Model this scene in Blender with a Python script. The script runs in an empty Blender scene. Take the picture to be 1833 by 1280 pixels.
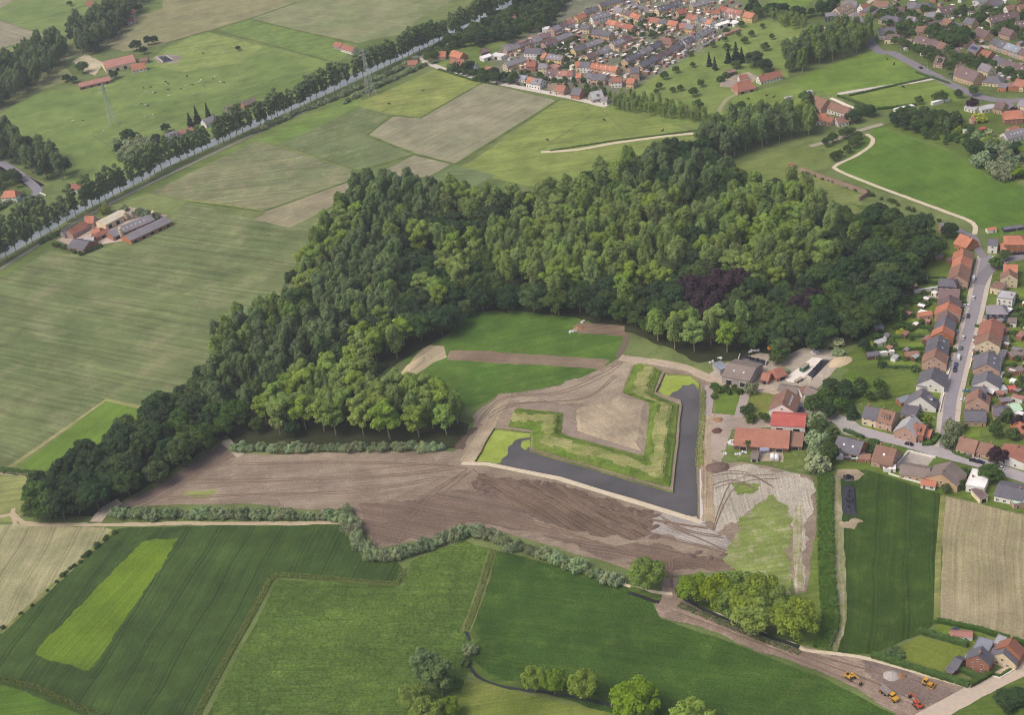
import bpy, bmesh, math, random
import numpy as np
from mathutils import Vector, Matrix
from mathutils.geometry import tessellate_polygon
R = math.radians
random.seed(7)
scene = bpy.context.scene
COL = scene.collection
# ------------------------------------------------------------------ camera
H, PITCH, ROLL, LENS = 425.0, R(30), R(8.1), 50.0
FPX = LENS / 36 * 1833
cam = bpy.data.cameras.new('camera'); cam.lens = LENS; cam.sensor_width = 36
cam.clip_start = 1; cam.clip_end = 12000
camo = bpy.data.objects.new('camera', cam); COL.objects.link(camo)
FW = Vector((0, math.cos(PITCH), -math.sin(PITCH))); RT = Vector((1, 0, 0)); UP = Vector((0, math.sin(PITCH), math.cos(PITCH)))
cr, sr = math.cos(ROLL), math.sin(ROLL)
CX, CY = RT * cr - UP * sr, RT * sr + UP * cr
mw = Matrix((CX, CY, -FW)).transposed().to_4x4(); mw.translation = (0, 0, H)
camo.matrix_world = mw
scene.camera = camo
def W(px, py, z=0.0):
    """the place on the level z that the survey photograph shows at px, py"""
    d = FW * FPX + CX * (px - 916.5) - CY * (py - 640)
    t = (z - H) / d.z
    return Vector((d.x * t, d.y * t, z))
def WL(pts, z=0.0): return [W(p[0], p[1], z) for p in pts]
# ------------------------------------------------------------------ light
SUN_EL, SUN_AZ = R(54), R(-108)      # azimuth from +Y, positive to the right
world = bpy.data.worlds.new('World'); scene.world = world; world.use_nodes = True
wn = world.node_tree; bgn = wn.nodes['Background']
sky = wn.nodes.new('ShaderNodeTexSky'); sky.sky_type = 'NISHITA'; sky.sun_disc = False
sky.sun_elevation = SUN_EL; sky.sun_rotation = SUN_AZ; sky.dust_density = 6.0; sky.air_density = .7; sky.ozone_density = .3
wn.links.new(sky.outputs[0], bgn.inputs[0]); bgn.inputs[1].default_value = 0.15
sl = bpy.data.lights.new('sun', 'SUN'); sl.energy = 1.25; sl.angle = R(28); sl.color = (1, .93, .82)
so = bpy.data.objects.new('sun', sl); COL.objects.link(so)
sd = Vector((math.sin(SUN_AZ) * math.cos(SUN_EL), math.cos(SUN_AZ) * math.cos(SUN_EL), math.sin(SUN_EL)))
so.rotation_euler = sd.to_track_quat('Z', 'Y').to_euler(); so.location = (0, 900, 600)
vs = scene.view_settings; vs.view_transform = 'Standard'; vs.look = 'None'; vs.gamma = 1.0; vs.use_curve_mapping = False
vs.exposure = 0.1
HAZE = .00011
scene.cycles.max_bounces = 5; scene.cycles.diffuse_bounces = 3; scene.cycles.glossy_bounces = 2; scene.cycles.volume_bounces = 0
scene.cycles.transparent_max_bounces = 4
scene.cycles.use_denoising = True; scene.cycles.filter_width = 1.0; scene.cycles.sample_clamp_indirect = 4.0
# ------------------------------------------------------------------ materials
def C(r, g, b, a=1.0):
    f = lambda v: (v / 255 / 12.92) if v / 255 <= .04045 else ((v / 255 + .055) / 1.055) ** 2.4
    return (f(r), f(g), f(b), a)
class NT:
    def __init__(s, name):
        s.m = bpy.data.materials.new(name); s.m.use_nodes = True; s.t = s.m.node_tree
        s.b = s.t.nodes['Principled BSDF']; s.b.inputs['Roughness'].default_value = .9
        s.b.inputs['Specular IOR Level'].default_value = .15
    def n(s, typ, **kw):
        x = s.t.nodes.new('ShaderNode' + typ)
        for k, v in kw.items(): setattr(x, k, v)
        return x
    def put(s, sock, v):
        if isinstance(v, bpy.types.NodeSocket): s.t.links.new(v, sock)
        else: sock.default_value = v
    def pos(s): return s.n('NewGeometry').outputs['Position']
    def map(s, vec, rot=0.0, sc=(1, 1, 1), loc=(0, 0, 0)):
        # rotate first, then scale
        a = s.n('Mapping'); a.inputs['Rotation'].default_value = (0, 0, -rot); s.put(a.inputs['Vector'], vec)
        b = s.n('Mapping'); b.inputs['Scale'].default_value = sc; b.inputs['Location'].default_value = loc
        s.put(b.inputs['Vector'], a.outputs[0]); return b.outputs[0]
    def noise(s, vec, scale, detail=2.0, rough=.5):
        x = s.n('TexNoise'); s.put(x.inputs['Vector'], vec)
        x.inputs['Scale'].default_value = scale; x.inputs['Detail'].default_value = detail; x.inputs['Roughness'].default_value = rough
        return x.outputs['Fac']
    def math(s, op, a, b=0.0, c=None):
        x = s.n('Math', operation=op); s.put(x.inputs[0], a); s.put(x.inputs[1], b)
        if c is not None: s.put(x.inputs[2], c)
        return x.outputs[0]
    def rng(s, v, a, b, c=0.0, d=1.0):
        x = s.n('MapRange'); s.put(x.inputs['Value'], v)
        for k, q in zip(('From Min', 'From Max', 'To Min', 'To Max'), (a, b, c, d)): x.inputs[k].default_value = q
        return x.outputs[0]
    def mix(s, fac, a, b, mode='MIX'):
        x = s.n('Mix', data_type='RGBA', blend_type=mode)
        s.put(x.inputs[0], fac); s.put(x.inputs[6], a); s.put(x.inputs[7], b); return x.outputs[2]
    def scalecol(s, col, f):
        x = s.n('VectorMath', operation='SCALE'); s.put(x.inputs[0], col if isinstance(col, bpy.types.NodeSocket) else tuple(col)[:3]); s.put(x.inputs['Scale'], f); return x.outputs[0]
    def bump(s, h, dist, strength=1.0):
        x = s.n('Bump'); s.put(x.inputs['Height'], h); x.inputs['Distance'].default_value = dist; x.inputs['Strength'].default_value = strength
        s.put(s.b.inputs['Normal'], x.outputs[0])
    def out(s, col): s.put(s.b.inputs['Base Color'], col); return s.m
MATS = {}
def plain(name, col, rough=.7, var=.12, scale=.6, metal=0.0, spec=.2):
    if name in MATS: return MATS[name]
    k = NT(name); p = k.pos(); f = k.rng(k.noise(p, scale, 3), .25, .75, 1 - var, 1 + var)
    k.b.inputs['Roughness'].default_value = rough; k.b.inputs['Metallic'].default_value = metal; k.b.inputs['Specular IOR Level'].default_value = spec
    MATS[name] = k.out(k.scalecol(col, f)); return MATS[name]
def veg(c):
    """grass reads yellower than the survey swatches"""
    if c is None: return c
    if c[1] < c[0] * 1.03: return (c[0] * .955, c[1] * .99, c[2] * .96, 1)
    t = max(0.0, min(1.0, (c[1] / c[0] - 1.2) / .9)); return (c[0] * (1 + .05 * t), c[1] * (1 - .13 * t), c[2] * (1 - .2 * t), 1)
def field(name, c1, c2, c3=None, big=70, mid=9, ang=0.0, sw=2.5, sl=110, sa=.22, tram=None, grain=.25, bump=.25, c3amt=.7, gsc=.9, crack=0.0):
    """ground cover: drifts of two colours, patches of a third, drill lines along ang, fine grain"""
    k = NT(name); p = k.pos(); c1, c2, c3 = veg(c1), veg(c2), veg(c3)
    col = k.mix(k.rng(k.noise(p, 1 / big, 3, .55), .35, .65), c1, c2)
    if c3: col = k.mix(k.math('MULTIPLY', k.rng(k.noise(p, 1 / mid, 4, .65), .5, .72), c3amt), col, c3)
    wob = k.noise(p, 1 / 40, 1)
    q = k.map(p, ang); sep = k.n('SeparateXYZ'); k.put(sep.inputs[0], q)
    yy = k.math('MULTIPLY_ADD', wob, 5.0, sep.outputs[1])
    cmb = k.n('CombineXYZ'); k.put(cmb.inputs[0], k.math('MULTIPLY', sep.outputs[0], 1 / sl)); k.put(cmb.inputs[1], k.math('MULTIPLY', yy, 1 / sw))
    st = k.noise(cmb.outputs[0], 1.0, 3, .6)
    f = k.rng(st, .3, .7, 1 - sa, 1 + sa)
    g = k.noise(p, gsc, 3, .7)
    f = k.math('MULTIPLY', f, k.rng(g, .25, .75, 1 - grain, 1 + grain))
    f = k.math('MULTIPLY', f, k.rng(k.noise(p, 1 / 23, 4, .65), .28, .72, .75, 1.25))
    if crack:
        vo = k.n('TexVoronoi', feature='DISTANCE_TO_EDGE'); k.put(vo.inputs['Vector'], k.mix(.12, k.map(p, ang, (1 / 9, 1 / 6, 1)), k.n('TexNoise').outputs['Color'])); vo.inputs['Scale'].default_value = 1.0
        f = k.math('MULTIPLY', f, k.rng(vo.outputs['Distance'], 0, .09, 1 - crack, 1.0))
    if tram:
        sp, wd, amt = tram
        fr = k.math('FRACT', k.math('MULTIPLY', yy, 1 / sp))
        l1 = k.math('LESS_THAN', fr, wd / sp)
        l2 = k.math('MULTIPLY', k.math('GREATER_THAN', fr, 2.0 / sp), k.math('LESS_THAN', fr, (2.0 + wd) / sp))
        f = k.math('MULTIPLY', f, k.math('SUBTRACT', 1.0, k.math('MULTIPLY', k.math('ADD', l1, l2), amt)))
    if bump: k.bump(k.math('ADD', g, k.math('MULTIPLY', st, .6)), bump)
    MATS[name] = k.out(k.scalecol(col, f)); return MATS[name]
def dirang(p, q):
    a, b = W(*p), W(*q); return math.atan2(b.y - a.y, b.x - a.x)
# ------------------------------------------------------------------ object helpers
def tag(o, label=None, cat=None, group=None, kind=None):
    if label: o['label'] = label
    if cat: o['category'] = cat
    if group: o['group'] = group
    if kind: o['kind'] = kind
    return o
def obj(name, me, parent=None, loc=None, rz=0.0, sc=None):
    o = bpy.data.objects.new(name, me); COL.objects.link(o)
    if parent: o.parent = parent
    if loc is not None: o.location = loc
    if rz: o.rotation_euler = (0, 0, rz)
    if sc is not None: o.scale = sc if hasattr(sc, '__len__') else (sc, sc, sc)
    return o
def mesh(name, v, f, mats, mi=None, smooth=False):
    me = bpy.data.meshes.new(name); me.from_pydata(v, [], f)
    for m in (mats if isinstance(mats, (list, tuple)) else [mats]): me.materials.append(m)
    if mi is not None: me.polygons.foreach_set('material_index', mi)
    if smooth: me.polygons.foreach_set('use_smooth', [True] * len(f))
    me.update(); return me
class MB:
    """collects boxes, tubes and prisms with a material slot each"""
    def __init__(s): s.v, s.f, s.m = [], [], []
    def add(s, v, f, m=0):
        o = len(s.v); s.v += [tuple(x) for x in v]; s.f += [tuple(i + o for i in q) for q in f]; s.m += [m] * len(f); return s
    def box(s, c, d, m=0, rz=0.0, taper=1.0, rx=0.0):
        x, y, z = d[0] / 2, d[1] / 2, d[2] / 2
        pts = [Vector((sx * x * (taper if sz > 0 else 1), sy * y * (taper if sz > 0 else 1), sz * z)) for sz in (-1, 1) for sy in (-1, 1) for sx in (-1, 1)]
        if rx: pts = [Matrix.Rotation(rx, 3, 'Y') @ p for p in pts]
        if rz: pts = [Matrix.Rotation(rz, 3, 'Z') @ p for p in pts]
        pts = [p + Vector(c) for p in pts]
        return s.add(pts, [(0, 2, 3, 1), (4, 5, 7, 6), (0, 1, 5, 4), (2, 6, 7, 3), (0, 4, 6, 2), (1, 3, 7, 5)], m)
    def tube(s, a, b, r1, r2, n=6, m=0):
        a, b = Vector(a), Vector(b); d = (b - a).normalized(); u = d.orthogonal().normalized(); w = d.cross(u)
        pts = [a + (u * math.cos(t) + w * math.sin(t)) * r1 for t in [i * 2 * math.pi / n for i in range(n)]]
        pts += [b + (u * math.cos(t) + w * math.sin(t)) * r2 for t in [i * 2 * math.pi / n for i in range(n)]]
        f = [(i, (i + 1) % n, n + (i + 1) % n, n + i) for i in range(n)] + [tuple(range(n - 1, -1, -1)), tuple(range(n, 2 * n))]
        return s.add(pts, f, m)
    def prism(s, prof, y0, y1, m=0):
        """profile in x,z swept along y"""
        n = len(prof); pts = [(p[0], y0, p[1]) for p in prof] + [(p[0], y1, p[1]) for p in prof]
        f = [(i, (i + 1) % n, n + (i + 1) % n, n + i) for i in range(n)] + [tuple(range(n - 1, -1, -1)), tuple(range(n, 2 * n))]
        return s.add(pts, f, m)
    def mesh(s, name, mats, smooth=False): return mesh(name, s.v, s.f, mats, s.m, smooth)
    def build(s, name, mats, parent=None, **kw): return obj(name, s.mesh(name, mats), parent, **kw)
def ragged(pts, amp, step=5.0, seed=0):
    rnd = random.Random(seed); out = []; n = len(pts)
    for i in range(n):
        a, b = pts[i], pts[(i + 1) % n]; d = (b - a); L = d.length; k = max(1, int(L / step))
        nrm = Vector((-d.y, d.x, 0)).normalized() if L > 1e-6 else Vector((0, 0, 0))
        ph = rnd.random() * 9
        for j in range(k):
            p = a + d * (j / k)
            if j: p = p + nrm * amp * (math.sin(j * step * .11 + ph) * .5 + rnd.uniform(-.6, .6))
            out.append(p)
    return out
def torn(pts, amp, seed=0):
    """fractal edge for worked ground"""
    rnd = random.Random(seed)
    for lev in range(4):
        out = []; n = len(pts)
        for i in range(n):
            a, b = pts[i], pts[(i + 1) % n]; d = b - a; L = d.length; out.append(a)
            if L > 1.6: nn = Vector((-d.y, d.x, 0)) / L; out.append((a + b) / 2 + nn * rnd.uniform(-1, 1) * min(amp, L * .22))
        pts = out
    return pts
LAYERS = []
def layer(pts, lo=0):
    x0, x1 = min(p.x for p in pts), max(p.x for p in pts); y0, y1 = min(p.y for p in pts), max(p.y for p in pts)
    l = lo
    for (a, b, c, d, k) in LAYERS:
        if x0 < b and x1 > a and y0 < d and y1 > c: l = max(l, k)
    l += 1; LAYERS.append((x0, x1, y0, y1, l)); return l * .009
def sheet(name, px, mat, jit=.6, world=False, holes=None, step=5.0, tear=0.0):
    pts = [Vector(p) for p in px] if world else WL(px)
    pts = ragged(pts, jit, step, len(LAYERS)) if jit else pts
    if tear: pts = torn(WL(px), tear, len(LAYERS) + 1)
    z = layer(pts)
    if holes:
        polys = [[Vector((p.x, p.y, 0)) for p in pts]] + [[Vector((p.x, p.y, 0)) for p in h] for h in holes]
        tri = tessellate_polygon(polys); vs_ = [p for q in polys for p in q]
        me = mesh(name, [(p.x, p.y, z) for p in vs_], [tuple(t) for t in tri], mat)
        bm = bmesh.new(); bm.from_mesh(me); bmesh.ops.recalc_face_normals(bm, faces=bm.faces)
        if sum(f.normal.z for f in bm.faces) < 0: bmesh.ops.reverse_faces(bm, faces=bm.faces)
        bm.to_mesh(me); bm.free()
    else:
        area = sum(pts[i].x * pts[(i + 1) % len(pts)].y - pts[(i + 1) % len(pts)].x * pts[i].y for i in range(len(pts)))
        if area < 0: pts.reverse()
        me = mesh(name, [(p.x, p.y, z) for p in pts], [tuple(range(len(pts)))], mat)
    o = obj(name, me); o['kind'] = 'structure'; return o
def offset_line(pts, w):
    n = len(pts); L, Rr = [], []
    for i in range(n):
        d = (pts[min(i + 1, n - 1)] - pts[max(i - 1, 0)]); d.z = 0; d.normalize(); nn = Vector((-d.y, d.x, 0))
        L.append(pts[i] + nn * w / 2); Rr.append(pts[i] - nn * w / 2)
    return L, Rr
def smooth_line(pts, step=4.0):
    out = []
    n = len(pts)
    for i in range(n - 1):
        p0, p1, p2, p3 = pts[max(i - 1, 0)], pts[i], pts[i + 1], pts[min(i + 2, n - 1)]
        k = max(1, int((p2 - p1).length / step))
        for j in range(k):
            t = j / k
            out.append(.5 * ((2 * p1) + (p2 - p0) * t + (2 * p0 - 5 * p1 + 4 * p2 - p3) * t * t + (3 * p1 - p0 - 3 * p2 + p3) * t ** 3))
    out.append(pts[-1]); return out
def strip(name, px, width, mat, jit=.25, curve=True, kind='structure'):
    c = WL(px); c = smooth_line(c) if curve else c
    rnd = random.Random(len(px) * 13 + int(px[0][0]))
    L, Rr = offset_line(c, width)
    if jit: L = [p + Vector((rnd.uniform(-jit, jit), rnd.uniform(-jit, jit), 0)) for p in L]; Rr = [p + Vector((rnd.uniform(-jit, jit), rnd.uniform(-jit, jit), 0)) for p in Rr]
    z = layer(L + Rr); n = len(c)
    v = [(p.x, p.y, z) for p in L] + [(p.x, p.y, z) for p in Rr]
    o = obj(name, mesh(name, v, [(n + i, n + i + 1, i + 1, i) for i in range(n - 1)], mat)); o['kind'] = kind; return o
# ------------------------------------------------------------------ ground, water, fields, roads
G_ = lambda *a, **k: field(*a, **k)
base_m = field('rough_grass', C(92, 112, 62), C(118, 130, 80), C(80, 98, 52), big=120, sa=.08)
CANAL_NEAR = [(-230, 590), (-100, 520), (0, 464), (80, 420), (142, 381), (260, 321), (291, 302), (445, 232), (600, 161), (720, 104), (830, 52), (929, 1), (1010, -42)]
cn = WL(CANAL_NEAR); _, _ = 0, 0
cl, cr_ = offset_line(cn, 33.0)
cf = cl if cl[5].y > cn[5].y else cr_      # far edge, 17 m across
canal_hole = cn + cf[::-1]
side = WL([(-120, 232), (-40, 275), (20, 307), (72, 334)]); a_, b_ = offset_line(side, 13)
side_hole = a_ + b_[::-1]
MOAT_PX = [(832, 826), (871, 765), (951, 774), (949, 806), (1205, 880), (1220.6, 726), (1218, 716), (1173.5, 702), (1189, 667.6), (1236, 671), (1254, 686), (1252, 749), (1248, 836), (1251, 929), (1160, 901), (1071, 875), (1000, 853), (914, 836), (875, 828)]
moat_hole = ragged(WL(MOAT_PX), .35, 6, 3)
big = [Vector((-3000, -200, 0)), Vector((3000, -200, 0)), Vector((3000, 5000, 0)), Vector((-3000, 5000, 0))]
def poly_holes(name, outer, holes, mat, z):
    polys = [[Vector((p.x, p.y, 0)) for p in q] for q in [outer] + holes]
    tri = tessellate_polygon(polys); v = [p for q in polys for p in q]
    f = []
    for t in tri:
        a, b, c = (v[i] for i in t)
        f.append(tuple(t) if (b - a).cross(c - a).z > 0 else tuple(reversed(t)))
    o = obj(name, mesh(name, [(p.x, p.y, z) for p in v], f, mat)); o['kind'] = 'structure'; return o
poly_holes('ground', big, [canal_hole, moat_hole, side_hole], base_m, 0)
def water_mat(name, col, rough, bump=.02, sc=.5):
    k = NT(name); p = k.pos(); k.b.inputs['Roughness'].default_value = rough; k.b.inputs['IOR'].default_value = 1.33; k.b.inputs['Specular IOR Level'].default_value = .5
    k.bump(k.noise(p, sc, 3, .6), bump); f = k.rng(k.noise(p, .03, 4, .6), .3, .7, .72, 1.28); return k.out(k.scalecol(col, f))
canal_w = water_mat('canal_water', C(134, 144, 150), .3)
moat_w = water_mat('moat_water', C(88, 86, 88), .05)
dark_w = water_mat('dark_water', C(30, 36, 45), .1)
def skirt(name, hole, zb, mat, inset=.8):
    ar = sum(hole[i].x * hole[(i + 1) % len(hole)].y - hole[(i + 1) % len(hole)].x * hole[i].y for i in range(len(hole)))
    h = hole if ar > 0 else hole[::-1]; n = len(h); v = []
    for i in range(n):
        d = (h[(i + 1) % n] - h[i - 1]); nn = Vector((-d.y, d.x, 0)).normalized()
        v.append((h[i].x, h[i].y, .0)); q = h[i] + nn * inset; v.append((q.x, q.y, zb))
    o = obj(name, mesh(name, v, [(2 * i, (2 * i + 2) % (2 * n), (2 * i + 3) % (2 * n), 2 * i + 1) for i in range(n)], mat)); o['kind'] = 'structure'
def flat_water(name, hole, z, mat):
    h = hole if sum(hole[i].x * hole[(i + 1) % len(hole)].y - hole[(i + 1) % len(hole)].x * hole[i].y for i in range(len(hole))) > 0 else hole[::-1]
    o = obj(name, mesh(name, [(p.x, p.y, z) for p in h], [tuple(range(len(h)))], mat)); o['kind'] = 'structure'
bank_m = field('bank_grass', C(96, 108, 58), C(128, 128, 84), C(70, 90, 45), big=20, mid=5)
skirt('canal_bank', canal_hole, -.9, bank_m); flat_water('canal', canal_hole, -.6, canal_w)
skirt('moat_bank', moat_hole, -1.4, bank_m); flat_water('moat', moat_hole, -.9, moat_w)
skirt('ditch_bank', side_hole, -1.6, bank_m, 1.5); flat_water('side_canal', side_hole, -1.1, dark_w)
# duckweed mats floating on the moat
weed = field('duckweed', C(138, 156, 64), C(150, 166, 82), C(116, 134, 58), big=25, mid=6, sa=.05, grain=.1, bump=.02)
def floatsheet(name, px, label):
    pts = ragged(WL(px, -.86), 1.3, 2.2, len(px)); ar = sum(pts[i].x * pts[(i + 1) % len(pts)].y - pts[(i + 1) % len(pts)].x * pts[i].y for i in range(len(pts)))
    if ar < 0: pts.reverse()
    o = obj(name, mesh(name, [tuple(p) for p in pts], [tuple(range(len(pts)))], weed)); tag(o, label, 'duckweed', None, 'stuff')
floatsheet('duckweed', [(834, 826), (872, 767), (950, 776), (949, 783), (935, 785), (920, 790), (910, 800), (908, 815), (898, 822), (896, 829), (875, 827)], 'lime green duckweed covering the west end of the moat')
floatsheet('duckweed', [(1177, 701), (1191, 670), (1235, 673), (1251, 687), (1251, 698), (1240, 686), (1222, 690), (1212, 700), (1203, 703), (1199, 709)], 'lime green duckweed covering the north end of the moat')
floatsheet('duckweed', [(935, 790), (947, 787), (948, 800), (940, 806), (932, 800)], 'small duckweed patch beside the rampart corner')
# ---- fields (survey corners)
A = dirang
def F(name, px, c1, c2, c3=None, along=None, jit=.7, tear=0.0, **kw):
    ang = A(*along) if along else 0.0
    return sheet(name, px, field(name + '_%d' % len(LAYERS), c1, c2, c3, ang=ang, **kw), jit, tear=tear)
# beyond the canal
F('meadow', [(-80, 20), (50, -8), (170, -8), (165, 18), (125, 60), (85, 64), (0, 34), (-80, 40)], C(106, 132, 72), C(122, 140, 80), sa=.1)
F('crop_field', [(-80, 34), (0, 36), (82, 63), (0, 86), (-80, 112)], C(150, 142, 122), C(140, 134, 112), along=((0, 37), (81, 63)))
F('crop_field', [(-90, 0), (40, -10), (0, 14), (-80, 26)], C(158, 148, 126), C(142, 138, 112))
F('meadow', [(-90, 118), (0, 88), (80, 66), (120, 66), (60, 100), (0, 150), (-90, 210)], C(132, 140, 90), C(118, 132, 78))
F('crop_field', [(216, 42), (240, 18), (292, 0), (330, -30), (530, -30), (528, 0), (502, 12), (446, 33), (372, 55), (312, 74), (264, 84), (222, 92), (192, 82)], C(144, 138, 102), C(130, 132, 94), C(152, 142, 110), along=((220, 90), (500, 12)), sa=.15)
F('meadow', [(240, 4), (290, -6), (292, 14), (262, 24), (244, 26)], C(104, 128, 70), C(114, 134, 76))
F('crop_field', [(450, 33), (545, -10), (600, -40), (860, -40), (800, 5), (752, 30), (726, 58), (640, 76), (540, 55)], C(138, 138, 104), C(120, 132, 88), C(148, 144, 112), along=((450, 33), (726, 58)), sa=.12)
F('meadow', [(388, 50), (447, 34), (538, 57), (640, 80), (606, 112), (460, 72)], C(98, 130, 66), C(110, 138, 72), C(140, 146, 88), big=40)
meadow_far = dict(big=55, mid=14, sa=.12, grain=.2)
F('meadow', [(-40, 235), (0, 205), (25, 188), (72, 165), (140, 155), (250, 132), (268, 104), (310, 76), (372, 56), (604, 114), (600, 140), (560, 160), (440, 215), (330, 262), (222, 312), (140, 348), (112, 318), (118, 288), (60, 250)], C(104, 132, 68), C(122, 142, 78), C(92, 120, 62), along=((140, 200), (500, 100)), **meadow_far)
F('pasture', [(375, 58), (470, 82), (430, 112), (330, 128), (275, 118), (300, 84)], C(132, 148, 82), C(118, 140, 74), C(146, 152, 96), big=30)
F('meadow', [(-40, 190), (0, 178), (60, 128), (115, 118), (135, 140), (70, 162), (20, 186), (-40, 226)], C(140, 140, 96), C(124, 134, 84))
F('pasture', [(330, 170), (430, 150), (590, 120), (600, 138), (560, 158), (430, 210), (330, 240), (215, 288), (190, 270), (170, 245), (270, 212)], C(98, 124, 64), C(112, 132, 72), C(86, 112, 58), along=((215, 250), (560, 140)), sa=.25, sw=4, sl=30)
# verge strip and fields on the near side of the canal
F('grass_verge', [(-60, 515), (0, 482), (142, 396), (262, 334), (440, 250), (600, 177), (640, 160), (640, 172), (500, 235), (455, 255), (265, 347), (200, 366), (150, 395), (0, 500), (-60, 530)], C(98, 122, 62), C(110, 130, 70))
F('crop_field', [(266, 345), (455, 254), (500, 263), (626, 303), (633, 322), (470, 377), (330, 357)], C(130, 132, 98), C(110, 122, 84), C(154, 142, 114), along=((330, 330), (600, 300)), sa=.28, tram=(24, .8, .12))
F('pasture', [(200, 368), (264, 346), (328, 360), (298, 378), (225, 384)], C(128, 138, 88), C(112, 128, 74))
F('crop_field', [(500, 260), (650, 190), (697, 205), (656, 240), (738, 276), (640, 305)], C(108, 122, 82), C(96, 114, 72), C(136, 134, 98), along=((500, 260), (690, 200)), sa=.2, tram=(22, .8, .1))
F('meadow', [(462, 250), (642, 168), (652, 186), (500, 258)], C(100, 134, 66), C(110, 138, 70))
F('crop_field', [(690, 304), (742, 278), (808, 292), (768, 316), (712, 318)], C(152, 146, 122), C(142, 136, 112))
F('crop_field', [(657, 240), (705, 208), (754, 210), (864, 147), (998, 180), (816, 294), (742, 273)], C(150, 142, 120), C(138, 136, 110), C(124, 132, 94), along=((700, 230), (864, 150)), sa=.16)
F('pasture', [(630, 188), (700, 158), (776, 124), (864, 146), (752, 210), (697, 204)], C(138, 146, 80), C(124, 138, 72), C(98, 120, 58), big=22, mid=14)
F('pasture', [(812, 302), (842, 290), (1002, 178), (1085, 190), (1248, 236), (1245, 246), (1120, 290), (1050, 310), (960, 335), (885, 320)], C(132, 144, 76), C(116, 134, 68), C(100, 122, 60), big=35, mid=12)
F('crop_field', [(765, 322), (814, 296), (888, 313), (850, 335), (780, 345)], C(108, 124, 84), C(98, 118, 76), along=((770, 320), (885, 315)))
F('crop_field', [(452, 395), (478, 378), (632, 322), (660, 318), (640, 345), (600, 366), (520, 407)], C(150, 140, 116), C(138, 134, 106), along=((452, 395), (630, 325)), sa=.18)
F('crop_field', [(-60, 545), (0, 500), (92, 448), (150, 458), (300, 397), (332, 362), (452, 392), (520, 409), (620, 362), (600, 440), (560, 540), (480, 600), (400, 660), (330, 690), (278, 737), (188, 713), (30, 832), (-60, 880)], C(98, 115, 72), C(112, 123, 80), C(146, 142, 108), along=((0, 550), (500, 640)), sa=.30, sw=3.2, sl=120, big=90, mid=30, c3amt=.7, tram=(24, .9, .12))
F('crop_field', [(32, 838), (190, 718), (278, 736), (330, 700), (310, 790), (200, 850), (98, 846)], C(104, 140, 58), C(92, 130, 52), along=((32, 838), (190, 718)), sa=.1, tram=(9, .6, .08))
strip('field_margin', [(20, 836), (110, 772), (190, 716), (280, 736)], 3.2, field('dry_margin', C(160, 150, 112), C(134, 138, 80), big=20), .5, curve=False)
F('pasture', [(-60, 856), (82, 852), (110, 870), (55, 905), (25, 935), (-60, 935)], C(136, 140, 88), C(118, 130, 72))
F('crop_field', [(-60, 945), (30, 938), (185, 945), (205, 950), (120, 1030), (0, 1135), (-60, 1185)], C(162, 154, 122), C(146, 144, 108), C(128, 136, 90), along=((60, 945), (-30, 1110)), sa=.16, tram=(14, .7, .25))
dk = C(64, 94, 46); dk2 = C(54, 82, 40)
F('crop_field', [(-40, 1160), (60, 1085), (212, 947), (330, 942), (612, 940), (630, 975), (650, 1000), (712, 1008), (728, 1030), (715, 1046), (640, 1040), (492, 1034), (352, 1290), (330, 1330), (-120, 1330)], dk, dk2, C(74, 106, 52), along=((350, 1180), (480, 950)), sa=.22, sw=1.6, tram=(17, .9, .3), bump=.5)
F('crop_patch', [(63, 1172), (130, 1095), (200, 1025), (252, 972), (285, 966), (319, 965), (300, 1000), (255, 1060), (210, 1130), (160, 1202), (110, 1188)], C(100, 132, 36), C(88, 122, 38), along=((100, 1150), (270, 975)), sa=.16, tear=.9, sw=1.5, tram=(17, .7, .1))
F('meadow', [(498, 1038), (640, 1046), (722, 1052), (735, 1006), (830, 968), (882, 984), (862, 1060), (836, 1128), (850, 1180), (800, 1300), (780, 1330), (330, 1330), (366, 1290)], C(84, 116, 50), C(72, 104, 46), C(110, 132, 66), along=((500, 1100), (800, 1100)), mid=7, c3amt=.6, sa=.14, grain=.45, bump=1.0, gsc=.6, crack=.22)
F('meadow', [(884, 985), (990, 1012), (1120, 1050), (1168, 1082), (1182, 1108), (1300, 1148), (1480, 1218), (1640, 1300), (1640, 1330), (1240, 1330), (1130, 1290), (940, 1232), (842, 1205), (838, 1130), (866, 1060)], C(66, 102, 42), C(54, 88, 34), C(92, 120, 54), along=((900, 1100), (1500, 1180)), mid=10, c3amt=.6, sa=.14, grain=.4, bump=.8)
F('pasture', [(790, 1330), (832, 1216), (930, 1240), (1135, 1290), (1200, 1330)], C(104, 124, 52), C(124, 132, 66), C(84, 108, 44), big=25)
F('crop_field', [(-60, 1215), (30, 1235), (170, 1290), (200, 1330), (-60, 1330)], C(86, 124, 44), C(70, 108, 40))
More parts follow.
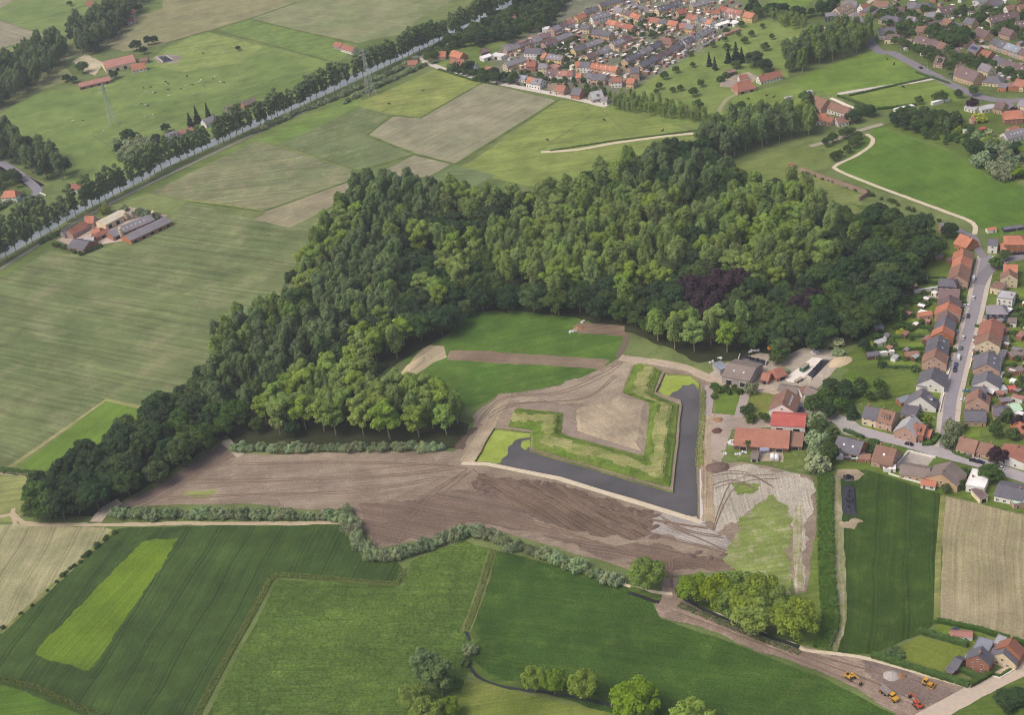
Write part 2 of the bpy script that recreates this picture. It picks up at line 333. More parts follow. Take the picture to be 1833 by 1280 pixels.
# the wood floor and the belt, leaf litter under the trees
wood_floor = field('wood_floor', C(58, 62, 38), C(48, 54, 32), C(66, 76, 42), big=20)
sheet('wood_floor', [(640, 395), (760, 380), (960, 400), (1090, 350), (1250, 300), (1320, 350), (1420, 345), (1560, 400), (1690, 440), (1660, 505), (1600, 580), (1540, 615), (1400, 640), (1250, 650), (1190, 620), (1120, 595), (1030, 568), (835, 560), (800, 600), (730, 640), (640, 690), (840, 760), (825, 800), (640, 806), (440, 808), (405, 780), (250, 880), (175, 925), (40, 925), (60, 895), (200, 800), (280, 760), (400, 690), (420, 620), (520, 570), (550, 500), (600, 430)], wood_floor, 1.5)
F('meadow', [(722, 645), (760, 622), (800, 602), (832, 560), (930, 556), (1030, 568), (1118, 600), (1108, 640), (1085, 655), (1010, 690), (900, 705), (840, 730), (800, 720), (760, 690)], C(72, 112, 44), C(84, 122, 50), C(104, 128, 62), along=((750, 680), (1100, 600)), big=40, sa=.15, jit=1.5, bump=.5)
soil_l, soil_m, soil_d = C(174, 158, 136), C(148, 130, 112), C(114, 96, 82)
F('bare_soil', [(806, 628), (860, 628), (1000, 638), (1092, 645), (1078, 662), (1000, 656), (880, 650), (800, 644)], soil_m, soil_d, along=((806, 630), (1090, 650)), sw=1)
F('bare_soil', [(725, 662), (748, 632), (770, 618), (795, 620), (800, 640), (775, 650), (745, 670)], soil_l, C(176, 164, 130), along=((725, 662), (795, 620)))
F('bare_soil', [(1026, 584), (1040, 577), (1118, 583), (1120, 603), (1036, 597)], soil_d, soil_m)
strip('dirt_track', [(1105, 640), (1120, 612), (1122, 598)], 4, plain('track_dark', C(110, 98, 84)))
# ---- the earthworks: bare soil round the moat
EW = [(205, 925), (250, 892), (330, 840), (402, 790), (430, 814), (560, 812), (700, 808), (812, 810), (846, 772), (852, 738), (905, 702), (1000, 690), (1060, 665), (1110, 641), (1180, 646), (1262, 673), (1277, 690), (1275, 760), (1292, 828), (1332, 828), (1400, 842), (1456, 856), (1462, 950), (1444, 1060), (1424, 1066), (1412, 1000), (1320, 1020), (1210, 1032), (1150, 1028), (1050, 998), (900, 952), (840, 942), (750, 968), (676, 982), (650, 945), (618, 916), (420, 902), (270, 906)]
earth = field('bare_earth', C(148, 132, 116), C(134, 117, 104), C(167, 151, 135), big=45, mid=16, ang=A((260, 890), (800, 860)), sa=.14, sw=1.2, sl=60, c3amt=.6, bump=.5)
ewp = ragged(WL(EW), 1.0, 5, 5)
LAYERS.append((min(p.x for p in ewp), max(p.x for p in ewp), min(p.y for p in ewp), max(p.y for p in ewp), 12))
poly_holes('bare_earth', ewp, [moat_hole], earth, .108)
def S(px, c1, c2, along, jit=1.2, **kw):
    kw.setdefault('sa', .2); kw.setdefault('sw', 1.1); kw.setdefault('sl', 50)
    return F('bare_soil', px, c1, c2, kw.pop('c3', None), along=along, jit=jit, big=25, bump=.6, tear=3.5, **kw)
S([(410, 820), (640, 816), (815, 815), (800, 850), (700, 895), (610, 905), (400, 896), (330, 870)], C(142, 124, 110), C(153, 137, 122), ((400, 870), (800, 830)), c3=C(166, 152, 138), tram=(7, .7, .1))
S([(845, 838), (960, 862), (1080, 893), (1172, 916), (1172, 948), (1140, 968), (1000, 945), (880, 905), (846, 872)], C(124, 104, 90), C(110, 92, 80), ((1000, 870), (1110, 930)), tram=(6, .8, .3), sa=.3)
S([(640, 905), (700, 895), (850, 880), (1000, 950), (1150, 975), (1300, 1000), (1312, 1018), (1200, 1026), (1060, 992), (900, 946), (835, 936), (740, 964), (676, 978), (652, 945)], C(129, 109, 97), C(117, 100, 89), ((680, 900), (1200, 1000)), sw=.9, tram=(8, .9, .2), sa=.28)
S([(1150, 1000), (1310, 992), (1316, 1020), (1200, 1030), (1120, 1010)], C(108, 90, 78), C(120, 100, 88), ((1150, 1000), (1300, 1010)))
S([(1172, 918), (1262, 938), (1300, 960), (1316, 985), (1240, 975), (1168, 955)], C(176, 166, 160), C(160, 150, 146), ((1172, 930), (1300, 970)))
S([(1265, 842), (1330, 832), (1450, 860), (1455, 920), (1440, 1050), (1426, 1060), (1412, 930), (1360, 900), (1320, 935), (1285, 955), (1262, 930)], C(188, 178, 166), C(172, 162, 150), ((1300, 850), (1320, 950)), c3=C(158, 146, 134), mid=8)
S([(850, 742), (905, 704), (1000, 692), (1060, 668), (1110, 648), (1150, 655), (1110, 720), (1010, 724), (900, 722), (860, 760)], C(169, 153, 135), C(153, 137, 122), ((860, 740), (1100, 660)), c3=C(150, 136, 128))
F('grass_patch', [(1322, 930), (1350, 905), (1385, 885), (1408, 905), (1415, 960), (1420, 1070), (1340, 1080), (1300, 1010), (1310, 970)], C(118, 134, 70), C(134, 142, 86), C(168, 160, 134), mid=5, tear=5, c3amt=.9)
F('grass_patch', [(1310, 868), (1330, 862), (1362, 868), (1350, 885), (1318, 886)], C(110, 134, 62), C(126, 140, 76), tear=4)
F('grass_patch', [(322, 885), (345, 880), (392, 880), (380, 886), (345, 891)], C(120, 136, 70), C(140, 142, 88), tear=3)
# ---- around the moat: right bank, reeds, ditch, crop strips
F('grass_verge', [(1424, 1066), (1444, 1060), (1464, 950), (1468, 850), (1500, 846), (1500, 1000), (1506, 1168), (1440, 1168), (1380, 1110), (1330, 1070)], C(104, 126, 56), C(90, 114, 50), C(126, 138, 74), mid=6, jit=1)
F('crop_field', [(1506, 846), (1552, 842), (1620, 862), (1688, 886), (1680, 1000), (1677, 1114), (1640, 1140), (1560, 1172), (1500, 1170), (1510, 1060), (1506, 950)], C(60, 90, 36), C(50, 80, 31), C(78, 104, 44), along=((1600, 880), (1590, 1140)), sa=.16, sw=1.6, tram=(13, .8, .26), bump=.5)
strip('dirt_track', [(1496, 855), (1500, 940), (1505, 1040), (1506, 1110), (1490, 1165)], 4.5, field('rut_track', C(160, 150, 128), C(120, 128, 76), C(96, 112, 58), big=10, mid=3, ang=A((1500, 900), (1505, 1100)), sw=1, sl=40), .4)
F('crop_field', [(1690, 889), (1760, 905), (1860, 930), (1860, 1160), (1682, 1111)], C(164, 148, 124), C(150, 140, 110), C(140, 138, 100), along=((1750, 900), (1740, 1120)), sa=.2, sw=1.5, tram=(6, .5, .12))
F('sand_patch', [(1498, 842), (1530, 838), (1548, 850), (1535, 860), (1500, 858)], soil_l, soil_m, tear=2)
F('sand_patch', [(1504, 935), (1530, 928), (1546, 935), (1530, 948), (1506, 945)], soil_l, soil_m, tear=2)
# ---- orchard, meadows right
F('orchard_meadow', [(1085, 196), (1150, 150), (1305, 58), (1325, 30), (1420, 45), (1480, 60), (1410, 100), (1412, 138), (1310, 170), (1285, 222), (1250, 232)], C(110, 134, 68), C(126, 142, 78), C(96, 122, 58), big=35, mid=12, sa=.15)
F('meadow', [(1295, 222), (1315, 172), (1420, 145), (1470, 165), (1460, 190), (1450, 235), (1300, 240)], C(118, 140, 68), C(106, 130, 62))
F('meadow', [(1412, 142), (1565, 88), (1620, 112), (1668, 134), (1560, 162), (1500, 172), (1450, 162)], C(96, 130, 54), C(112, 142, 62), C(84, 116, 50), big=30, sa=.12)
F('meadow', [(1520, 172), (1672, 140), (1742, 164), (1720, 180), (1600, 196), (1570, 196)], C(120, 142, 66), C(104, 130, 58), big=30)
F('meadow', [(1490, 302), (1535, 262), (1572, 225), (1640, 238), (1720, 270), (1860, 350), (1860, 420), (1772, 424), (1750, 402), (1640, 362), (1530, 325)], C(80, 120, 46), C(94, 132, 54), C(70, 108, 42), along=((1560, 250), (1800, 380)), big=45, sa=.1)
F('meadow', [(1305, 300), (1380, 272), (1470, 250), (1545, 236), (1500, 285), (1478, 302), (1435, 305), (1548, 352), (1530, 385), (1440, 350), (1320, 320)], C(108, 126, 66), C(122, 134, 76), C(90, 112, 54))
F('meadow', [(1520, 362), (1600, 380), (1690, 400), (1740, 418), (1720, 430), (1650, 425), (1560, 385)], C(96, 120, 56), C(84, 108, 48))
F('meadow', [(1490, 700), (1530, 645), (1570, 660), (1620, 685), (1630, 700), (1600, 718), (1530, 730)], C(86, 120, 44), C(100, 130, 52), big=20)
F('lawn', [(1548, 1180), (1600, 1168), (1648, 1140), (1740, 1165), (1700, 1200), (1725, 1225), (1640, 1205)], C(118, 128, 56), C(104, 120, 48), along=((1600, 1170), (1720, 1215)), sw=1.4, sa=.1)
F('lawn', [(1682, 1116), (1720, 1122), (1760, 1135), (1770, 1150), (1740, 1160), (1660, 1138)], C(90, 118, 44), C(104, 124, 50))
F('meadow', [(1690, 1262), (1760, 1235), (1833, 1205), (1870, 1200), (1870, 1330), (1640, 1330)], C(76, 104, 44), C(92, 112, 50), C(62, 92, 38), mid=4)
F('garden_ground', [(1500, 655), (1560, 590), (1640, 500), (1700, 420), (1745, 440), (1735, 520), (1690, 690), (1672, 790), (1600, 770), (1530, 730), (1560, 700), (1620, 700)], C(84, 108, 46), C(98, 118, 52), C(72, 92, 42), big=18, mid=6)
F('garden_ground', [(1790, 420), (1860, 420), (1860, 840), (1700, 820), (1722, 720), (1745, 600), (1770, 520)], C(88, 110, 50), C(104, 120, 60), C(76, 94, 44), big=16, mid=6)
F('garden_ground', [(1480, 770), (1560, 790), (1680, 815), (1860, 880), (1860, 925), (1690, 886), (1552, 842), (1470, 840)], C(84, 112, 46), C(96, 118, 52))
F('garden_ground', [(1575, 225), (1640, 195), (1720, 182), (1860, 190), (1860, 330), (1760, 300), (1690, 262)], C(84, 108, 48), C(96, 116, 54), C(74, 98, 44), big=18)
F('garden_ground', [(1440, 30), (1560, -30), (1900, -30), (1900, 175), (1750, 160), (1640, 115), (1560, 80), (1480, 55)], C(82, 104, 50), C(94, 114, 58), C(110, 114, 84), big=16, mid=6)
F('town_ground', [(760, 110), (900, 40), (960, -10), (1320, -30), (1330, 25), (1300, 62), (1150, 150), (1085, 192), (960, 160), (870, 142)], C(122, 120, 108), C(100, 112, 76), C(150, 142, 134), big=14, mid=7, c3amt=.9)
F('garden_ground', [(745, 112), (770, 90), (880, 35), (960, -10), (1010, -10), (960, 50), (905, 80), (870, 105), (890, 130), (860, 140)], C(92, 116, 56), C(108, 126, 66), big=16)
F('sports_field', [(1360, -20), (1470, -20), (1440, 16), (1390, 10)], C(104, 134, 62), C(112, 138, 66))
for lp in [[(1657, 499), (1696, 502), (1694, 508), (1655, 506)], [(1638, 526), (1668, 528), (1666, 535), (1636, 534)], [(1588, 587), (1652, 590), (1650, 596), (1586, 593)], [(1560, 612), (1652, 614), (1650, 622), (1556, 621)], [(1600, 568), (1640, 570), (1638, 578), (1598, 576)], [(1585, 648), (1640, 648), (1640, 655), (1582, 654)], [(1612, 545), (1670, 548), (1668, 556), (1610, 554)], [(1690, 668), (1700, 668), (1696, 690), (1686, 690)], [(1672, 700), (1688, 700), (1682, 725), (1666, 722)], [(1800, 585), (1850, 586), (1850, 594), (1800, 592)], [(1796, 612), (1850, 614), (1850, 624), (1796, 622)], [(1800, 645), (1850, 646), (1850, 656), (1800, 655)], [(1795, 676), (1822, 678), (1818, 695), (1790, 692)], [(1715, 768), (1756, 768), (1752, 785), (1712, 780)], [(1812, 520), (1850, 520), (1850, 532), (1812, 530)], [(1555, 752), (1568, 756), (1562, 772), (1550, 768)], [(1570, 760), (1596, 766), (1588, 782), (1564, 774)]]:
    F('lawn', lp, C(112, 134, 56), C(98, 122, 48), big=8, sa=.1, jit=.3)
for lp in [[(1640, 600), (1690, 604), (1688, 610), (1640, 606)], [(1652, 528), (1682, 530), (1680, 538), (1650, 536)], [(1790, 600), (1806, 600), (1806, 610), (1790, 610)], [(1625, 805), (1672, 820), (1655, 845), (1600, 838)]]:
    F('patio', lp, C(168, 158, 150), C(156, 148, 142), big=6, sa=.05, jit=.2, bump=.05)
# farmyards
conc, sandy = C(176, 166, 156), C(186, 172, 150)
def yard(px, c=conc, c2=None): F('yard', px, c, c2 or soil_l, C(150, 140, 130), big=12, mid=5, sa=.08, jit=.8, bump=.1)
yard([(1262, 676), (1300, 650), (1360, 632), (1400, 640), (1440, 622), (1500, 628), (1512, 645), (1470, 690), (1450, 712), (1500, 742), (1480, 760), (1440, 745), (1400, 705), (1330, 682), (1280, 688)], C(178, 166, 154), C(166, 152, 140))
yard([(1262, 740), (1300, 742), (1330, 745), (1380, 755), (1380, 765), (1310, 770), (1300, 800), (1290, 828), (1268, 820), (1262, 780)], C(168, 152, 142), C(156, 140, 130))
F('meadow', [(1277, 688), (1330, 697), (1322, 745), (1280, 740)], C(88, 118, 46), C(102, 126, 54))
F('meadow', [(1338, 700), (1388, 708), (1372, 752), (1328, 748)], C(104, 118, 52), C(128, 128, 70), C(150, 130, 80), mid=4)
F('meadow', [(1288, 808), (1330, 800), (1440, 800), (1470, 830), (1450, 850), (1400, 838), (1320, 825)], C(104, 120, 58), C(88, 110, 48), C(150, 142, 120), mid=4)
yard([(1357, 812), (1400, 808), (1402, 828), (1360, 826)], sandy)
yard([(100, 430), (165, 400), (230, 370), (300, 385), (225, 430), (170, 440), (130, 440)], C(188, 170, 158), C(170, 150, 140))
yard([(130, 108), (155, 96), (185, 112), (170, 135), (150, 128)], C(196, 184, 158), C(182, 168, 140))
yard([(1290, 140), (1340, 128), (1360, 140), (1320, 158), (1290, 155)], C(150, 142, 136))
yard([(1440, 178), (1480, 185), (1500, 205), (1470, 205)], C(166, 160, 158))
yard([(270, 102), (300, 96), (325, 100), (318, 112), (285, 112)], C(150, 140, 132), C(132, 122, 116))
# roads
asph = plain('asphalt', C(142, 138, 144), .9, .07, .25); asph2 = plain('asphalt_old', C(128, 124, 130), .9, .08, .25)
pave = plain('paving', C(186, 176, 164), .9, .1, .5); pale = plain('pale_track', C(200, 188, 164), .95, .12, .4)
STREET = [(1690, 818), (1702, 715), (1720.6, 640), (1743, 560), (1753, 515), (1767, 458)]
for side_ in (-1, 1):
    c = WL(STREET); L, Rr = offset_line(c, 8.8); pts = L if side_ < 0 else Rr
    L2, R2 = offset_line([p for p in pts], 2.6); k = layer(L2 + R2); n = len(L2)
    zz = .24; v = [(p.x, p.y, zz) for p in L2] + [(p.x, p.y, zz) for p in R2] + [(p.x, p.y, 0) for p in L2] + [(p.x, p.y, 0) for p in R2]
    f = [(n + i, n + i + 1, i + 1, i) for i in range(n - 1)] + [(i, i + 1, 2 * n + i + 1, 2 * n + i) for i in range(n - 1)] + [(3 * n + i, 3 * n + i + 1, n + i + 1, n + i) for i in range(n - 1)]
    o = obj('pavement', mesh('pavement', v, f, pave)); o['kind'] = 'structure'
strip('road', STREET, 6.2, asph, 0, False)
strip('road', [(1496, 748), (1520, 765), (1560, 778), (1620, 793), (1686, 812), (1760, 832), (1880, 872)], 8, plain('asphalt_pale', C(164, 158, 160), .9, .07, .25), .1)
F('road', [(1490, 752), (1502, 742), (1530, 755), (1548, 772), (1530, 782), (1510, 778)], C(166, 160, 158), C(158, 152, 152), jit=.3, bump=.05, sa=.05)
strip('road', [(1762, 462), (1752, 448), (1742, 425), (1722, 416), (1706, 406)], 5, asph2, .1)
strip('road', [(1752, 510), (1768, 486), (1800, 466), (1870, 455)], 7.5, asph2, .1)
strip('gravel_path', [(1745, 420), (1742, 400), (1700, 382), (1640, 360), (1560, 330), (1500, 305), (1497, 296), (1530, 280), (1557, 262), (1562, 248), (1550, 240)], 3.2, pale, .2)
strip('road', [(1500, -40), (1560, 78), (1600, 96), (1660, 128), (1700, 150), (1752, 172), (1800, 180), (1870, 176)], 9, asph2, .1)
strip('road', [(1800, 180), (1815, 195), (1870, 215)], 7, asph2, .1)
strip('road', [(1440, 52), (1490, 46), (1520, 26), (1560, 0), (1590, -25)], 5, pave, .1)
strip('road', [(1700, 90), (1740, 82), (1790, 88), (1833, 105), (1880, 122)], 6, pave, .1)
strip('road', [(1700, 14), (1720, 20), (1750, 8), (1780, -15)], 6, asph2, .1)
strip('farm_track', [(1580, 222), (1545, 232), (1500, 248), (1450, 262)], 5, plain('track_grey', C(160, 152, 138), .95), .3)
strip('farm_track', [(1248, 238), (1180, 245), (1100, 256), (1030, 268), (968, 272)], 4, pale, .3)
strip('farm_track', [(1500, 168), (1560, 158), (1640, 146), (1672, 140)], 5, plain('track_pale', C(196, 188, 182), .95), .3)
strip('farm_track', [(1280, 230), (1284, 205), (1300, 178), (1330, 165)], 4, plain('track_green', C(150, 150, 110), .95), .3)
strip('road', [(740, 100), (785, 120), (840, 137), (880, 146), (960, 162), (1030, 176), (1086, 190)], 6.5, plain('road_pale', C(196, 190, 180), .95), .15)
strip('canal_path', [(-60, 520), (0, 482), (142, 394), (262, 332), (440, 247), (600, 174), (720, 117), (830, 64), (930, 12), (990, -20)], 3.4, plain('towpath', C(150, 146, 138), .95), .1)
for (px, w_) in [([(900, 82), (975, 62), (1050, 30), (1110, 8), (1160, -12)], 7), ([(960, 100), (1010, 75), (1065, 50)], 6), ([(1020, 105), (1090, 78), (1140, 58)], 6), ([(1110, 120), (1180, 88), (1260, 52), (1285, 40)], 7), ([(1130, 5), (1165, 20), (1240, 40), (1280, 52)], 7), ([(900, 120), (940, 108), (975, 100)], 6), ([(1030, 120), (1070, 100)], 5)]:
    strip('road', px, w_, asph2, .1)
strip('road', [(-60, 392), (0, 368), (50, 352), (68, 342), (40, 316), (0, 290), (-50, 268)], 8, plain('asphalt_blue', C(132, 130, 140), .9), .1)
strip('farm_track', [(0, 148), (60, 118), (130, 100), (200, 72)], 4, plain('track_left', C(158, 148, 132), .95), .3)
strip('gravel_path', [(0, 925), (25, 920), (40, 936), (100, 940), (215, 940), (330, 938), (500, 938), (612, 935), (625, 930)], 3, plain('path_sand', C(178, 164, 138), .95), .5)
strip('gravel_path', [(28, 940), (22, 920), (26, 910)], 2.5, MATS['path_sand'], .3)
strip('gravel_path', [(0, 848), (40, 850), (88, 854)], 2.5, MATS['path_sand'], .3)
strip('dirt_track', [(172, 935), (190, 912), (215, 898)], 7, plain('slab_track', C(180, 168, 152), .95), .3)
strip('dirt_track', [(404, 788), (416, 802), (432, 816)], 5, MATS['slab_track'], .3)
strip('dirt_track', [(205, 918), (300, 868), (402, 800)], 8, plain('wet_track', C(122, 106, 98), .95), .8)
strip('dirt_track', [(835, 828), (870, 770), (905, 705)], 8, field('fort_track', soil_m, soil_l, big=10, ang=A((835, 828), (905, 705)), sw=.8, sl=40), .6)
strip('moat_path', [(826, 830), (872, 832), (914, 840), (1000, 857), (1071, 879), (1160, 906), (1256, 936)], 3.0, pale, .3, False)
strip('moat_path', [(1258, 936), (1257, 840)], 2.6, plain('concrete_edge', C(196, 190, 184)), .1, False)
strip('dirt_track', [(1268, 935), (1266, 850), (1262, 800), (1262, 762), (1268, 740)], 6, field('bank_track', soil_m, soil_l, C(184, 150, 110), big=12, ang=A((1268, 930), (1266, 850)), sw=.8, sl=40), .5)
strip('dirt_track', [(1110, 641), (1180, 650), (1230, 660), (1275, 680), (1330, 692), (1400, 702)], 6.5, field('yard_track', soil_l, C(182, 164, 150), big=12, ang=A((1110, 641), (1275, 680)), sw=.8, sl=40), .5)
strip('farm_track', [(1268, 690), (1270, 720), (1266, 745)], 4.2, plain('track_mauve', C(160, 148, 144), .95), .2)
strip('farm_track', [(1338, 690), (1330, 720), (1322, 748)], 5, MATS['track_mauve'], .2)
strip('farm_track', [(1396, 706), (1388, 728), (1378, 755)], 4, MATS['track_mauve'], .2)
haul = field('haul_road', C(150, 130, 118), C(134, 116, 106), C(176, 158, 142), big=18, mid=8, ang=A((1300, 1120), (1600, 1230)), sw=.9, sl=60, sa=.25, bump=.4)
sheet('haul_road', [(1188, 1035), (1212, 1036), (1215, 1070), (1260, 1090), (1340, 1115), (1420, 1155), (1500, 1175), (1560, 1180), (1640, 1208), (1735, 1236), (1745, 1248), (1690, 1278), (1660, 1300), (1620, 1290), (1540, 1238), (1440, 1195), (1340, 1160), (1250, 1122), (1180, 1105), (1172, 1085), (1185, 1070)], haul, 1.2)
S([(1540, 1185), (1640, 1212), (1720, 1245), (1690, 1262), (1640, 1250), (1560, 1215)], C(132, 114, 108), C(118, 102, 98), ((1540, 1190), (1700, 1250)))
strip('gravel_path', [(1100, 1040), (1130, 1052), (1180, 1062), (1236, 1068), (1262, 1080), (1275, 1096), (1330, 1118), (1420, 1150), (1438, 1165), (1500, 1172), (1560, 1182), (1640, 1205), (1735, 1232)], 2.0, pale, .15)
strip('road', [(1600, 1320), (1690, 1270), (1760, 1232), (1833, 1195), (1900, 1160)], 8, plain('road_sand', C(186, 172, 156), .95, .1), .2)
strip('driveway', [(1772, 1212), (1760, 1200), (1745, 1196)], 4, pave, .1)
for px in [[(1205, 1060), (1260, 1092), (1330, 1122), (1430, 1160)], [(1125, 1062), (1180, 1080)], [(832, 1126), (840, 1140), (848, 1152), (838, 1165), (836, 1190)], [(840, 1192), (855, 1210), (900, 1230), (1000, 1244), (1100, 1265)]]:
    strip('ditch', px, 2.0, water_mat('ditch_water_%d' % px[0][0], C(48, 52, 50), .3), .5)
    strip('ditch_bank', [(a + 4, b - 7) for a, b in px], 3.0, field('ditch_green_%d' % px[0][0], C(70, 96, 44), C(86, 108, 50), big=8, mid=3), .8)
strip('field_ditch', [(882, 986), (866, 1040), (850, 1090), (834, 1130)], 5, field('dry_reed', C(112, 118, 76), C(96, 112, 60), big=10, ang=A((882, 986), (834, 1130)), sw=1, sl=20), .6)
strip('gravel_strip', [(1430, 905), (1428, 1000), (1432, 1060)], 4, field('pale_rut', C(186, 174, 156), C(140, 140, 96), big=6, ang=A((1430, 905), (1430, 1060)), sw=1), .5)
def lines(name, pls, w, mat):
    for p in pls: strip(name, p, w, mat, .3, False)
hedgeline = field('hedge_grass', C(84, 106, 52), C(100, 118, 62), big=10, mid=3)
lines('field_margin', [[(447, 33), (540, 56), (640, 78)], [(372, 55), (447, 33), (530, 4)], [(385, 55), (460, 73), (606, 113)], [(700, 206), (657, 242), (742, 276), (815, 294)], [(815, 294), (1000, 178)], [(697, 206), (752, 211), (866, 146)], [(640, 306), (738, 278)], [(335, 360), (470, 378), (632, 322)], [(502, 262), (640, 306)], [(270, 104), (300, 76), (370, 55)], [(36, 42), (120, 20), (170, 2)], [(0, 88), (60, 68)]], 3, hedgeline)
lines('field_margin', [[(330, 358), (400, 366), (470, 377)], [(500, 261), (630, 304)]], 1.5, field('yellow_margin', C(148, 150, 88), C(126, 136, 74), big=10))
lines('field_margin', [[(1688, 888), (1680, 1000), (1677, 1112)], [(205, 950), (100, 1042), (0, 1135)]], 2.4, field('tan_margin', C(142, 134, 88), C(108, 122, 64), big=10))
# ---- the rampart
def px3(l): return [(600 + x / 2.546, 600 + y / 2.546) for x, y in l]
S([(811, 806), (836, 770), (852, 764), (848, 776), (828, 806)], C(86, 72, 66), C(98, 84, 76), ((811, 806), (852, 764)))
F('sunken_path', px3([(835, 310), (1000, 318), (1095, 330), (1100, 440), (1385, 525), (1418, 318), (1300, 285), (1350, 140), (1375, 140), (1312, 262), (1440, 306), (1412, 560), (1025, 455), (1038, 358), (840, 340)]), C(140, 124, 114), C(150, 134, 122), C(126, 110, 102), big=14, along=((1030, 780), (1150, 815)), sw=.9, sa=.15, jit=.4)
RINGS = [(-.95, [(788, 424), (893, 443), (888, 525), (1540, 712), (1580, 310), (1460, 262), (1500, 172)]),
         (.7, [(790, 415), (900, 428), (905, 515), (1522, 692), (1560, 322), (1442, 272), (1480, 160)]),
         (2.4, [(800, 378), (962, 392), (948, 478), (1482, 640), (1518, 322), (1402, 268), (1445, 140)]),
         (2.4, [(812, 350), (1003, 368), (988, 452), (1432, 590), (1472, 308), (1352, 262), (1402, 130)]),
         (.35, [(830, 332), (1040, 354), (1030, 450), (1408, 552), (1435, 308), (1308, 262), (1362, 132)])]
def dens(line, per=14):
    out = []
    for i in range(len(line) - 1):
        for j in range(per): out.append(line[i].lerp(line[i + 1], j / per))
    return out + [line[-1]]
gr_mix = field('rampart_grass', C(92, 126, 46), C(118, 134, 64), C(72, 102, 40), big=13, mid=5, bump=.7, c3amt=.9, grain=.35)
gr_top = field('rampart_top', C(156, 150, 102), C(124, 138, 70), C(170, 160, 124), big=11, mid=4, bump=.6, c3amt=.8)
rnd = random.Random(4)
def sm(rows_):  # soften the corners
    n_ = len(rows_)
    return [rows_[0]] + [(rows_[i - 1] + rows_[i] * 2 + rows_[i + 1]) / 4 for i in range(1, n_ - 1)] + [rows_[-1]]
key = [sm(dens([W(x, y, z) for x, y in px3(l)], 18)) if i else dens([W(x, y, z) for x, y in px3(l)], 18) for i, (z, l) in enumerate(RINGS)]
SUBN = [4, 5, 4, 5]; rows = []
for k in range(4):
    for j in range(SUBN[k]):
        t = j / SUBN[k]; e = t * t * (3 - 2 * t)
        rows.append([Vector((a.x + (b.x - a.x) * t, a.y + (b.y - a.y) * t, a.z + (b.z - a.z) * e)) for a, b in zip(key[k], key[k + 1])])
rows.append(key[4])
rows = [[p + Vector((rnd.uniform(-.3, .3), rnd.uniform(-.3, .3), rnd.uniform(-.07, .07) if 1 < q < len(rows) - 1 else 0)) for p in r] for q, r in enumerate(rows)]
n = len(rows[0]); v = [tuple(p) for r in rows for p in r]; f, mi = [], []
for k in range(len(rows) - 1):
    for i in range(n - 1):
        top = 1 if (k in (0, 1) or 8 <= k + round(math.sin(i * .37) + .8 * math.sin(i * 1.1)) * (k in (7, 8, 12, 13)) <= 12) else 0
        f.append((k * n + i, k * n + i + 1, (k + 1) * n + i + 1, (k + 1) * n + i)); mi.append(top)
f.append(tuple(k * n for k in range(len(rows)))); mi.append(1)
ro = obj('rampart', mesh('rampart', v, f, [gr_mix, gr_top], mi, False)); tag(ro, 'grassy earth rampart bending along the inner side of the moat', 'rampart')
MO = [(.12, [(1097, 336), (1100, 436), (1398, 532), (1422, 312), (1300, 282), (1200, 300)]), (1.3, [(1110, 340), (1124, 428), (1375, 500), (1398, 326), (1296, 296), (1205, 312)]), (1.6, [(1140, 346), (1155, 415), (1340, 465), (1365, 340), (1290, 310), (1215, 325)])]
rg = [dens([W(x, y, z) for x, y in px3(l + l[:1])], 10)[:-1] for z, l in MO]; n = len(rg[0])
v = [tuple(p + Vector((rnd.uniform(-.5, .5), rnd.uniform(-.5, .5), rnd.uniform(-.1, .1)))) for r in rg for p in r]
f = [(k * n + i, k * n + (i + 1) % n, (k + 1) * n + (i + 1) % n, (k + 1) * n + i) for k in range(2) for i in range(n)] + [tuple(range(2 * n, 3 * n))]
mo = obj('earth_platform', mesh('earth_platform', v, f, field('platform_earth', C(170, 153, 132), C(156, 140, 122), C(180, 166, 142), big=20, mid=6, ang=A((1080, 750), (1130, 790)), sw=1.2, sa=.1), None, False))
tag(mo, 'low bare earth platform inside the angle of the rampart', 'earth platform')
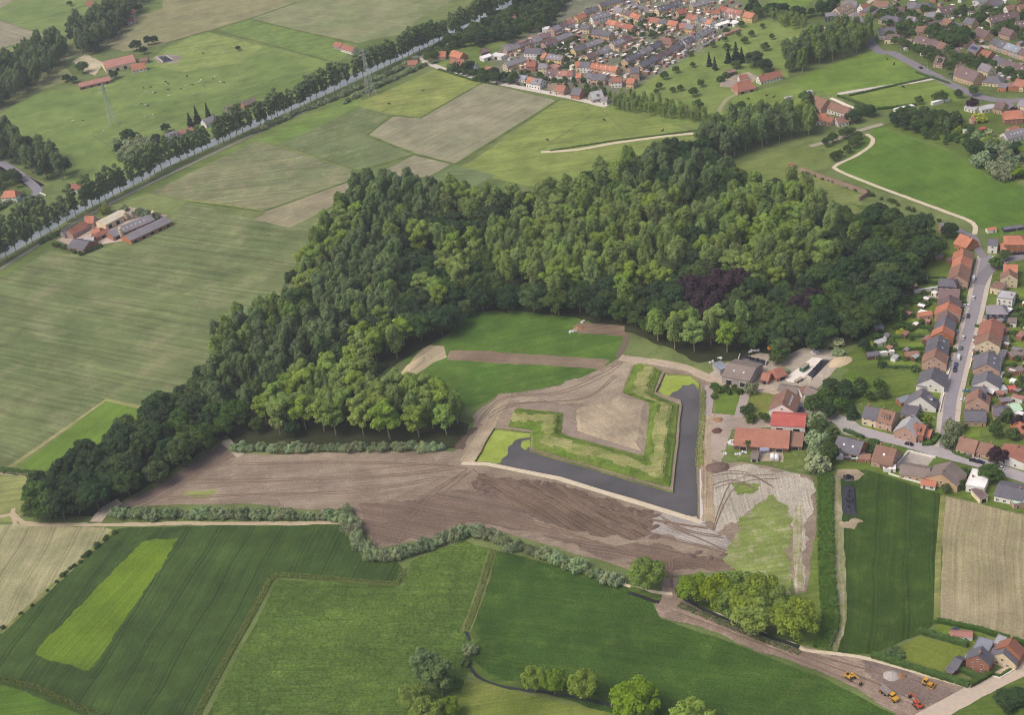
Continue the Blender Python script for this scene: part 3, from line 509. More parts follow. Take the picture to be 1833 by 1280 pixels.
# tyre tracks over the worked ground
rut_d = plain('rut_dark', C(122, 104, 90), .95, .2, .5); rut_l = plain('rut_light', C(156, 140, 122), .95, .2, .5)
rt = random.Random(12)
for px in [[(420, 830), (600, 828), (780, 832), (830, 838)], [(300, 890), (450, 885), (640, 880), (800, 850)], [(340, 862), (500, 856), (700, 850), (810, 836)], [(660, 970), (690, 930), (760, 885), (830, 845)], [(700, 975), (740, 920), (800, 870), (840, 840)], [(640, 915), (760, 930), (900, 930), (1050, 965), (1200, 1005)], [(680, 940), (820, 915), (960, 935), (1120, 985), (1290, 1010)], [(850, 850), (960, 880), (1100, 935), (1290, 985)], [(860, 880), (1000, 900), (1160, 930), (1262, 945)], [(1000, 870), (1040, 905), (1090, 935)], [(1050, 882), (1090, 915), (1130, 945)], [(940, 858), (1000, 895), (1060, 925)], [(1100, 895), (1130, 925), (1155, 955)], [(850, 760), (900, 712), (1000, 702), (1080, 668), (1112, 648)], [(870, 745), (920, 722), (1040, 712), (1100, 672)], [(1270, 850), (1300, 845), (1340, 848), (1380, 870)], [(1275, 870), (1310, 860), (1350, 875)], [(1275, 950), (1290, 900), (1320, 860), (1390, 852)], [(1200, 1000), (1200, 1040), (1205, 1070)], [(1220, 1085), (1330, 1125), (1450, 1180), (1560, 1220), (1650, 1262)], [(1200, 1092), (1330, 1140), (1450, 1190), (1540, 1228)], [(1400, 1160), (1500, 1185), (1600, 1215), (1680, 1250)], [(410, 815), (360, 840), (300, 880), (240, 905)], [(1180, 925), (1230, 950), (1290, 960)], [(1190, 940), (1240, 960), (1300, 985)]]:
    for off in (0, 1):
        sh = [(x + off * 5 + rt.uniform(-3, 3), y + off * 3.4 + rt.uniform(-2, 2)) for x, y in px]
        strip('tyre_track', sh, rt.uniform(.5, .9), rut_d, .12)
# ------------------------------------------------------------------ trees
def foliage(name, col, var=.3, hue=.028, trans=.36):
    k = NT(name); oi = k.n('ObjectInfo'); p = k.pos()
    h = k.n('HueSaturation'); h.inputs['Color'].default_value = col
    k.put(h.inputs['Hue'], k.rng(oi.outputs['Random'], 0, 1, .5 - hue, .5 + hue))
    r2 = k.math('FRACT', k.math('MULTIPLY', oi.outputs['Random'], 17.31))
    k.put(h.inputs['Value'], k.math('MULTIPLY', k.rng(r2, 0, 1, 1 - var, 1 + var), k.rng(k.noise(p, .45, 3, .7), .28, .72, .72, 1.28)))
    k.put(h.inputs['Saturation'], k.rng(k.math('FRACT', k.math('MULTIPLY', oi.outputs['Random'], 7.7)), 0, 1, .88, 1.1))
    c = k.out(h.outputs[0]); t = k.n('BsdfTranslucent'); k.put(t.inputs[0], h.outputs[0])
    mx = k.n('MixShader'); mx.inputs[0].default_value = trans
    k.t.links.new(k.b.outputs[0], mx.inputs[1]); k.t.links.new(t.outputs[0], mx.inputs[2])
    k.t.links.new(mx.outputs[0], k.t.nodes['Material Output'].inputs[0]); k.b.inputs['Roughness'].default_value = .75
    MATS[name] = k.m; return k.m
bark = plain('bark', C(112, 102, 86), .95, .25, 1.5); bark_p = plain('pale_bark', C(150, 142, 122), .95, .2, 1.5)
FM = dict(poplar=foliage('poplar_leaf', C(118, 140, 90), .13, .01), olive=foliage('olive_leaf', C(136, 158, 86), .14, .012), light=foliage('light_leaf', C(146, 170, 82), .14, .012), dark=foliage('dark_leaf', C(70, 94, 58), .16, .015),
          mid=foliage('mid_leaf', C(90, 114, 60), .16, .015), copper=foliage('copper_leaf', C(66, 50, 58), .15, .01, .15), willow=foliage('willow_leaf', C(148, 164, 122)), bright=foliage('bright_leaf', C(142, 166, 66), .14, .012),
          conif=foliage('conifer_leaf', C(58, 78, 54)), yellow=foliage('yellow_leaf', C(170, 176, 62)), hedge=foliage('hedge_leaf', C(92, 122, 60), .12, .01), white=foliage('blossom_leaf', C(196, 204, 160)), reed=foliage('reed_leaf', C(128, 148, 84)))
def leaves(lobes, n, size, seed, zmin=-.35, flat=1.0):
    rs = np.random.RandomState(seed); lb = np.array(lobes, float)      # cx cy cz rx rz
    wt = lb[:, 3] * (lb[:, 3] + lb[:, 4]); idx = rs.choice(len(lb), n, p=wt / wt.sum())
    d = rs.normal(size=(n, 3)); d /= np.linalg.norm(d, axis=1)[:, None]
    low = d[:, 2] < zmin; d[low, 2] *= -1
    L = lb[idx]; rad = rs.uniform(.72, 1.06, n)[:, None]
    c = L[:, :3] + d * rad * np.stack([L[:, 3], L[:, 3], L[:, 4]], 1)
    nn = d + rs.normal(size=(n, 3)) * .55; nn[:, 2] += .25; nn /= np.linalg.norm(nn, axis=1)[:, None]
    t = np.cross(nn, rs.normal(size=(n, 3))); t /= np.linalg.norm(t, axis=1)[:, None]; b = np.cross(nn, t)
    s = size * rs.uniform(.55, 1.2, n)[:, None]; s2 = s * rs.uniform(.5, .9, n)[:, None]
    v = np.stack([c - t * s, c - b * s2, c + t * s, c + b * s2], 1).reshape(-1, 3)
    me = bpy.data.meshes.new('crown'); me.vertices.add(4 * n); me.vertices.foreach_set('co', v.ravel())
    me.loops.add(4 * n); me.loops.foreach_set('vertex_index', np.arange(4 * n)); me.polygons.add(n)
    me.polygons.foreach_set('loop_start', np.arange(0, 4 * n, 4)); me.polygons.foreach_set('loop_total', np.full(n, 4)); me.update(); return me
def lobes_for(shape, h, r, seed):
    rn = random.Random(seed); L = []
    if shape == 'poplar':
        for i in range(24):
            t = .30 + .62 * (i / 23); z = h * t; env = r * (min(1, (t - .12) / .3)) * math.sqrt(max(.08, 1 - max(0, (t - .62) / .40) ** 2))
            a = i * 2.4 + rn.uniform(-.6, .6); k = env * rn.uniform(.25, .72); q = max(1.1, r * rn.uniform(.25, .38))
            L.append((math.cos(a) * k, math.sin(a) * k, z * .97, q, q * rn.uniform(1.6, 2.3)))
    elif shape == 'canal':
        for i in range(22):
            t = .24 + .68 * (i / 21); env = r * math.sqrt(max(.12, 1 - ((t - .58) / .44) ** 2)); a = i * 2.4 + rn.uniform(-.5, .5); k = env * rn.uniform(.3, .78); q = r * rn.uniform(.24, .38)
            L.append((math.cos(a) * k, math.sin(a) * k, h * t, q, q * 1.1))
    elif shape == 'open':
        for i in range(24):
            t = .4 + .54 * rn.random(); env = r * math.sin(math.pi * ((t - .28) / .85)) ** .6; a = i * 2.4
            k = env * rn.uniform(.3, .9); q = r * rn.uniform(.2, .36); L.append((math.cos(a) * k, math.sin(a) * k, h * t, q, q * .95))
        L.append((0, 0, h * .86, r * .4, r * .4))
    elif shape == 'round':
        for i in range(36):
            u = rn.uniform(-.55, 1); a = i * 2.4; rr = math.sqrt(max(0, 1 - u * u)); q = r * rn.uniform(.17, .34); e = rn.uniform(.62, .9)
            L.append((math.cos(a) * rr * r * e, math.sin(a) * rr * r * e, h * .56 + u * h * .33 * rn.uniform(.85, 1.12), q, q * .95))
        L.append((0, 0, h * .5, r * .6, h * .3))
    elif shape == 'cone':
        for i in range(14):
            t = .08 + .86 * i / 13; q = max(.35, r * (1 - t) * .75); a = i * 2.4
            L.append((math.cos(a) * q * .4, math.sin(a) * q * .4, h * t, q, h * .08))
    elif shape == 'bush':
        for i in range(15):
            a = i * 2.4; k = r * .8 * math.sqrt(i / 15); q = r * rn.uniform(.25, .42); L.append((math.cos(a) * k, math.sin(a) * k, h * rn.uniform(.25, .75) * (1 - .35 * i / 15), q, h * rn.uniform(.2, .34)))
    return L
def trunk_mesh(h, top, r, mat, seed):
    m = MB(); rn = random.Random(seed); p = Vector((0, 0, -.3)); x = y = 0
    for i in range(4):
        x += rn.uniform(-.25, .25); y += rn.uniform(-.25, .25); q = Vector((x, y, top * (i + 1) / 4)); m.tube(p, q, r * (1 - i * .2), r * (1 - (i + 1) * .2), 6); p = q
    for i in range(4):
        a = i * 1.6 + rn.random(); s = Vector((x * .6, y * .6, top * (.5 + .12 * i))); m.tube(s, s + Vector((math.cos(a) * h * .12, math.sin(a) * h * .12, h * .16)), r * .4, r * .12, 4)
    return m.mesh('trunk', mat)
PROTO = {}
def proto(kind, shape, mat, h, r, n, size, ttop, trad, tm=None, variants=3, zmin=-.35):
    vs_ = []
    for s in range(variants):
        sd_ = hash((shape, s)) % 1000 if False else (len(kind) * 31 + s * 7 + len(shape))
        me = leaves(lobes_for(shape, h, r, sd_), n, size, sd_, zmin); me.materials.append(mat); vs_.append((me, trunk_mesh(h, h * ttop, trad, tm or bark, sd_)))
    PROTO[kind] = (vs_, h, r)
proto('poplar', 'poplar', FM['poplar'], 24, 5.8, 3900, .54, .8, .42, bark_p)
proto('olive', 'poplar', FM['olive'], 22, 5.9, 3600, .56, .8, .4, bark_p)
proto('canal', 'canal', FM['poplar'], 24, 4.9, 3200, .54, .85, .3, bark_p)
proto('light', 'open', FM['light'], 20, 6.8, 4200, .56, .75, .4, bark_p)
proto('dark', 'round', FM['dark'], 16, 7.4, 3600, .58, .6, .45)
proto('mid', 'round', FM['mid'], 15, 7.0, 3600, .56, .6, .42)
proto('copper', 'round', FM['copper'], 17, 8.5, 3800, .64, .5, .6, variants=2)
proto('bright', 'round', FM['bright'], 13, 7.0, 4200, .46, .45, .4)
proto('willow', 'bush', FM['willow'], 5.0, 3.3, 1300, .38, .5, .15, zmin=-.7)
proto('bush', 'bush', FM['mid'], 3.0, 2.0, 500, .36, .5, .1, zmin=-.7)
proto('fruit', 'round', FM['mid'], 6.0, 3.0, 900, .45, .4, .16)
proto('conifer', 'cone', FM['conif'], 14, 3.2, 1500, .55, .9, .25, variants=2)
proto('yellow', 'bush', FM['yellow'], 5.0, 2.6, 700, .4, .5, .12, variants=2, zmin=-.7)
proto('blossom', 'bush', FM['white'], 4.0, 2.4, 700, .38, .5, .12, variants=1, zmin=-.7)
proto('sapling', 'poplar', FM['olive'], 9, 1.9, 700, .4, .8, .12, variants=2)
KINDNAME = dict(canal='canal_poplar', poplar='grey_poplar', olive='olive_poplar', light='pale_poplar', dark='dark_broadleaf_tree', mid='broadleaf_tree', copper='copper_beech', bright='lime_tree', willow='willow_shrub', bush='bush', fruit='fruit_tree', conifer='conifer', yellow='golden_shrub', blossom='blossoming_shrub', sapling='young_tree')
KCAT = dict(canal='canal poplar', poplar='grey poplar', olive='olive poplar', light='pale poplar', dark='dark tree', mid='tree', copper='beech', bright='lime tree', willow='willow', bush='bush', fruit='fruit tree', conifer='conifer', yellow='golden shrub', blossom='blossom shrub', sapling='sapling')
TREES = []; trn = random.Random(21); GRID = {}
KEEP = []
def near_tree(x, y, d):
    for (a, b, q) in KEEP:
        if (a - x) ** 2 + (b - y) ** 2 < q * q: return True
    gx, gy = int(x // 12), int(y // 12)
    for i in range(gx - 1, gx + 2):
        for j in range(gy - 1, gy + 2):
            for (a, b) in GRID.get((i, j), ()):
                if (a - x) ** 2 + (b - y) ** 2 < d * d: return True
    return False
def tree(kind, p, label, group=None, h=None, r=None, name=None, cat=None):
    vs_, H0, R0 = PROTO[kind]; cm, tm = trn.choice(vs_)
    if not isinstance(p, Vector): p = W(*p)
    sz = (h or H0 * trn.uniform(.92, 1.07)) / H0; sx = (r / R0) if r else sz * trn.uniform(.95, 1.2)
    root = obj(name or KINDNAME[kind], None, None, (p.x, p.y, 0), trn.uniform(0, 6.28), (sx, sx, sz)); root.empty_display_size = .1
    tag(root, label, cat or KCAT[kind], group)
    obj('trunk', tm, root); obj('crown', cm, root)
    GRID.setdefault((int(p.x // 12), int(p.y // 12)), []).append((p.x, p.y)); TREES.append(root); return root
ORD = ['first', 'second', 'third', 'fourth', 'fifth', 'sixth', 'seventh', 'eighth', 'ninth', 'tenth', 'eleventh', 'twelfth', 'thirteenth', 'fourteenth', 'fifteenth', 'sixteenth', 'seventeenth', 'eighteenth', 'nineteenth']
TENS = {2: 'twent', 3: 'thirt', 4: 'fort', 5: 'fift', 6: 'sixt', 7: 'sevent', 8: 'eight', 9: 'ninet'}
def ordinal(i):
    n = i + 1
    if n < 20: return ORD[i]
    if n >= 100: return 'hundred-and-' + ordinal(n - 101) if n > 100 else 'hundredth'
    t, u = divmod(n, 10); return TENS[t] + 'ieth' if u == 0 else TENS[t] + 'y-' + ORD[u - 1]
def inside(x, y, poly):
    c = False; n = len(poly); j = n - 1
    for i in range(n):
        if (poly[i][1] > y) != (poly[j][1] > y) and x < (poly[j][0] - poly[i][0]) * (y - poly[i][1]) / (poly[j][1] - poly[i][1]) + poly[i][0]: c = not c
        j = i
    return c
def pick(weights):
    ks = list(weights); return trn.choices(ks, [weights[k] for k in ks])[0]
def place_word(u, v):
    a = ['leftmost', 'left', 'left-centre', 'centre', 'right-centre', 'right', 'rightmost'][min(6, int(u * 7))]; b = ['front', 'near-middle', 'middle', 'far-middle', 'back'][min(4, int(v * 5))]
    return '%s %s part' % (a, b)
def wood(px, z, spacing, default, label, group, submaps=(), hs=None, seed=1, maxn=9999):
    poly = [(p.x, p.y) for p in WL(px, z)]; subs = [([(p.x, p.y) for p in WL(q, z)], k) for q, k in submaps]
    rn = random.Random(seed); x0, x1 = min(p[0] for p in poly), max(p[0] for p in poly); y0, y1 = min(p[1] for p in poly), max(p[1] for p in poly); cnt = 0
    for _ in range(int((x1 - x0) * (y1 - y0) / (spacing ** 2) * 5)):
        x, y = rn.uniform(x0, x1), rn.uniform(y0, y1)
        if not inside(x, y, poly) or near_tree(x, y, spacing): continue
        w_ = default
        for q, k in subs:
            if inside(x, y, q): w_ = k; break
        kd = pick(w_); lb = label[kd] if isinstance(label, dict) else label
        if cnt >= maxn: break
        if spacing > 4: lb += ', ' + place_word((x - x0) / (x1 - x0), (y - y0) / (y1 - y0))
        H0 = PROTO[kd][1]; tree(kd, Vector((x, y, 0)), lb, group + (' ' + KCAT[kd] + 's' if isinstance(label, dict) else ''), h=(trn.uniform(*hs) if hs else (H0 * trn.uniform(.72, 1.22) if kd in ('dark', 'mid') else H0 * trn.uniform(.88, 1.1)))); cnt += 1
    return cnt
def row(kind, px, spacing, label, group, h=None, jit=1.1, z=0.0, curve=False, start=0, **kw):
    """label has {} for the ordinal counted from the first point"""
    c = WL(px, z); seg = [(c[i], c[i + 1]) for i in range(len(c) - 1)]; d = 0.0; i = start
    for a, b in seg:
        L = (b - a).length
        while d < L:
            p = a.lerp(b, d / L) + Vector((trn.uniform(-jit, jit), trn.uniform(-jit, jit), 0))
            tree(kind if isinstance(kind, str) else trn.choice(kind), p, label.format(ordinal(i)), group, h=(h * trn.uniform(.7, 1.2) if h else None), **kw); i += 1; d += spacing * trn.uniform(.7, 1.35)
        d -= L
    return i
# canal rows
def shifted(px, off):
    c = WL(px); a, b = offset_line(c, abs(off) * 2); far = a if a[len(a) // 2].y > c[len(c) // 2].y else b; nearl = b if far is a else a
    return far if off > 0 else nearl
def row_world(kind, pts, spacing, label, group, h):
    d = 0.0; i = 0
    for a, b in zip(pts, pts[1:]):
        L = (b - a).length
        while d < L:
            p = a.lerp(b, d / L) + Vector((trn.uniform(-1.2, 1.2), trn.uniform(-1.2, 1.2), 0))
            tree(trn.choice(kind), p, label.format(ordinal(i)), group, h=h * trn.uniform(.78, 1.12)); i += 1; d += spacing * trn.uniform(.7, 1.3)
        d -= L
    return i
cz = [(-60, 498)] + CANAL_NEAR[2:]
row_world(['canal'], shifted(cz, -3.0), 8.6, '{} poplar from the left in the row on the near bank of the canal', 'poplars along the near bank of the canal', 26)
row_world(['canal'], shifted([(-60, 498), (0, 464), (80, 420), (128, 392)], 23.5), 9.0, '{} poplar from the left in the row on the far bank of the canal', 'poplars along the far bank of the canal', 23)
# main wood
LBL = dict(poplar='tall grey-green poplar crown in the large wood', olive='tall olive green poplar crown in the large wood', light='pale yellow-green poplar crown in the large wood', dark='dark green broadleaf crown in the large wood', mid='mid green broadleaf crown in the large wood', copper='purple copper beech')
WOOD = [(600, 372), (625, 338), (660, 322), (720, 322), (790, 340), (880, 342), (960, 348), (1040, 325), (1130, 285), (1190, 262), (1240, 250), (1290, 265), (1305, 300), (1340, 330), (1420, 325), (1500, 365), (1560, 375), (1640, 392), (1666, 425), (1642, 470), (1606, 520), (1568, 552), (1535, 580), (1480, 595), (1400, 605), (1330, 595), (1260, 602), (1200, 595), (1150, 570), (1120, 560), (1030, 537), (940, 530), (840, 532), (800, 570), (740, 588), (690, 590), (600, 575), (530, 525), (520, 490), (555, 440)]
CB = [((1240, 522), 21, 12), ((1285, 512), 21, 11), ((1268, 545), 19, 11.5), ((1432, 548), 18, 7), ((1455, 532), 17, 6.5), ((1322, 505), 20, 9)]
CBL = ['largest purple copper beech in the wood behind the farm', 'purple copper beech on the right of the largest purple one', 'purple copper beech below the largest purple one', 'small purple copper beech deep in the right half of the wood', 'smallest purple copper beech in the right half of the wood', 'purple copper beech between the large purple group and the pale poplars']
for (p, hh, rr), l in zip(CB, CBL): tree('copper', W(p[0], p[1], 11), l, 'copper beeches in the wood', h=hh, r=rr); KEEP.append((W(p[0], p[1], 11).x, W(p[0], p[1], 11).y, rr * 1.05))
SUB = [([(512, 505), (560, 430), (612, 366), (648, 372), (605, 450), (560, 535)], dict(light=5, olive=3)),
       ([(612, 366), (650, 315), (790, 330), (795, 378), (732, 388), (712, 565), (600, 575), (555, 530), (603, 450)], dict(poplar=8, olive=1)),
       ([(735, 485), (765, 470), (800, 455), (835, 470), (838, 530), (790, 540), (755, 520)], dict(light=4, mid=2, dark=1)),
       ([(790, 335), (980, 342), (1080, 300), (1130, 283), (1125, 330), (960, 382), (800, 385)], dict(olive=5, light=4, dark=2)),
       ([(735, 410), (860, 420), (900, 470), (1060, 490), (1220, 470), (1235, 500), (1180, 512), (1060, 505), (930, 495), (860, 460), (740, 440)], dict(light=7, olive=2, mid=1)),
       ([(900, 388), (1040, 348), (1180, 340), (1240, 400), (1232, 470), (1060, 490), (920, 480), (860, 440)], dict(olive=9, light=2, dark=1)),
       ([(1125, 332), (1130, 280), (1290, 260), (1308, 312), (1240, 345), (1180, 345)], dict(poplar=4, dark=3, mid=2)),
       ([(1240, 385), (1330, 330), (1430, 325), (1505, 378), (1492, 450), (1385, 505), (1300, 482), (1240, 455)], dict(olive=6, light=4, dark=1)),
       ([(1205, 575), (1260, 560), (1320, 575), (1320, 615), (1205, 615)], dict(light=6, olive=2)),
       ([(1500, 440), (1580, 430), (1600, 560), (1520, 560)], dict(dark=5, mid=2, olive=1))]
n_w = wood(WOOD, 12, 8.6, dict(dark=5, mid=5, olive=.6), LBL, 'large wood:', SUB)
BELT = [(35, 890), (65, 858), (130, 820), (200, 768), (270, 742), (330, 692), (398, 645), (375, 608), (415, 572), (500, 548), (590, 562), (645, 600), (610, 640), (530, 672), (455, 720), (400, 762), (320, 818), (250, 862), (165, 902), (60, 910)]
LB2 = dict(poplar='grey-green poplar in the tree belt by the striped field', olive='olive green poplar in the tree belt by the striped field', light='pale poplar in the tree belt by the striped field', dark='dark green tree in the belt beside the bare earth', mid='mid green tree in the belt beside the bare earth')
n_b = wood(BELT, 9, 7.8, dict(dark=5, mid=5), LB2, 'tree belt:', [([(365, 600), (420, 565), (520, 548), (530, 580), (440, 640), (400, 650)], dict(olive=6, poplar=2, mid=1)), ([(400, 650), (530, 575), (600, 560), (650, 600), (560, 670), (440, 730), (370, 720)], dict(poplar=6, dark=2))], seed=2)
FORT = [(452, 702), (520, 652), (600, 602), (690, 562), (745, 562), (745, 585), (700, 612), (655, 642), (690, 690), (745, 684), (806, 694), (815, 724), (790, 752), (700, 755), (600, 746), (480, 746)]
n_f = wood(FORT, 13, 7.9, dict(light=7, olive=3), dict(light='pale yellow-green poplar in the open grove above the bare earth', olive='olive green poplar in the open grove above the bare earth'), 'open grove:', hs=(18, 23), seed=3)
n_f2 = wood([(640, 690), (700, 690), (690, 760), (560, 768), (440, 768), (520, 700), (600, 640), (660, 620), (680, 612), (690, 622), (660, 650)], 7, 8.5, dict(dark=6, mid=4), dict(dark='dark green tree under the pale poplars of the open grove', mid='mid green tree under the pale poplars of the open grove'), 'grove understorey:', hs=(8, 12), seed=4)
# belts beyond the canal
wood([(-70, 195), (-70, 140), (0, 105), (60, 75), (105, 62), (118, 85), (100, 108), (50, 142), (0, 170)], 12, 8.5, dict(poplar=6, dark=3), dict(poplar='tall poplar in the belt at the far left edge', dark='dark tree in the belt at the far left edge'), 'far left belt:', seed=5)
wood([(122, 62), (130, 38), (180, 20), (222, -12), (252, -18), (222, 28), (186, 66), (150, 80)], 12, 8.5, dict(poplar=6, dark=3), dict(poplar='tall poplar in the belt above the far farm', dark='dark tree in the belt above the far farm'), 'far farm belt:', seed=6)
wood([(-70, 270), (-70, 222), (0, 226), (50, 253), (100, 273), (117, 290), (100, 306), (60, 292), (0, 268)], 11, 8.5, dict(poplar=5, dark=3), dict(poplar='tall poplar in the dense belt beside the side canal', dark='dark tree in the dense belt beside the side canal'), 'side canal belt:', seed=7)
wood([(-60, 318), (0, 300), (30, 312), (38, 328), (10, 334), (-40, 345)], 6, 8, dict(mid=2, dark=2), dict(mid='mid green tree behind the orange-roofed canal house', dark='dark tree behind the orange-roofed canal house'), 'canal house trees:', hs=(8, 12), seed=8)
wood([(205, 260), (235, 238), (262, 248), (290, 255), (262, 275), (230, 282)], 7, 7.5, dict(dark=3, willow=3), dict(dark='dark round tree left of the canal houses', willow='grey-green willow left of the canal houses'), 'trees by canal houses:', hs=(9, 14), seed=9)
# right-hand rows
wood([(1245, 252), (1300, 218), (1400, 198), (1450, 192), (1456, 215), (1380, 236), (1300, 264)], 12, 7.2, dict(poplar=8, olive=1), dict(poplar='tall poplar in the double row below the white farm', olive='olive poplar in the double row below the white farm'), 'double row below farm:', seed=10)
wood([(1405, 88), (1440, 66), (1500, 46), (1560, 44), (1566, 60), (1500, 84), (1420, 108)], 12, 7.5, dict(olive=4, poplar=5), dict(poplar='tall poplar in the grove beside the upper meadow', olive='olive poplar in the grove beside the upper meadow'), 'upper meadow grove:', hs=(19, 23), seed=11)
wood([(1090, 172), (1125, 166), (1262, 200), (1264, 214), (1100, 190)], 4, 4.6, dict(sapling=1), 'young narrow tree in the plantation below the town', 'young plantation', seed=12)
wood([(1372, 25), (1400, 22), (1450, 40), (1445, 50), (1400, 40)], 4, 5, dict(sapling=1), 'young narrow tree beside the path above the orchard', 'saplings above orchard', seed=13)
wood([(1330, 5), (1400, 12), (1440, 20), (1500, 0), (1480, 18), (1420, 30), (1350, 22)], 5, 7, dict(dark=3, mid=3), dict(dark='dark tree in the line between the town and the sports field', mid='mid green tree in the line between the town and the sports field'), 'trees by sports field:', hs=(8, 12), seed=14)
# gardens and small woods
TG = dict(dark='dark green tree in the leafy gardens by the canal', mid='mid green tree in the leafy gardens by the canal', willow='grey-green willow in the leafy gardens by the canal', bush='low bush in the leafy gardens by the canal')
wood([(752, 108), (790, 75), (850, 45), (900, 20), (960, -12), (1015, -10), (985, 38), (962, 48), (932, 58), (905, 72), (890, 60), (850, 78), (815, 75), (800, 92), (775, 100)], 5, 7.2, dict(dark=4, mid=4, bush=1), TG, 'canal gardens:', hs=(8, 13), seed=15)
wood([(845, 118), (868, 128), (905, 128), (930, 138), (910, 145), (860, 140), (815, 125), (800, 118), (830, 116)], 4, 6, dict(mid=4, dark=3, bush=2), dict(dark='dark garden tree along the pale road at the town edge', mid='mid green garden tree along the pale road at the town edge', bush='low bush along the pale road at the town edge'), 'town edge trees:', hs=(4, 10), seed=16)
wood([(1661, 48), (1713, 46), (1744, 66), (1720, 75), (1694, 70), (1663, 60)], 7, 6.5, dict(mid=4, dark=2), dict(mid='mid green tree in the clump between the upper houses', dark='dark tree in the clump between the upper houses'), 'upper houses clump:', hs=(9, 13), seed=17)
wood([(1592, 205), (1625, 196), (1676, 199), (1722, 206), (1716, 224), (1664, 238), (1610, 228)], 5, 6.2, dict(mid=5, dark=3, bush=1), dict(mid='mid green tree in the scrubby copse right of the white farm', dark='dark tree in the scrubby copse right of the white farm', bush='bush in the scrubby copse right of the white farm'), 'scrubby copse:', hs=(6, 10), seed=18)
wood([(1735, 258), (1768, 244), (1800, 256), (1840, 258), (1840, 305), (1795, 300), (1748, 285)], 7, 7, dict(willow=5, dark=3, bright=1), dict(willow='grey-green willow in the clump at the right edge', dark='dark tree in the clump at the right edge', bright='bright green tree in the clump at the right edge'), 'right edge clump:', hs=(8, 14), seed=19)
for p, l in [((1776, 292), 'purple-leaved tree in the clump at the right edge'), ((1740, 196), 'purple-leaved tree beside the grey metal roof'), ((1815, 212), 'purple-leaved tree in front of the large orange roof'), ((1785, 832), 'purple-leaved tree between the brown bungalow and the white house'), ((1826, 772), 'large purple-leaved tree below the orange roof at the right edge')]:
    tree('copper', p, l, h=9, r=5)
wood([(1535, 618), (1570, 592), (1605, 545), (1640, 480), (1672, 430), (1690, 432), (1665, 470), (1632, 520), (1608, 560), (1580, 600), (1556, 622)], 4, 9, dict(mid=5, dark=3, bush=2), dict(mid='mid green tree at the garden ends beside the wood', dark='dark tree at the garden ends beside the wood', bush='bush at the garden ends beside the wood'), 'garden end trees:', hs=(5, 11), seed=20)
wood([(1530, 690), (1560, 672), (1600, 690), (1590, 705), (1545, 712)], 3, 7, dict(fruit=1), 'small fruit tree in the round meadow behind the white houses', 'round meadow fruit trees', seed=21)
wood([(1485, 690), (1515, 685), (1525, 720), (1500, 742), (1480, 735), (1460, 740), (1452, 725)], 5, 6.5, dict(mid=4, dark=3, willow=1), dict(mid='mid green tree between the farm and the cul-de-sac', dark='dark tree between the farm and the cul-de-sac', willow='grey willow between the farm and the cul-de-sac'), 'cul-de-sac trees:', hs=(7, 11), seed=22)
wood([(1452, 748), (1490, 752), (1492, 800), (1480, 835), (1462, 830), (1462, 790), (1448, 770)], 4, 6, dict(willow=4, mid=3), dict(willow='grey-green willow right of the red-roofed barns', mid='mid green tree right of the red-roofed barns'), 'red barn trees:', hs=(7, 11), seed=23)
wood([(1335, 725), (1372, 735), (1370, 752), (1330, 748)], 3, 4, dict(mid=2, bush=3, fruit=1), dict(mid='mid green tree in the weedy plot left of the red roofs', bush='bush in the weedy plot left of the red roofs', fruit='fruit tree in the weedy plot left of the red roofs'), 'weedy plot:', hs=(3, 6), seed=24)
wood([(1278, 690), (1330, 694), (1328, 702), (1280, 700)], 2, 3.6, dict(bush=4, fruit=1), dict(bush='bush along the farm lane above the moat garden', fruit='fruit tree along the farm lane above the moat garden'), 'farm lane bushes:', hs=(2.5, 4.5), seed=25)
for g, (poly, hs_, nm) in enumerate([([(1700, 835), (1740, 850), (1725, 885), (1690, 880)], (3, 6), 'around the white flat-roofed house'), ([(1770, 755), (1800, 745), (1833, 780), (1800, 790), (1775, 785)], (4, 8), 'behind the brown bungalow'), ([(1715, 745), (1760, 750), (1775, 762), (1725, 765)], (3, 5), 'below the long dark roof'), ([(1740, 640), (1755, 600), (1762, 640), (1750, 690)], (2, 3.5), 'in the front gardens right of the street'), ([(1800, 520), (1833, 520), (1833, 720), (1805, 700)], (2.5, 5), 'in the back gardens at the right edge'), ([(1560, 560), (1660, 520), (1672, 600), (1640, 660), (1570, 650)], (2, 4.5), 'in the long back gardens left of the street'), ([(1640, 745), (1668, 742), (1672, 775), (1660, 785)], (2.5, 4.5), 'at the street corner garden'), ([(1640, 90), (1740, 120), (1800, 130), (1833, 150), (1833, 130), (1760, 100), (1680, 85)], (4, 8), 'among the upper right houses'), ([(1560, 20), (1640, 15), (1700, 30), (1640, 60), (1590, 70)], (4, 9), 'among the houses at the top'), ([(1690, 20), (1833, 10), (1833, 70), (1780, 60), (1730, 35)], (4, 8), 'around the upper pylon'), ([(960, 85), (1060, 60), (1100, 90), (1050, 120), (970, 120)], (3, 6), 'in the backyards of the lower terraces'), ([(1090, 50), (1180, 20), (1230, 30), (1160, 70)], (3, 6), 'in the backyards of the upper terraces'), ([(930, 125), (1000, 135), (1080, 150), (1085, 180), (1020, 165), (940, 145)], (3, 6), 'along the edge of the town'), ([(1100, 100), (1200, 60), (1215, 90), (1140, 140)], (3, 5), 'behind the long dark terrace'), ([(1640, 225), (1740, 225), (1740, 262), (1690, 255)], (3, 7), 'in the long hedged gardens')]):
    wood(poly, 2, 6.4, dict(bush=3, fruit=2.5, mid=1), dict(bush='small bush ' + nm, fruit='small tree ' + nm, mid='green garden tree ' + nm), nm + ':', hs=hs_, seed=30 + g)
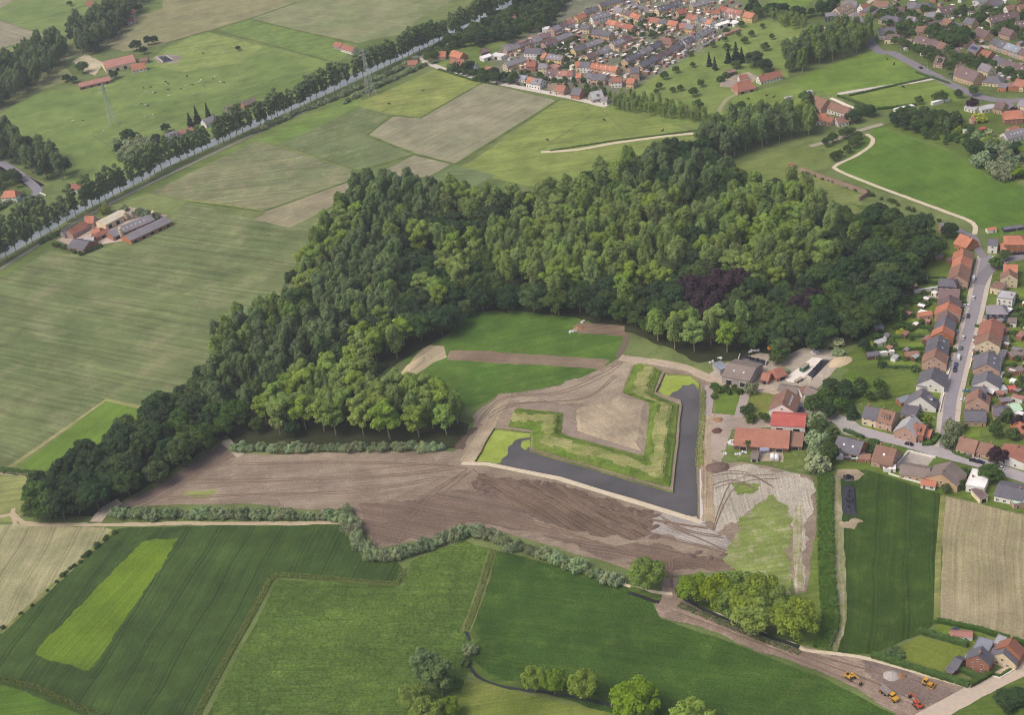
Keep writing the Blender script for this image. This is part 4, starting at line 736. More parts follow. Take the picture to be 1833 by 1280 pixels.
# single trees
for kd, p, hh, rr, l in [
    ('bright', (1160, 1052), 14, 8.6, 'round bright green tree left of the dirt crossing'), ('bright', (1244, 1078), 14, 8, 'round bright green tree just right of the dirt crossing'),
    ('bright', (1140, 1282), 16, 10.5, 'largest round bright green tree at the bottom edge'), ('bright', (1242, 1318), 15, 10, 'round bright green tree cut by the bottom edge'),
    ('bright', (958, 1240), 13, 5.6, 'left half of the twin bright green tree on the ditch'), ('bright', (994, 1244), 13, 5.8, 'right half of the twin bright green tree on the ditch'), ('bright', (1048, 1252), 14, 7, 'bright green tree between the twin tree and the largest one'),
    ('poplar', (768, 1232), 21, 7, 'tall dark tree at the bottom centre'), ('poplar', (792, 1245), 18, 7, 'dark tree leaning beside the tall one at the bottom centre'), ('bright', (742, 1268), 12, 6.5, 'pale low tree left of the tall dark tree'), ('bright', (768, 1300), 13, 7, 'pale low tree cut by the bottom edge below the tall dark tree'), ('bright', (806, 1285), 10, 5, 'small pale tree right of the tall dark tree'),
    ('willow', (842, 1168), 4, 4, 'grey bush over the ditch bend'), ('bush', (832, 1190), 4, 3, 'dark bush just below the ditch bend'),
    ('dark', (1350, 118), 13, 9, 'large dark round tree behind the white farmhouse'), ('dark', (1368, 128), 11, 7, 'lower dark tree right above the white farmhouse'), ('mid', (1415, 128), 10, 5, 'tree at the end of the poplar grove'),
    ('conifer', (1270, 118), 13, 3.2, 'leftmost dark conifer beside the brick barn'), ('conifer', (1280, 125), 12, 3, 'second dark conifer beside the brick barn'), ('conifer', (1304, 112), 13, 4, 'conifer behind the farm shed'), ('conifer', (1318, 108), 17, 5, 'tallest conifer behind the farm shed'), ('conifer', (1328, 112), 14, 4, 'conifer right of the tallest one'), ('bush', (1300, 138), 5, 4, 'bush beside the farm shed'), ('bush', (1290, 145), 5, 4, 'bush in front of the brick barn'), ('mid', (1318, 122), 7, 5, 'green tree above the farm shed'),
    ('fruit', (1327, 196), 7, 3.6, 'lone round tree in the meadow below the brick barn'), ('fruit', (1440, 182), 8, 5, 'dark tree beside the white caravan'), ('dark', (1530, 218), 9, 6, 'dark tree at the entrance of the white farm'), ('conifer', (1515, 222), 9, 3.4, 'dark conifer among the brown farm roofs'), ('mid', (1540, 205), 9, 6, 'round tree right of the brown farm roofs'), ('dark', (1556, 208), 9, 6, 'second dark tree at the farm entrance'),
    ('dark', (245, 90), 11, 7, 'dark round tree behind the far farm barn'), ('dark', (258, 96), 8, 5, 'smaller dark tree at the corner of the far farm barn'), ('dark', (266, 80), 10, 5, 'left one of the two round trees right of the far farm'), ('dark', (278, 78), 9, 5, 'right one of the two round trees right of the far farm'), ('mid', (150, 130), 12, 7, 'round tree in front of the far farm yard'), ('dark', (120, 145), 7, 5, 'dark bush at the left end of the long red shed'), ('dark', (132, 148), 7, 5, 'second dark bush at the left end of the long red shed'), ('dark', (206, 140), 8, 5, 'dark tree at the right end of the long red shed'), ('dark', (427, 90), 5, 3, 'lone dark bush in the far pasture'), ('mid', (126, 10), 6, 4, 'lone bush in the far left meadow'), ('mid', (250, 20), 9, 5, 'tree beside the far white farmhouse'),
    ('conifer', (342, 226), 13, 4, 'left conifer behind the canal houses'), ('conifer', (355, 220), 16, 4.5, 'tallest conifer behind the canal houses'), ('conifer', (374, 212), 15, 3.6, 'right conifer behind the canal houses'), ('dark', (298, 236), 8, 5, 'dark tree beside the grey canal house'),
    ('yellow', (190, 382), 9, 5, 'yellow-green weeping willow above the brick farm'), ('willow', (222, 378), 6, 4, 'grey willow right of the weeping willow'), ('willow', (250, 384), 6, 5, 'left grey willow behind the long dark barns'), ('willow', (264, 388), 6, 5, 'middle grey willow behind the long dark barns'), ('willow', (278, 392), 6, 5, 'right grey willow behind the long dark barns'), 
    ('dark', (1700, 425), 10, 6, 'dark tree beside the small hut at the wood edge'), ('mid', (1783, 480), 7, 4.5, 'left tree on the grass island at the street fork'), ('mid', (1798, 466), 7, 4, 'right tree on the grass island at the street fork'), ('willow', (1700, 800), 11, 5, 'tall grey-green willow at the street junction'), ('willow', (1704, 778), 10, 4.6, 'grey-green willow behind the one at the junction'),
    ('conifer', (1527, 748), 10, 4, 'dark conifer at the head of the cul-de-sac'), ('mid', (1772, 860), 8, 6, 'dark round tree beside the white flat roof'), ('willow', (1344, 705), 8, 4, 'grey-green tree at the top of the garden lane'), ('willow', (1500, 635), 4, 4, 'pale grey bush beside the farm sand heap'), ('blossom', (1485, 620), 5, 5, 'left white-flowering shrub at the wood edge'), ('blossom', (1497, 618), 5, 5, 'right white-flowering shrub at the wood edge'), ('mid', (1400, 638), 11, 7, 'round tree above the farm silage clamp'), ('mid', (1392, 652), 8, 5, 'smaller round tree above the red farm sheds'), ('blossom', (1404, 668), 4, 3, 'white-flowering shrub beside the silage clamp'),
    ('mid', (1368, 790), 5, 3.5, 'bush in front of the long rusty barn'), ('mid', (1340, 802), 5, 3, 'dark bush beside the grey hut'), ('bush', (1278, 712), 3, 2, 'round bush beside the garden path along the moat'),
    ('yellow', (1752, 218), 8, 6, 'yellow-green weeping willow in the upper right gardens'), ('yellow', (1716, 236), 5, 3.5, 'yellow-green tree on the hedged lawn'), ('yellow', (1800, 288), 7, 5, 'yellow tree in the clump at the right edge'), ('yellow', (1657, 752), 4, 3, 'golden shrub at the street corner garden'), ('yellow', (1612, 600), 4, 3, 'golden shrub in the long back gardens'),
    ('willow', (1750, 262), 14, 5, 'tall grey poplar-like tree left of the white bungalow'), ('dark', (1820, 1258), 6, 5, 'dark shrub by the sandy road at the bottom right'), ('dark', (1800, 1262), 6, 5, 'dark shrub left of it by the sandy road'), ('bush', (1600, 1175), 2.6, 5, 'wide clipped bush on the striped lawn'), ('dark', (222, 888), 5, 3, 'lone shrub where the track meets the bare earth')]:
    tree(kd, p, l, h=hh, r=rr)
row('dark', [(1830, 1262), (1800, 1270), (1812, 1280)], 5, '{} dark shrub in the clump by the sandy road', 'shrubs by the sandy road', 5)
wood([(1276, 1060), (1310, 1042), (1370, 1058), (1425, 1092), (1428, 1120), (1350, 1112), (1290, 1088)], 7, 7.2, dict(bright=1), 'bright green tree in the clump right of the dirt crossing', 'bright clump', hs=(13, 17), seed=26)
for i, p in enumerate([(1276, 84), (1298, 74), (1301, 90), (1322, 64), (1333, 78), (1327, 48), (1318, 30), (1300, 60), (1365, 50), (1345, 65), (1240, 120), (1236, 100), (1210, 130), (1190, 142), (1205, 165), (1218, 162), (1180, 160), (1242, 172), (1255, 155), (1222, 200), (1250, 195), (1175, 168), (1370, 90), (1382, 70)]):
    tree('fruit', p, 'small orchard tree standing %s of the meadow below the town' % ['in the upper part', 'in the middle', 'in the lower part'][i * 3 // 24], 'orchard trees', h=random.uniform(4.5, 8))
row('fruit', [(1645, 186), (1668, 180), (1690, 182), (1712, 176), (1735, 172), (1755, 170)], 10, '{} roadside tree from the left beside the lower right meadow', 'trees beside lower right meadow', 8)
row('mid', [(1602, 78), (1640, 92), (1660, 108), (1690, 122), (1712, 130)], 8, '{} street tree from the left along the upper road', 'street trees along upper road', 7)
row('mid', [(1480, 262), (1500, 252), (1530, 244), (1540, 256), (1500, 285), (1480, 292)], 8, '{} tree from the left in the clump beside the hooked gravel path', 'trees beside hooked path', 8)
# willow hedgerows
row('willow', [(208, 922), (300, 926), (420, 926), (612, 930)], 3.1, '{} willow shrub from the left in the straight row below the bare earth', 'willow row below bare earth', 5.2)
row('willow', [(620, 925), (632, 960), (650, 985), (672, 1004), (740, 992), (800, 968), (838, 955), (870, 962), (905, 975)], 3.6, '{} willow shrub from the left along the zigzag ditch', 'willows along zigzag ditch', 6)
row('willow', [(915, 984), (940, 985)], 5, '{} willow shrub in the first clump right of the zigzag corner', 'willows right of zigzag corner', 6)
row('willow', [(955, 990), (1000, 1006), (1050, 1022)], 5, '{} willow shrub from the left in the clump above the dark meadow', 'willows above dark meadow', 5.5)
row('willow', [(1060, 1030), (1105, 1046)], 4.6, '{} willow shrub from the left in the last clump before the bright tree', 'willows before bright tree', 5.5)
row('willow', [(416, 806), (520, 808), (640, 806), (800, 804)], 3.8, '{} grey-green shrub from the left along the foot of the grove', 'shrubs along foot of grove', 5)
row('bush', [(203, 955), (150, 1000), (110, 1035)], 3.4, '{} hedge bush from the top beside the tan field', 'hedge beside tan field', 2.2)
row('bush', [(100, 1045), (50, 1090), (0, 1132)], 8, '{} hedge bush from the top in the gappy end beside the tan field', 'gappy hedge beside tan field', 1.8)
row('willow', [(456, 238), (540, 200), (600, 178), (694, 134), (745, 110)], 6.5, '{} willow from the left on the near side of the towpath', 'willows beside towpath', 5.5)
row('willow', [(616, 186), (660, 162), (703, 143), (760, 118), (790, 108)], 6, '{} willow from the left along the yellow-green pasture', 'willows along pasture', 5)
row('bush', [(72, 436), (110, 418)], 4, '{} hedge bush left of the brick farm', 'hedge left of brick farm', 4)
row('bush', [(98, 440), (120, 446), (146, 456), (185, 440)], 4, '{} hedge bush round the front of the brick farm', 'hedge round brick farm', 3.4)
row('willow', [(-10, 378), (20, 362), (50, 345)], 6, '{} willow in the hedge in front of the orange-roofed canal house', 'hedge of canal house', 5)
row('bush', [(1440, 310), (1500, 328), (1560, 350), (1640, 380), (1690, 400)], 6, '{} bush from the left along the gravel path below the green meadow', 'bushes along gravel path', 3)
print('TREES', len(TREES), n_w, n_b, n_f, n_f2)
# ------------------------------------------------------------------ clipped hedges, reeds
def leaf_strip(name, px, width, hgt, mat, dens_, size, label, cat, kind=None, curve=False, z=0.0):
    c = WL(px, z); c = smooth_line(c, 3) if curve else c
    rs = np.random.RandomState(int(px[0][0]) + int(px[0][1])); V = []
    for a, b in zip(c, c[1:]):
        L = (b - a).length
        if L < .01: continue
        n = max(6, int(L * (width + 2 * hgt) * dens_)); d = np.array((b - a) / L); nn = np.array((-d[1], d[0], 0))
        s = rs.uniform(0, L, n); per = rs.uniform(0, width + 2 * hgt, n)
        off = np.where(per < hgt, -width / 2, np.where(per < hgt + width, per - hgt - width / 2, width / 2)); zz = np.where(per < hgt, per, np.where(per < hgt + width, hgt, width + 2 * hgt - per))
        wob = .85 + .3 * rs.rand(n)
        P = np.array(a)[None] + d[None] * s[:, None] + nn[None] * (off * wob)[:, None]; P[:, 2] = zz * wob
        nrm = rs.normal(size=(n, 3)) * .5 + np.where((per < hgt)[:, None], -nn[None], np.where((per < hgt + width)[:, None], np.array([[0, 0, 1.]]), nn[None])); nrm /= np.linalg.norm(nrm, axis=1)[:, None]
        t = np.cross(nrm, rs.normal(size=(n, 3))); t /= np.linalg.norm(t, axis=1)[:, None]; bb = np.cross(nrm, t); q = size * rs.uniform(.6, 1.3, n)[:, None]
        V.append(np.stack([P - t * q, P - bb * q * .8, P + t * q, P + bb * q * .8], 1).reshape(-1, 3))
    for a, b in zip(c, c[1:]):
        d = b - a; L = d.length
        if L < .01 or kind == 'stuff': continue
        d = np.array(d / L); nn = np.array((-d[1], d[0], 0)) * width * .44; up = np.array((0, 0, hgt * .92)); A0, B0 = np.array(a), np.array(b)
        V.append(np.array([A0 - nn, B0 - nn, B0 - nn + up, A0 - nn + up, B0 + nn, A0 + nn, A0 + nn + up, B0 + nn + up, A0 - nn + up, B0 - nn + up, B0 + nn + up, A0 + nn + up]))
    v = np.concatenate(V); n = len(v) // 4
    me = bpy.data.meshes.new(name); me.vertices.add(4 * n); me.vertices.foreach_set('co', v.ravel()); me.loops.add(4 * n); me.loops.foreach_set('vertex_index', np.arange(4 * n)); me.polygons.add(n)
    me.polygons.foreach_set('loop_start', np.arange(0, 4 * n, 4)); me.polygons.foreach_set('loop_total', np.full(n, 4)); me.materials.append(mat); me.update()
    return tag(obj(name, me), label, cat, None, kind)
for px, w_, h_, l in [([(1560, 1176), (1640, 1200), (1734, 1230)], 2.6, 2.2, 'long clipped hedge along the haul road below the striped lawn'), ([(1735, 1230), (1774, 1208)], 2.4, 2.2, 'short clipped hedge along the sandy road'), ([(1643, 1132), (1732, 1158)], 2.4, 2.4, 'tall clipped hedge above the striped lawn'), ([(1712, 1198), (1756, 1217)], 2.2, 2.0, 'clipped hedge in front of the green-roofed shed'), ([(1676, 1114), (1760, 1132), (1840, 1158)], 2.0, 2.0, 'clipped hedge along the tan field'), ([(1776, 1208), (1790, 1212), (1815, 1196)], 1.0, .8, 'low hedge round the front garden by the sandy road'),
        ([(1510, 772), (1546, 786)], 1.6, 1.8, 'clipped hedge above the orange brick bungalow'), ([(1566, 790), (1552, 812)], 5, 1.6, 'thick hedge between the orange bungalow and the brown roof'), ([(1650, 797), (1668, 796), (1680, 780)], 2.6, 1.8, 'rounded hedge on the street corner'), ([(1700, 800), (1708, 812), (1735, 822)], 1.6, 1.2, 'curved low hedge round the brown bungalow'),
        ([(1602, 585), (1680, 590)], 1.6, 1.8, 'hedge along the garden with the dark trampoline'), ([(1570, 606), (1655, 604)], 2, 1.8, 'hedge below the garden with the dark trampoline'), ([(1600, 535), (1678, 540)], 2, 1.8, 'hedge below the long white wall'), ([(1632, 504), (1678, 508)], 2, 1.8, 'hedge above the tan garden house'), ([(1560, 628), (1655, 626)], 1.8, 1.6, 'hedge above the long white canopy'),
        ([(1698, 520), (1722, 524)], 2.2, 1.6, 'front hedge by the navy house'), ([(1704, 540), (1730, 543)], 2.2, 1.6, 'front hedge by the brown slab roof'), ([(1696, 614), (1710, 616)], 3, 1.6, 'front hedge above the parked white van'), ([(1694, 628), (1712, 630)], 2.5, 1.6, 'front hedge beside the parked white van'),
        ([(1520, 172), (1570, 160), (1672, 138)], 1.6, 1.4, 'straight dark hedge along the pale farm track'), ([(1500, 172), (1550, 190)], 2, 1.5, 'hedge beside the pale riding strip'), ([(1570, 196), (1600, 194), (1640, 188)], 2, 2, 'hedge at the lower edge of the lower right meadow'), ([(1724, 262), (1748, 252)], 2.4, 2.6, 'tall clipped hedge on the hedged lawn'), ([(1696, 252), (1760, 236)], 2.4, 1.4, 'long low hedge on the hedged lawn'),
        ([(1248, 234), (1100, 252), (985, 270)], 1.2, .9, 'low hedge along the farm track through the yellow-green pasture'), ([(785, 124), (840, 142), (890, 152)], 2, 1.2, 'hedge along the pale road at the town edge'), ([(1806, 575), (1835, 578)], 2.4, 2, 'dark hedge behind the white annex'), ([(1800, 655), (1835, 660)], 1.4, 1.4, 'hedge behind the dark roofed annex'), ([(1808, 556), (1835, 556)], 2, 1.6, 'hedge behind the grey hip roof')]:
    leaf_strip('hedge', px, w_, h_, FM['hedge'], 5.5, .34, l, 'hedge')
HN = {}
for px in [[(1648, 497), (1692, 499)], [(1600, 562), (1652, 566)], [(1590, 580), (1650, 583)], [(1612, 542), (1668, 545)], [(1552, 608), (1600, 609)], [(1586, 658), (1642, 660)], [(1570, 644), (1630, 642)], [(1806, 540), (1840, 541)], [(1798, 598), (1840, 600)], [(1796, 628), (1840, 630)], [(1792, 700), (1812, 690)], [(1762, 622), (1748, 620)], [(1745, 655), (1738, 690)], [(1600, 745), (1590, 765)], [(1700, 560), (1722, 563)], [(1688, 592), (1704, 594)], [(1745, 585), (1758, 587)], [(1735, 712), (1748, 714)], [(1640, 130), (1700, 150)], [(1760, 108), (1800, 122)], [(1770, 66), (1800, 58)], [(1620, 45), (1655, 52)], [(1580, 38), (1600, 42)]]:
    zn = 'left of the street' if px[0][0] < 1700 and px[0][1] > 400 else 'right of the street' if px[0][1] > 400 else 'among the upper right houses'; HN[zn] = HN.get(zn, -1) + 1
    leaf_strip('hedge', px, 1.5, 1.5, FM['hedge'], 6, .3, '%s of the short garden hedges %s' % (ordinal(HN[zn]), zn), 'hedge')
leaf_strip('reeds', [(348, 1290), (400, 1190), (448, 1105), (486, 1036), (500, 1030), (600, 1038), (680, 1046), (714, 1044), (722, 1018)], 3.4, .6, FM['reed'], 11, .22, 'pale green reed strip between the dark crop and the meadow', 'reeds', 'stuff', True)
leaf_strip('reeds', [(1478, 850), (1478, 940), (1482, 1050), (1486, 1120), (1470, 1165)], 7.0, 1.8, FM['hedge'], 3.5, .45, 'dark green reed-filled ditch beside the dirt track', 'reeds', 'stuff', True)
leaf_strip('reeds', [(1215, 1084), (1290, 1116), (1370, 1148), (1432, 1172)], 3, .9, FM['hedge'], 4, .34, 'green ditch growth along the haul road', 'reeds', 'stuff', True)
leaf_strip('reeds', [(-20, 842), (40, 848), (92, 852)], 4, 1.6, FM['hedge'], 4, .4, 'dark green ditch growth left of the tree belt', 'reeds', 'stuff')
leaf_strip('reeds', [(1258, 700), (1257, 760), (1252, 800)], 3, 1, FM['reed'], 4, .34, 'pale ditch growth along the right bank of the moat', 'reeds', 'stuff')
leaf_strip('reeds', [(1253, 800), (1252, 835)], 4, .8, FM['bright'], 4, .34, 'bright green growth on the right bank of the moat', 'reeds', 'stuff')
leaf_strip('reeds', [(-20, 1212), (60, 1232), (180, 1285)], 3, 1.1, FM['reed'], 4, .34, 'pale reed strip in the bottom left corner', 'reeds', 'stuff')
leaf_strip('reeds', [(882, 986), (866, 1040), (850, 1090), (834, 1130)], 2.5, .8, FM['reed'], 4, .3, 'dry reed ditch between the two meadows', 'reeds', 'stuff')
# ------------------------------------------------------------------ buildings
WALL = dict(brick=('red brick', C(164, 116, 96)), tan=('tan brick', C(192, 164, 132)), cream=('cream', C(222, 206, 174)), white=('white', C(226, 224, 218)), pink=('pinkish brick', C(190, 158, 142)), navy=('dark clad', C(74, 74, 88)), grey=('grey', C(164, 158, 154)), orangeb=('orange brick', C(176, 116, 80)), wood=('brown wooden', C(110, 88, 72)), yellow=('yellow brick', C(220, 190, 134)))
ROOF = dict(grey=('grey', C(136, 132, 138)), dark=('dark grey', C(106, 104, 112)), brown=('brown', C(138, 108, 94)), red=('red', C(158, 102, 86)), orange=('orange', C(182, 122, 98)), purple=('dark purple-brown', C(116, 98, 98)), tan=('tan', C(146, 130, 114)), light=('pale grey', C(176, 176, 180)), rose=('rose red', C(168, 122, 112)), rust=('rusty red', C(156, 108, 92)), bluegrey=('blue-grey', C(140, 146, 158)), cream=('cream', C(208, 200, 180)), white=('white', C(232, 230, 228)), vermil=('bright red', C(184, 100, 92)), green=('pale green', C(176, 204, 178)), asb=('grey-brown', C(128, 116, 110)))
def tiles(name, col):
    if name in MATS: return MATS[name]
    k = NT(name); p = k.pos(); oi = k.n('ObjectInfo')
    f = k.math('MULTIPLY', k.rng(k.noise(p, 1.1, 4, .7), .25, .75, .82, 1.18), k.rng(oi.outputs['Random'], 0, 1, .88, 1.12))
    f = k.math('MULTIPLY', f, k.rng(k.noise(p, .18, 2), .3, .7, .9, 1.1))
    tc = k.n('TexCoord'); w_ = k.n('TexWave', wave_type='BANDS', bands_direction='Y'); k.put(w_.inputs['Vector'], tc.outputs['Object']); w_.inputs['Scale'].default_value = 1.1; w_.inputs['Distortion'].default_value = .4
    f = k.math('MULTIPLY', f, k.rng(w_.outputs['Fac'], 0, 1, .9, 1.06))
    k.b.inputs['Roughness'].default_value = .7; MATS[name] = k.out(k.scalecol(col, f)); return MATS[name]
def wallm(k): return tiles('wall_' + k, WALL[k][1]) if k not in ('white', 'navy') else plain('wall_' + k, WALL[k][1], .8, .06)
def roofm(k): return tiles('roof_' + k, ROOF[k][1])
glass = plain('window_glass', C(44, 48, 56), .15, .3, .3, spec=.5); frame_w = plain('white_frame', C(228, 226, 222), .6, .04); door_m = plain('door_paint', C(92, 66, 52), .6); solar_m = plain('solar_glass', C(40, 48, 84), .25, .1, spec=.5); skl = plain('skylight_glass', C(196, 204, 214), .2, .1, spec=.5); chim_m = plain('chimney_brick', C(156, 124, 108), .9, .2, 2)
_wc = {}
def win_mesh(w_, h_, kind='win'):
    k = (round(w_, 1), round(h_, 1), kind)
    if k not in _wc:
        m = MB(); m.box((0, .02, 0), (w_, .10, h_), 0)
        if kind == 'win': m.box((-w_ * .24, .03, 0), (w_ * .40, .12, h_ * .8), 1); m.box((w_ * .24, .03, 0), (w_ * .40, .12, h_ * .8), 1)
        elif kind == 'door': m.box((0, .03, -.04), (w_ * .8, .12, h_ * .88), 1)
        elif kind == 'barn': m.box((0, .03, -.05), (w_ * .92, .14, h_ * .92), 1)
        _wc[k] = m.mesh({'win': 'window', 'door': 'door', 'barn': 'barn_door'}[kind], [frame_w, glass if kind == 'win' else (door_m if kind == 'door' else plain('barn_dark', C(46, 42, 42)))])
    return _wc[k]
_unit = {}
def cached(key, fn):
    if key not in _unit: _unit[key] = fn()
    return _unit[key]
hrn = random.Random(5)
CAMP = Vector((0, 0, H))
ALLH = []
def house(a, b, w, hw, hr, wall, roof, label, cat='house', name='house', group=None, hip=0.0, chim=1, sky_=0, solar=0, ends=(1, 1), openings='win', ov=.35, dorm=0, roof2=None, annex=None):
    """a, b: ground points below the ends of the ridge"""
    d = b - a; d.z = 0; L = max(3.0, d.length); rz = math.atan2(d.y, d.x); c = (a + b) / 2
    root = obj(name, None, None, (c.x, c.y, .05), rz); root.empty_display_size = .1; tag(root, label, cat, group); ALLH.append(root)
    R3 = Matrix.Rotation(rz, 3, 'Z'); toc = (CAMP - Vector((c.x, c.y, 0))); toc.z = 0; toc.normalize(); toc = R3.transposed() @ toc
    L = round(L, 1); Lw = L + (2 * hip if hip else 0) - .02; ho = .02
    e0, e1 = (ov * .7 if ends[0] else 0), (ov * .7 if ends[1] else 0)
    def mk_wall():
        m = MB()
        if hip or hr - hw < .4: m.box((0, 0, hw / 2 - .15), (Lw, w, hw + .3))
        else:
            pr = [(-w / 2, -.3), (w / 2, -.3), (w / 2, hw), (0, hr), (-w / 2, hw)]; n = 5
            v = [(-Lw / 2, p[0], p[1]) for p in pr] + [(Lw / 2, p[0], p[1]) for p in pr]
            m.add(v, [(i, n + i, n + (i + 1) % n, (i + 1) % n) for i in range(n)] + [tuple(range(n)), tuple(range(2 * n - 1, n - 1, -1))])
        return m.mesh('wall', wallm(wall))
    obj('wall', cached(('wall', Lw, w, hw, hr, wall, bool(hip)), mk_wall), root)
    def mk_roof():
        m = MB()
        if hr - hw < .4 and not hip:
            m.box((0, 0, hw + .12), (Lw + .3, w + .3, .22)); m.box((0, w / 2 + .02, hw + .3), (Lw + .3, .26, .2), 1); m.box((0, -w / 2 - .02, hw + .3), (Lw + .3, .26, .2), 1); m.box((Lw / 2 + .02, 0, hw + .301), (.26, w - .3, .2), 1); m.box((-Lw / 2 - .02, 0, hw + .301), (.26, w - .3, .2), 1)
        elif hip:
            x, y = Lw / 2 + ov, w / 2 + ov; z = hw - .05; q = L / 2
            m.add([(-x, -y, z), (x, -y, z), (x, y, z), (-x, y, z), (-q, 0, hr), (q, 0, hr), (-x, -y, z - .18), (x, -y, z - .18), (x, y, z - .18), (-x, y, z - .18)],
                  [(0, 1, 5, 4), (1, 2, 5), (2, 3, 4, 5), (3, 0, 4), (0, 6, 7, 1), (1, 7, 8, 2), (2, 8, 9, 3), (3, 9, 6, 0), (9, 8, 7, 6)])
        else:
            sl_ = (hr - hw) / (w / 2); we = w / 2 + ov; ze = hw - ov * sl_ + .2
            pr = [(-we, ze - .17), (0, hr + .02), (we, ze - .17), (we, ze), (0, hr + .2), (-we, ze)]; n = 6; x0, x1 = -Lw / 2 - e0, Lw / 2 + e1
            v = [(x0, p[0], p[1]) for p in pr] + [(x1, p[0], p[1]) for p in pr]
            fs = [(i, (i + 1) % n, n + (i + 1) % n, n + i) for i in range(n)]; fs = [tuple(reversed(q)) for q in fs]
            m.add(v, fs + [(0, 1, 4, 5), (1, 2, 3, 4), (11, 10, 7, 6), (10, 9, 8, 7)])
            m.m[3] = 2 if roof2 else 0
        me = m.mesh('roof', [roofm(roof), roofm('white' if roof == 'white' else 'grey'), roofm(roof2 or roof)])
        bm = bmesh.new(); bm.from_mesh(me); bmesh.ops.recalc_face_normals(bm, faces=bm.faces); bm.to_mesh(me); bm.free(); return me
    ro_ = obj('roof', cached(('roof', Lw, L, w, hw, hr, roof, roof2, bool(hip), e0, e1), mk_roof), root)
    sy = 1 if toc.y > 0 else -1
    slope = math.atan2(hr - hw, w / 2)
    for i in range(chim):
        x = (hrn.choice((-1, 1)) * L * .3) if chim == 1 else (-L * .3 + i * L * .6 / max(1, chim - 1))
        obj('chimney', cached(('chim',), lambda: MB().box((0, 0, 0), (.8, .6, 1.7)).box((0, 0, .9), (.95, .75, .15)).mesh('chimney', chim_m)), ro_, (x, hrn.uniform(-.4, .4), hr + .4))
    def on_slope(nm, me, x, t, side, lift):
        y = side * (w / 2) * t; z = hr - (hr - hw) * t + .2 / math.cos(slope) * .98 + lift
        o = obj(nm, me, ro_, (x, y, z)); o.rotation_euler = (-side * slope, 0, 0)
    for i in range(sky_):
        on_slope('skylight', cached(('sky',), lambda: MB().box((0, 0, 0), (.95, 1.2, .12)).mesh('skylight', skl)), -L * .35 + (i + .5) * L * .7 / sky_, .5, sy, .03)
    for i in range(solar):
        on_slope('solar_panel', cached(('sol',), lambda: MB().box((0, 0, 0), (1.5, 2.6, .08)).mesh('solar_panel', solar_m)), -L * .35 + (i + .5) * L * .7 / solar, .5, sy if solar > 0 else -sy, .05)
    for i in range(dorm):
        y = sy * w * .28; x = -L * .3 + (i + .5) * L * .6 / dorm
        dm = obj('dormer', cached(('dorm', wall, roof), lambda: MB().box((0, 0, .2), (1.9, 2.6, 1.5), 0).box((0, 0, 1.02), (2.3, 3.0, .16), 1).mesh('dormer', [wallm(wall), roofm(roof)])), ro_, (x, y, hr - (hr - hw) * .56 + .3))
        obj('window', win_mesh(1.3, 1.0), dm, (0, sy * 1.3, .3), 0 if sy > 0 else math.pi)
    # openings on the walls that can be seen
    floors = 2 if hw > 4.3 else 1
    if openings == 'win':
        n = max(1, int(Lw / 2.9)); di = hrn.randrange(n)
        for f in range(floors):
            for i in range(n):
                x = -Lw / 2 + (i + .5) * Lw / n
                if f == 0 and i == di: obj('door', win_mesh(1.1, 2.1, 'door'), root, (x, sy * w / 2, 1.1), 0 if sy > 0 else math.pi)
                else: obj('window', win_mesh(1.4 if f == 0 else 1.2, 1.3), root, (x, sy * w / 2, 1.45 + f * 2.65), 0 if sy > 0 else math.pi)
        ex = 1 if toc.x > 0 else -1
        if (ends[1] if ex > 0 else ends[0]) and abs(toc.x) > .15 and w > 5:
            for f in range(floors + (0 if hip or hr - hw < 2.6 else 1)):
                ns = 1 if f >= floors else 2
                for i in range(ns):
                    obj('window', win_mesh(1.1, 1.2), root, (ex * Lw / 2, (i - (ns - 1) / 2) * w * .4, 1.5 + f * 2.65 - (.4 if f >= floors else 0)), -ex * math.pi / 2)
    elif openings == 'barn':
        n = max(1, int(Lw / 7))
        for i in range(n): obj('barn_door', win_mesh(min(3.6, Lw / n * .6), min(hw * .8, 3.2), 'barn'), root, (-Lw / 2 + (i + .5) * Lw / n, sy * w / 2, min(hw * .8, 3.2) / 2 + .02), 0 if sy > 0 else math.pi)
    if annex:
        al, aw, ah, am = annex
        an = obj('annex', cached(('annex', al, aw, ah, wall, am), lambda: MB().box((0, 0, ah / 2), (al, aw, ah), 0).box((0, 0, ah + .08), (al + .2, aw + .2, .16), 1).mesh('annex', [wallm(wall), roofm(am)])), root, (hrn.uniform(-.2, .2) * max(0, L - al), sy * (w / 2 + aw / 2 - .03), 0))
        obj('window', win_mesh(1.2, 1.2), an, (0, sy * aw / 2, 1.4), 0 if sy > 0 else math.pi)
    return root
def hp(p, z): q = W(p[0], p[1], z); q.z = 0; return q
def single(r, w, hw, hr, wall, roof, label, **kw):
    return house(hp(r[:2], hr), hp(r[2:], hr), w, hw, hr, wall, roof, label, **kw)
SHEDN = [0]
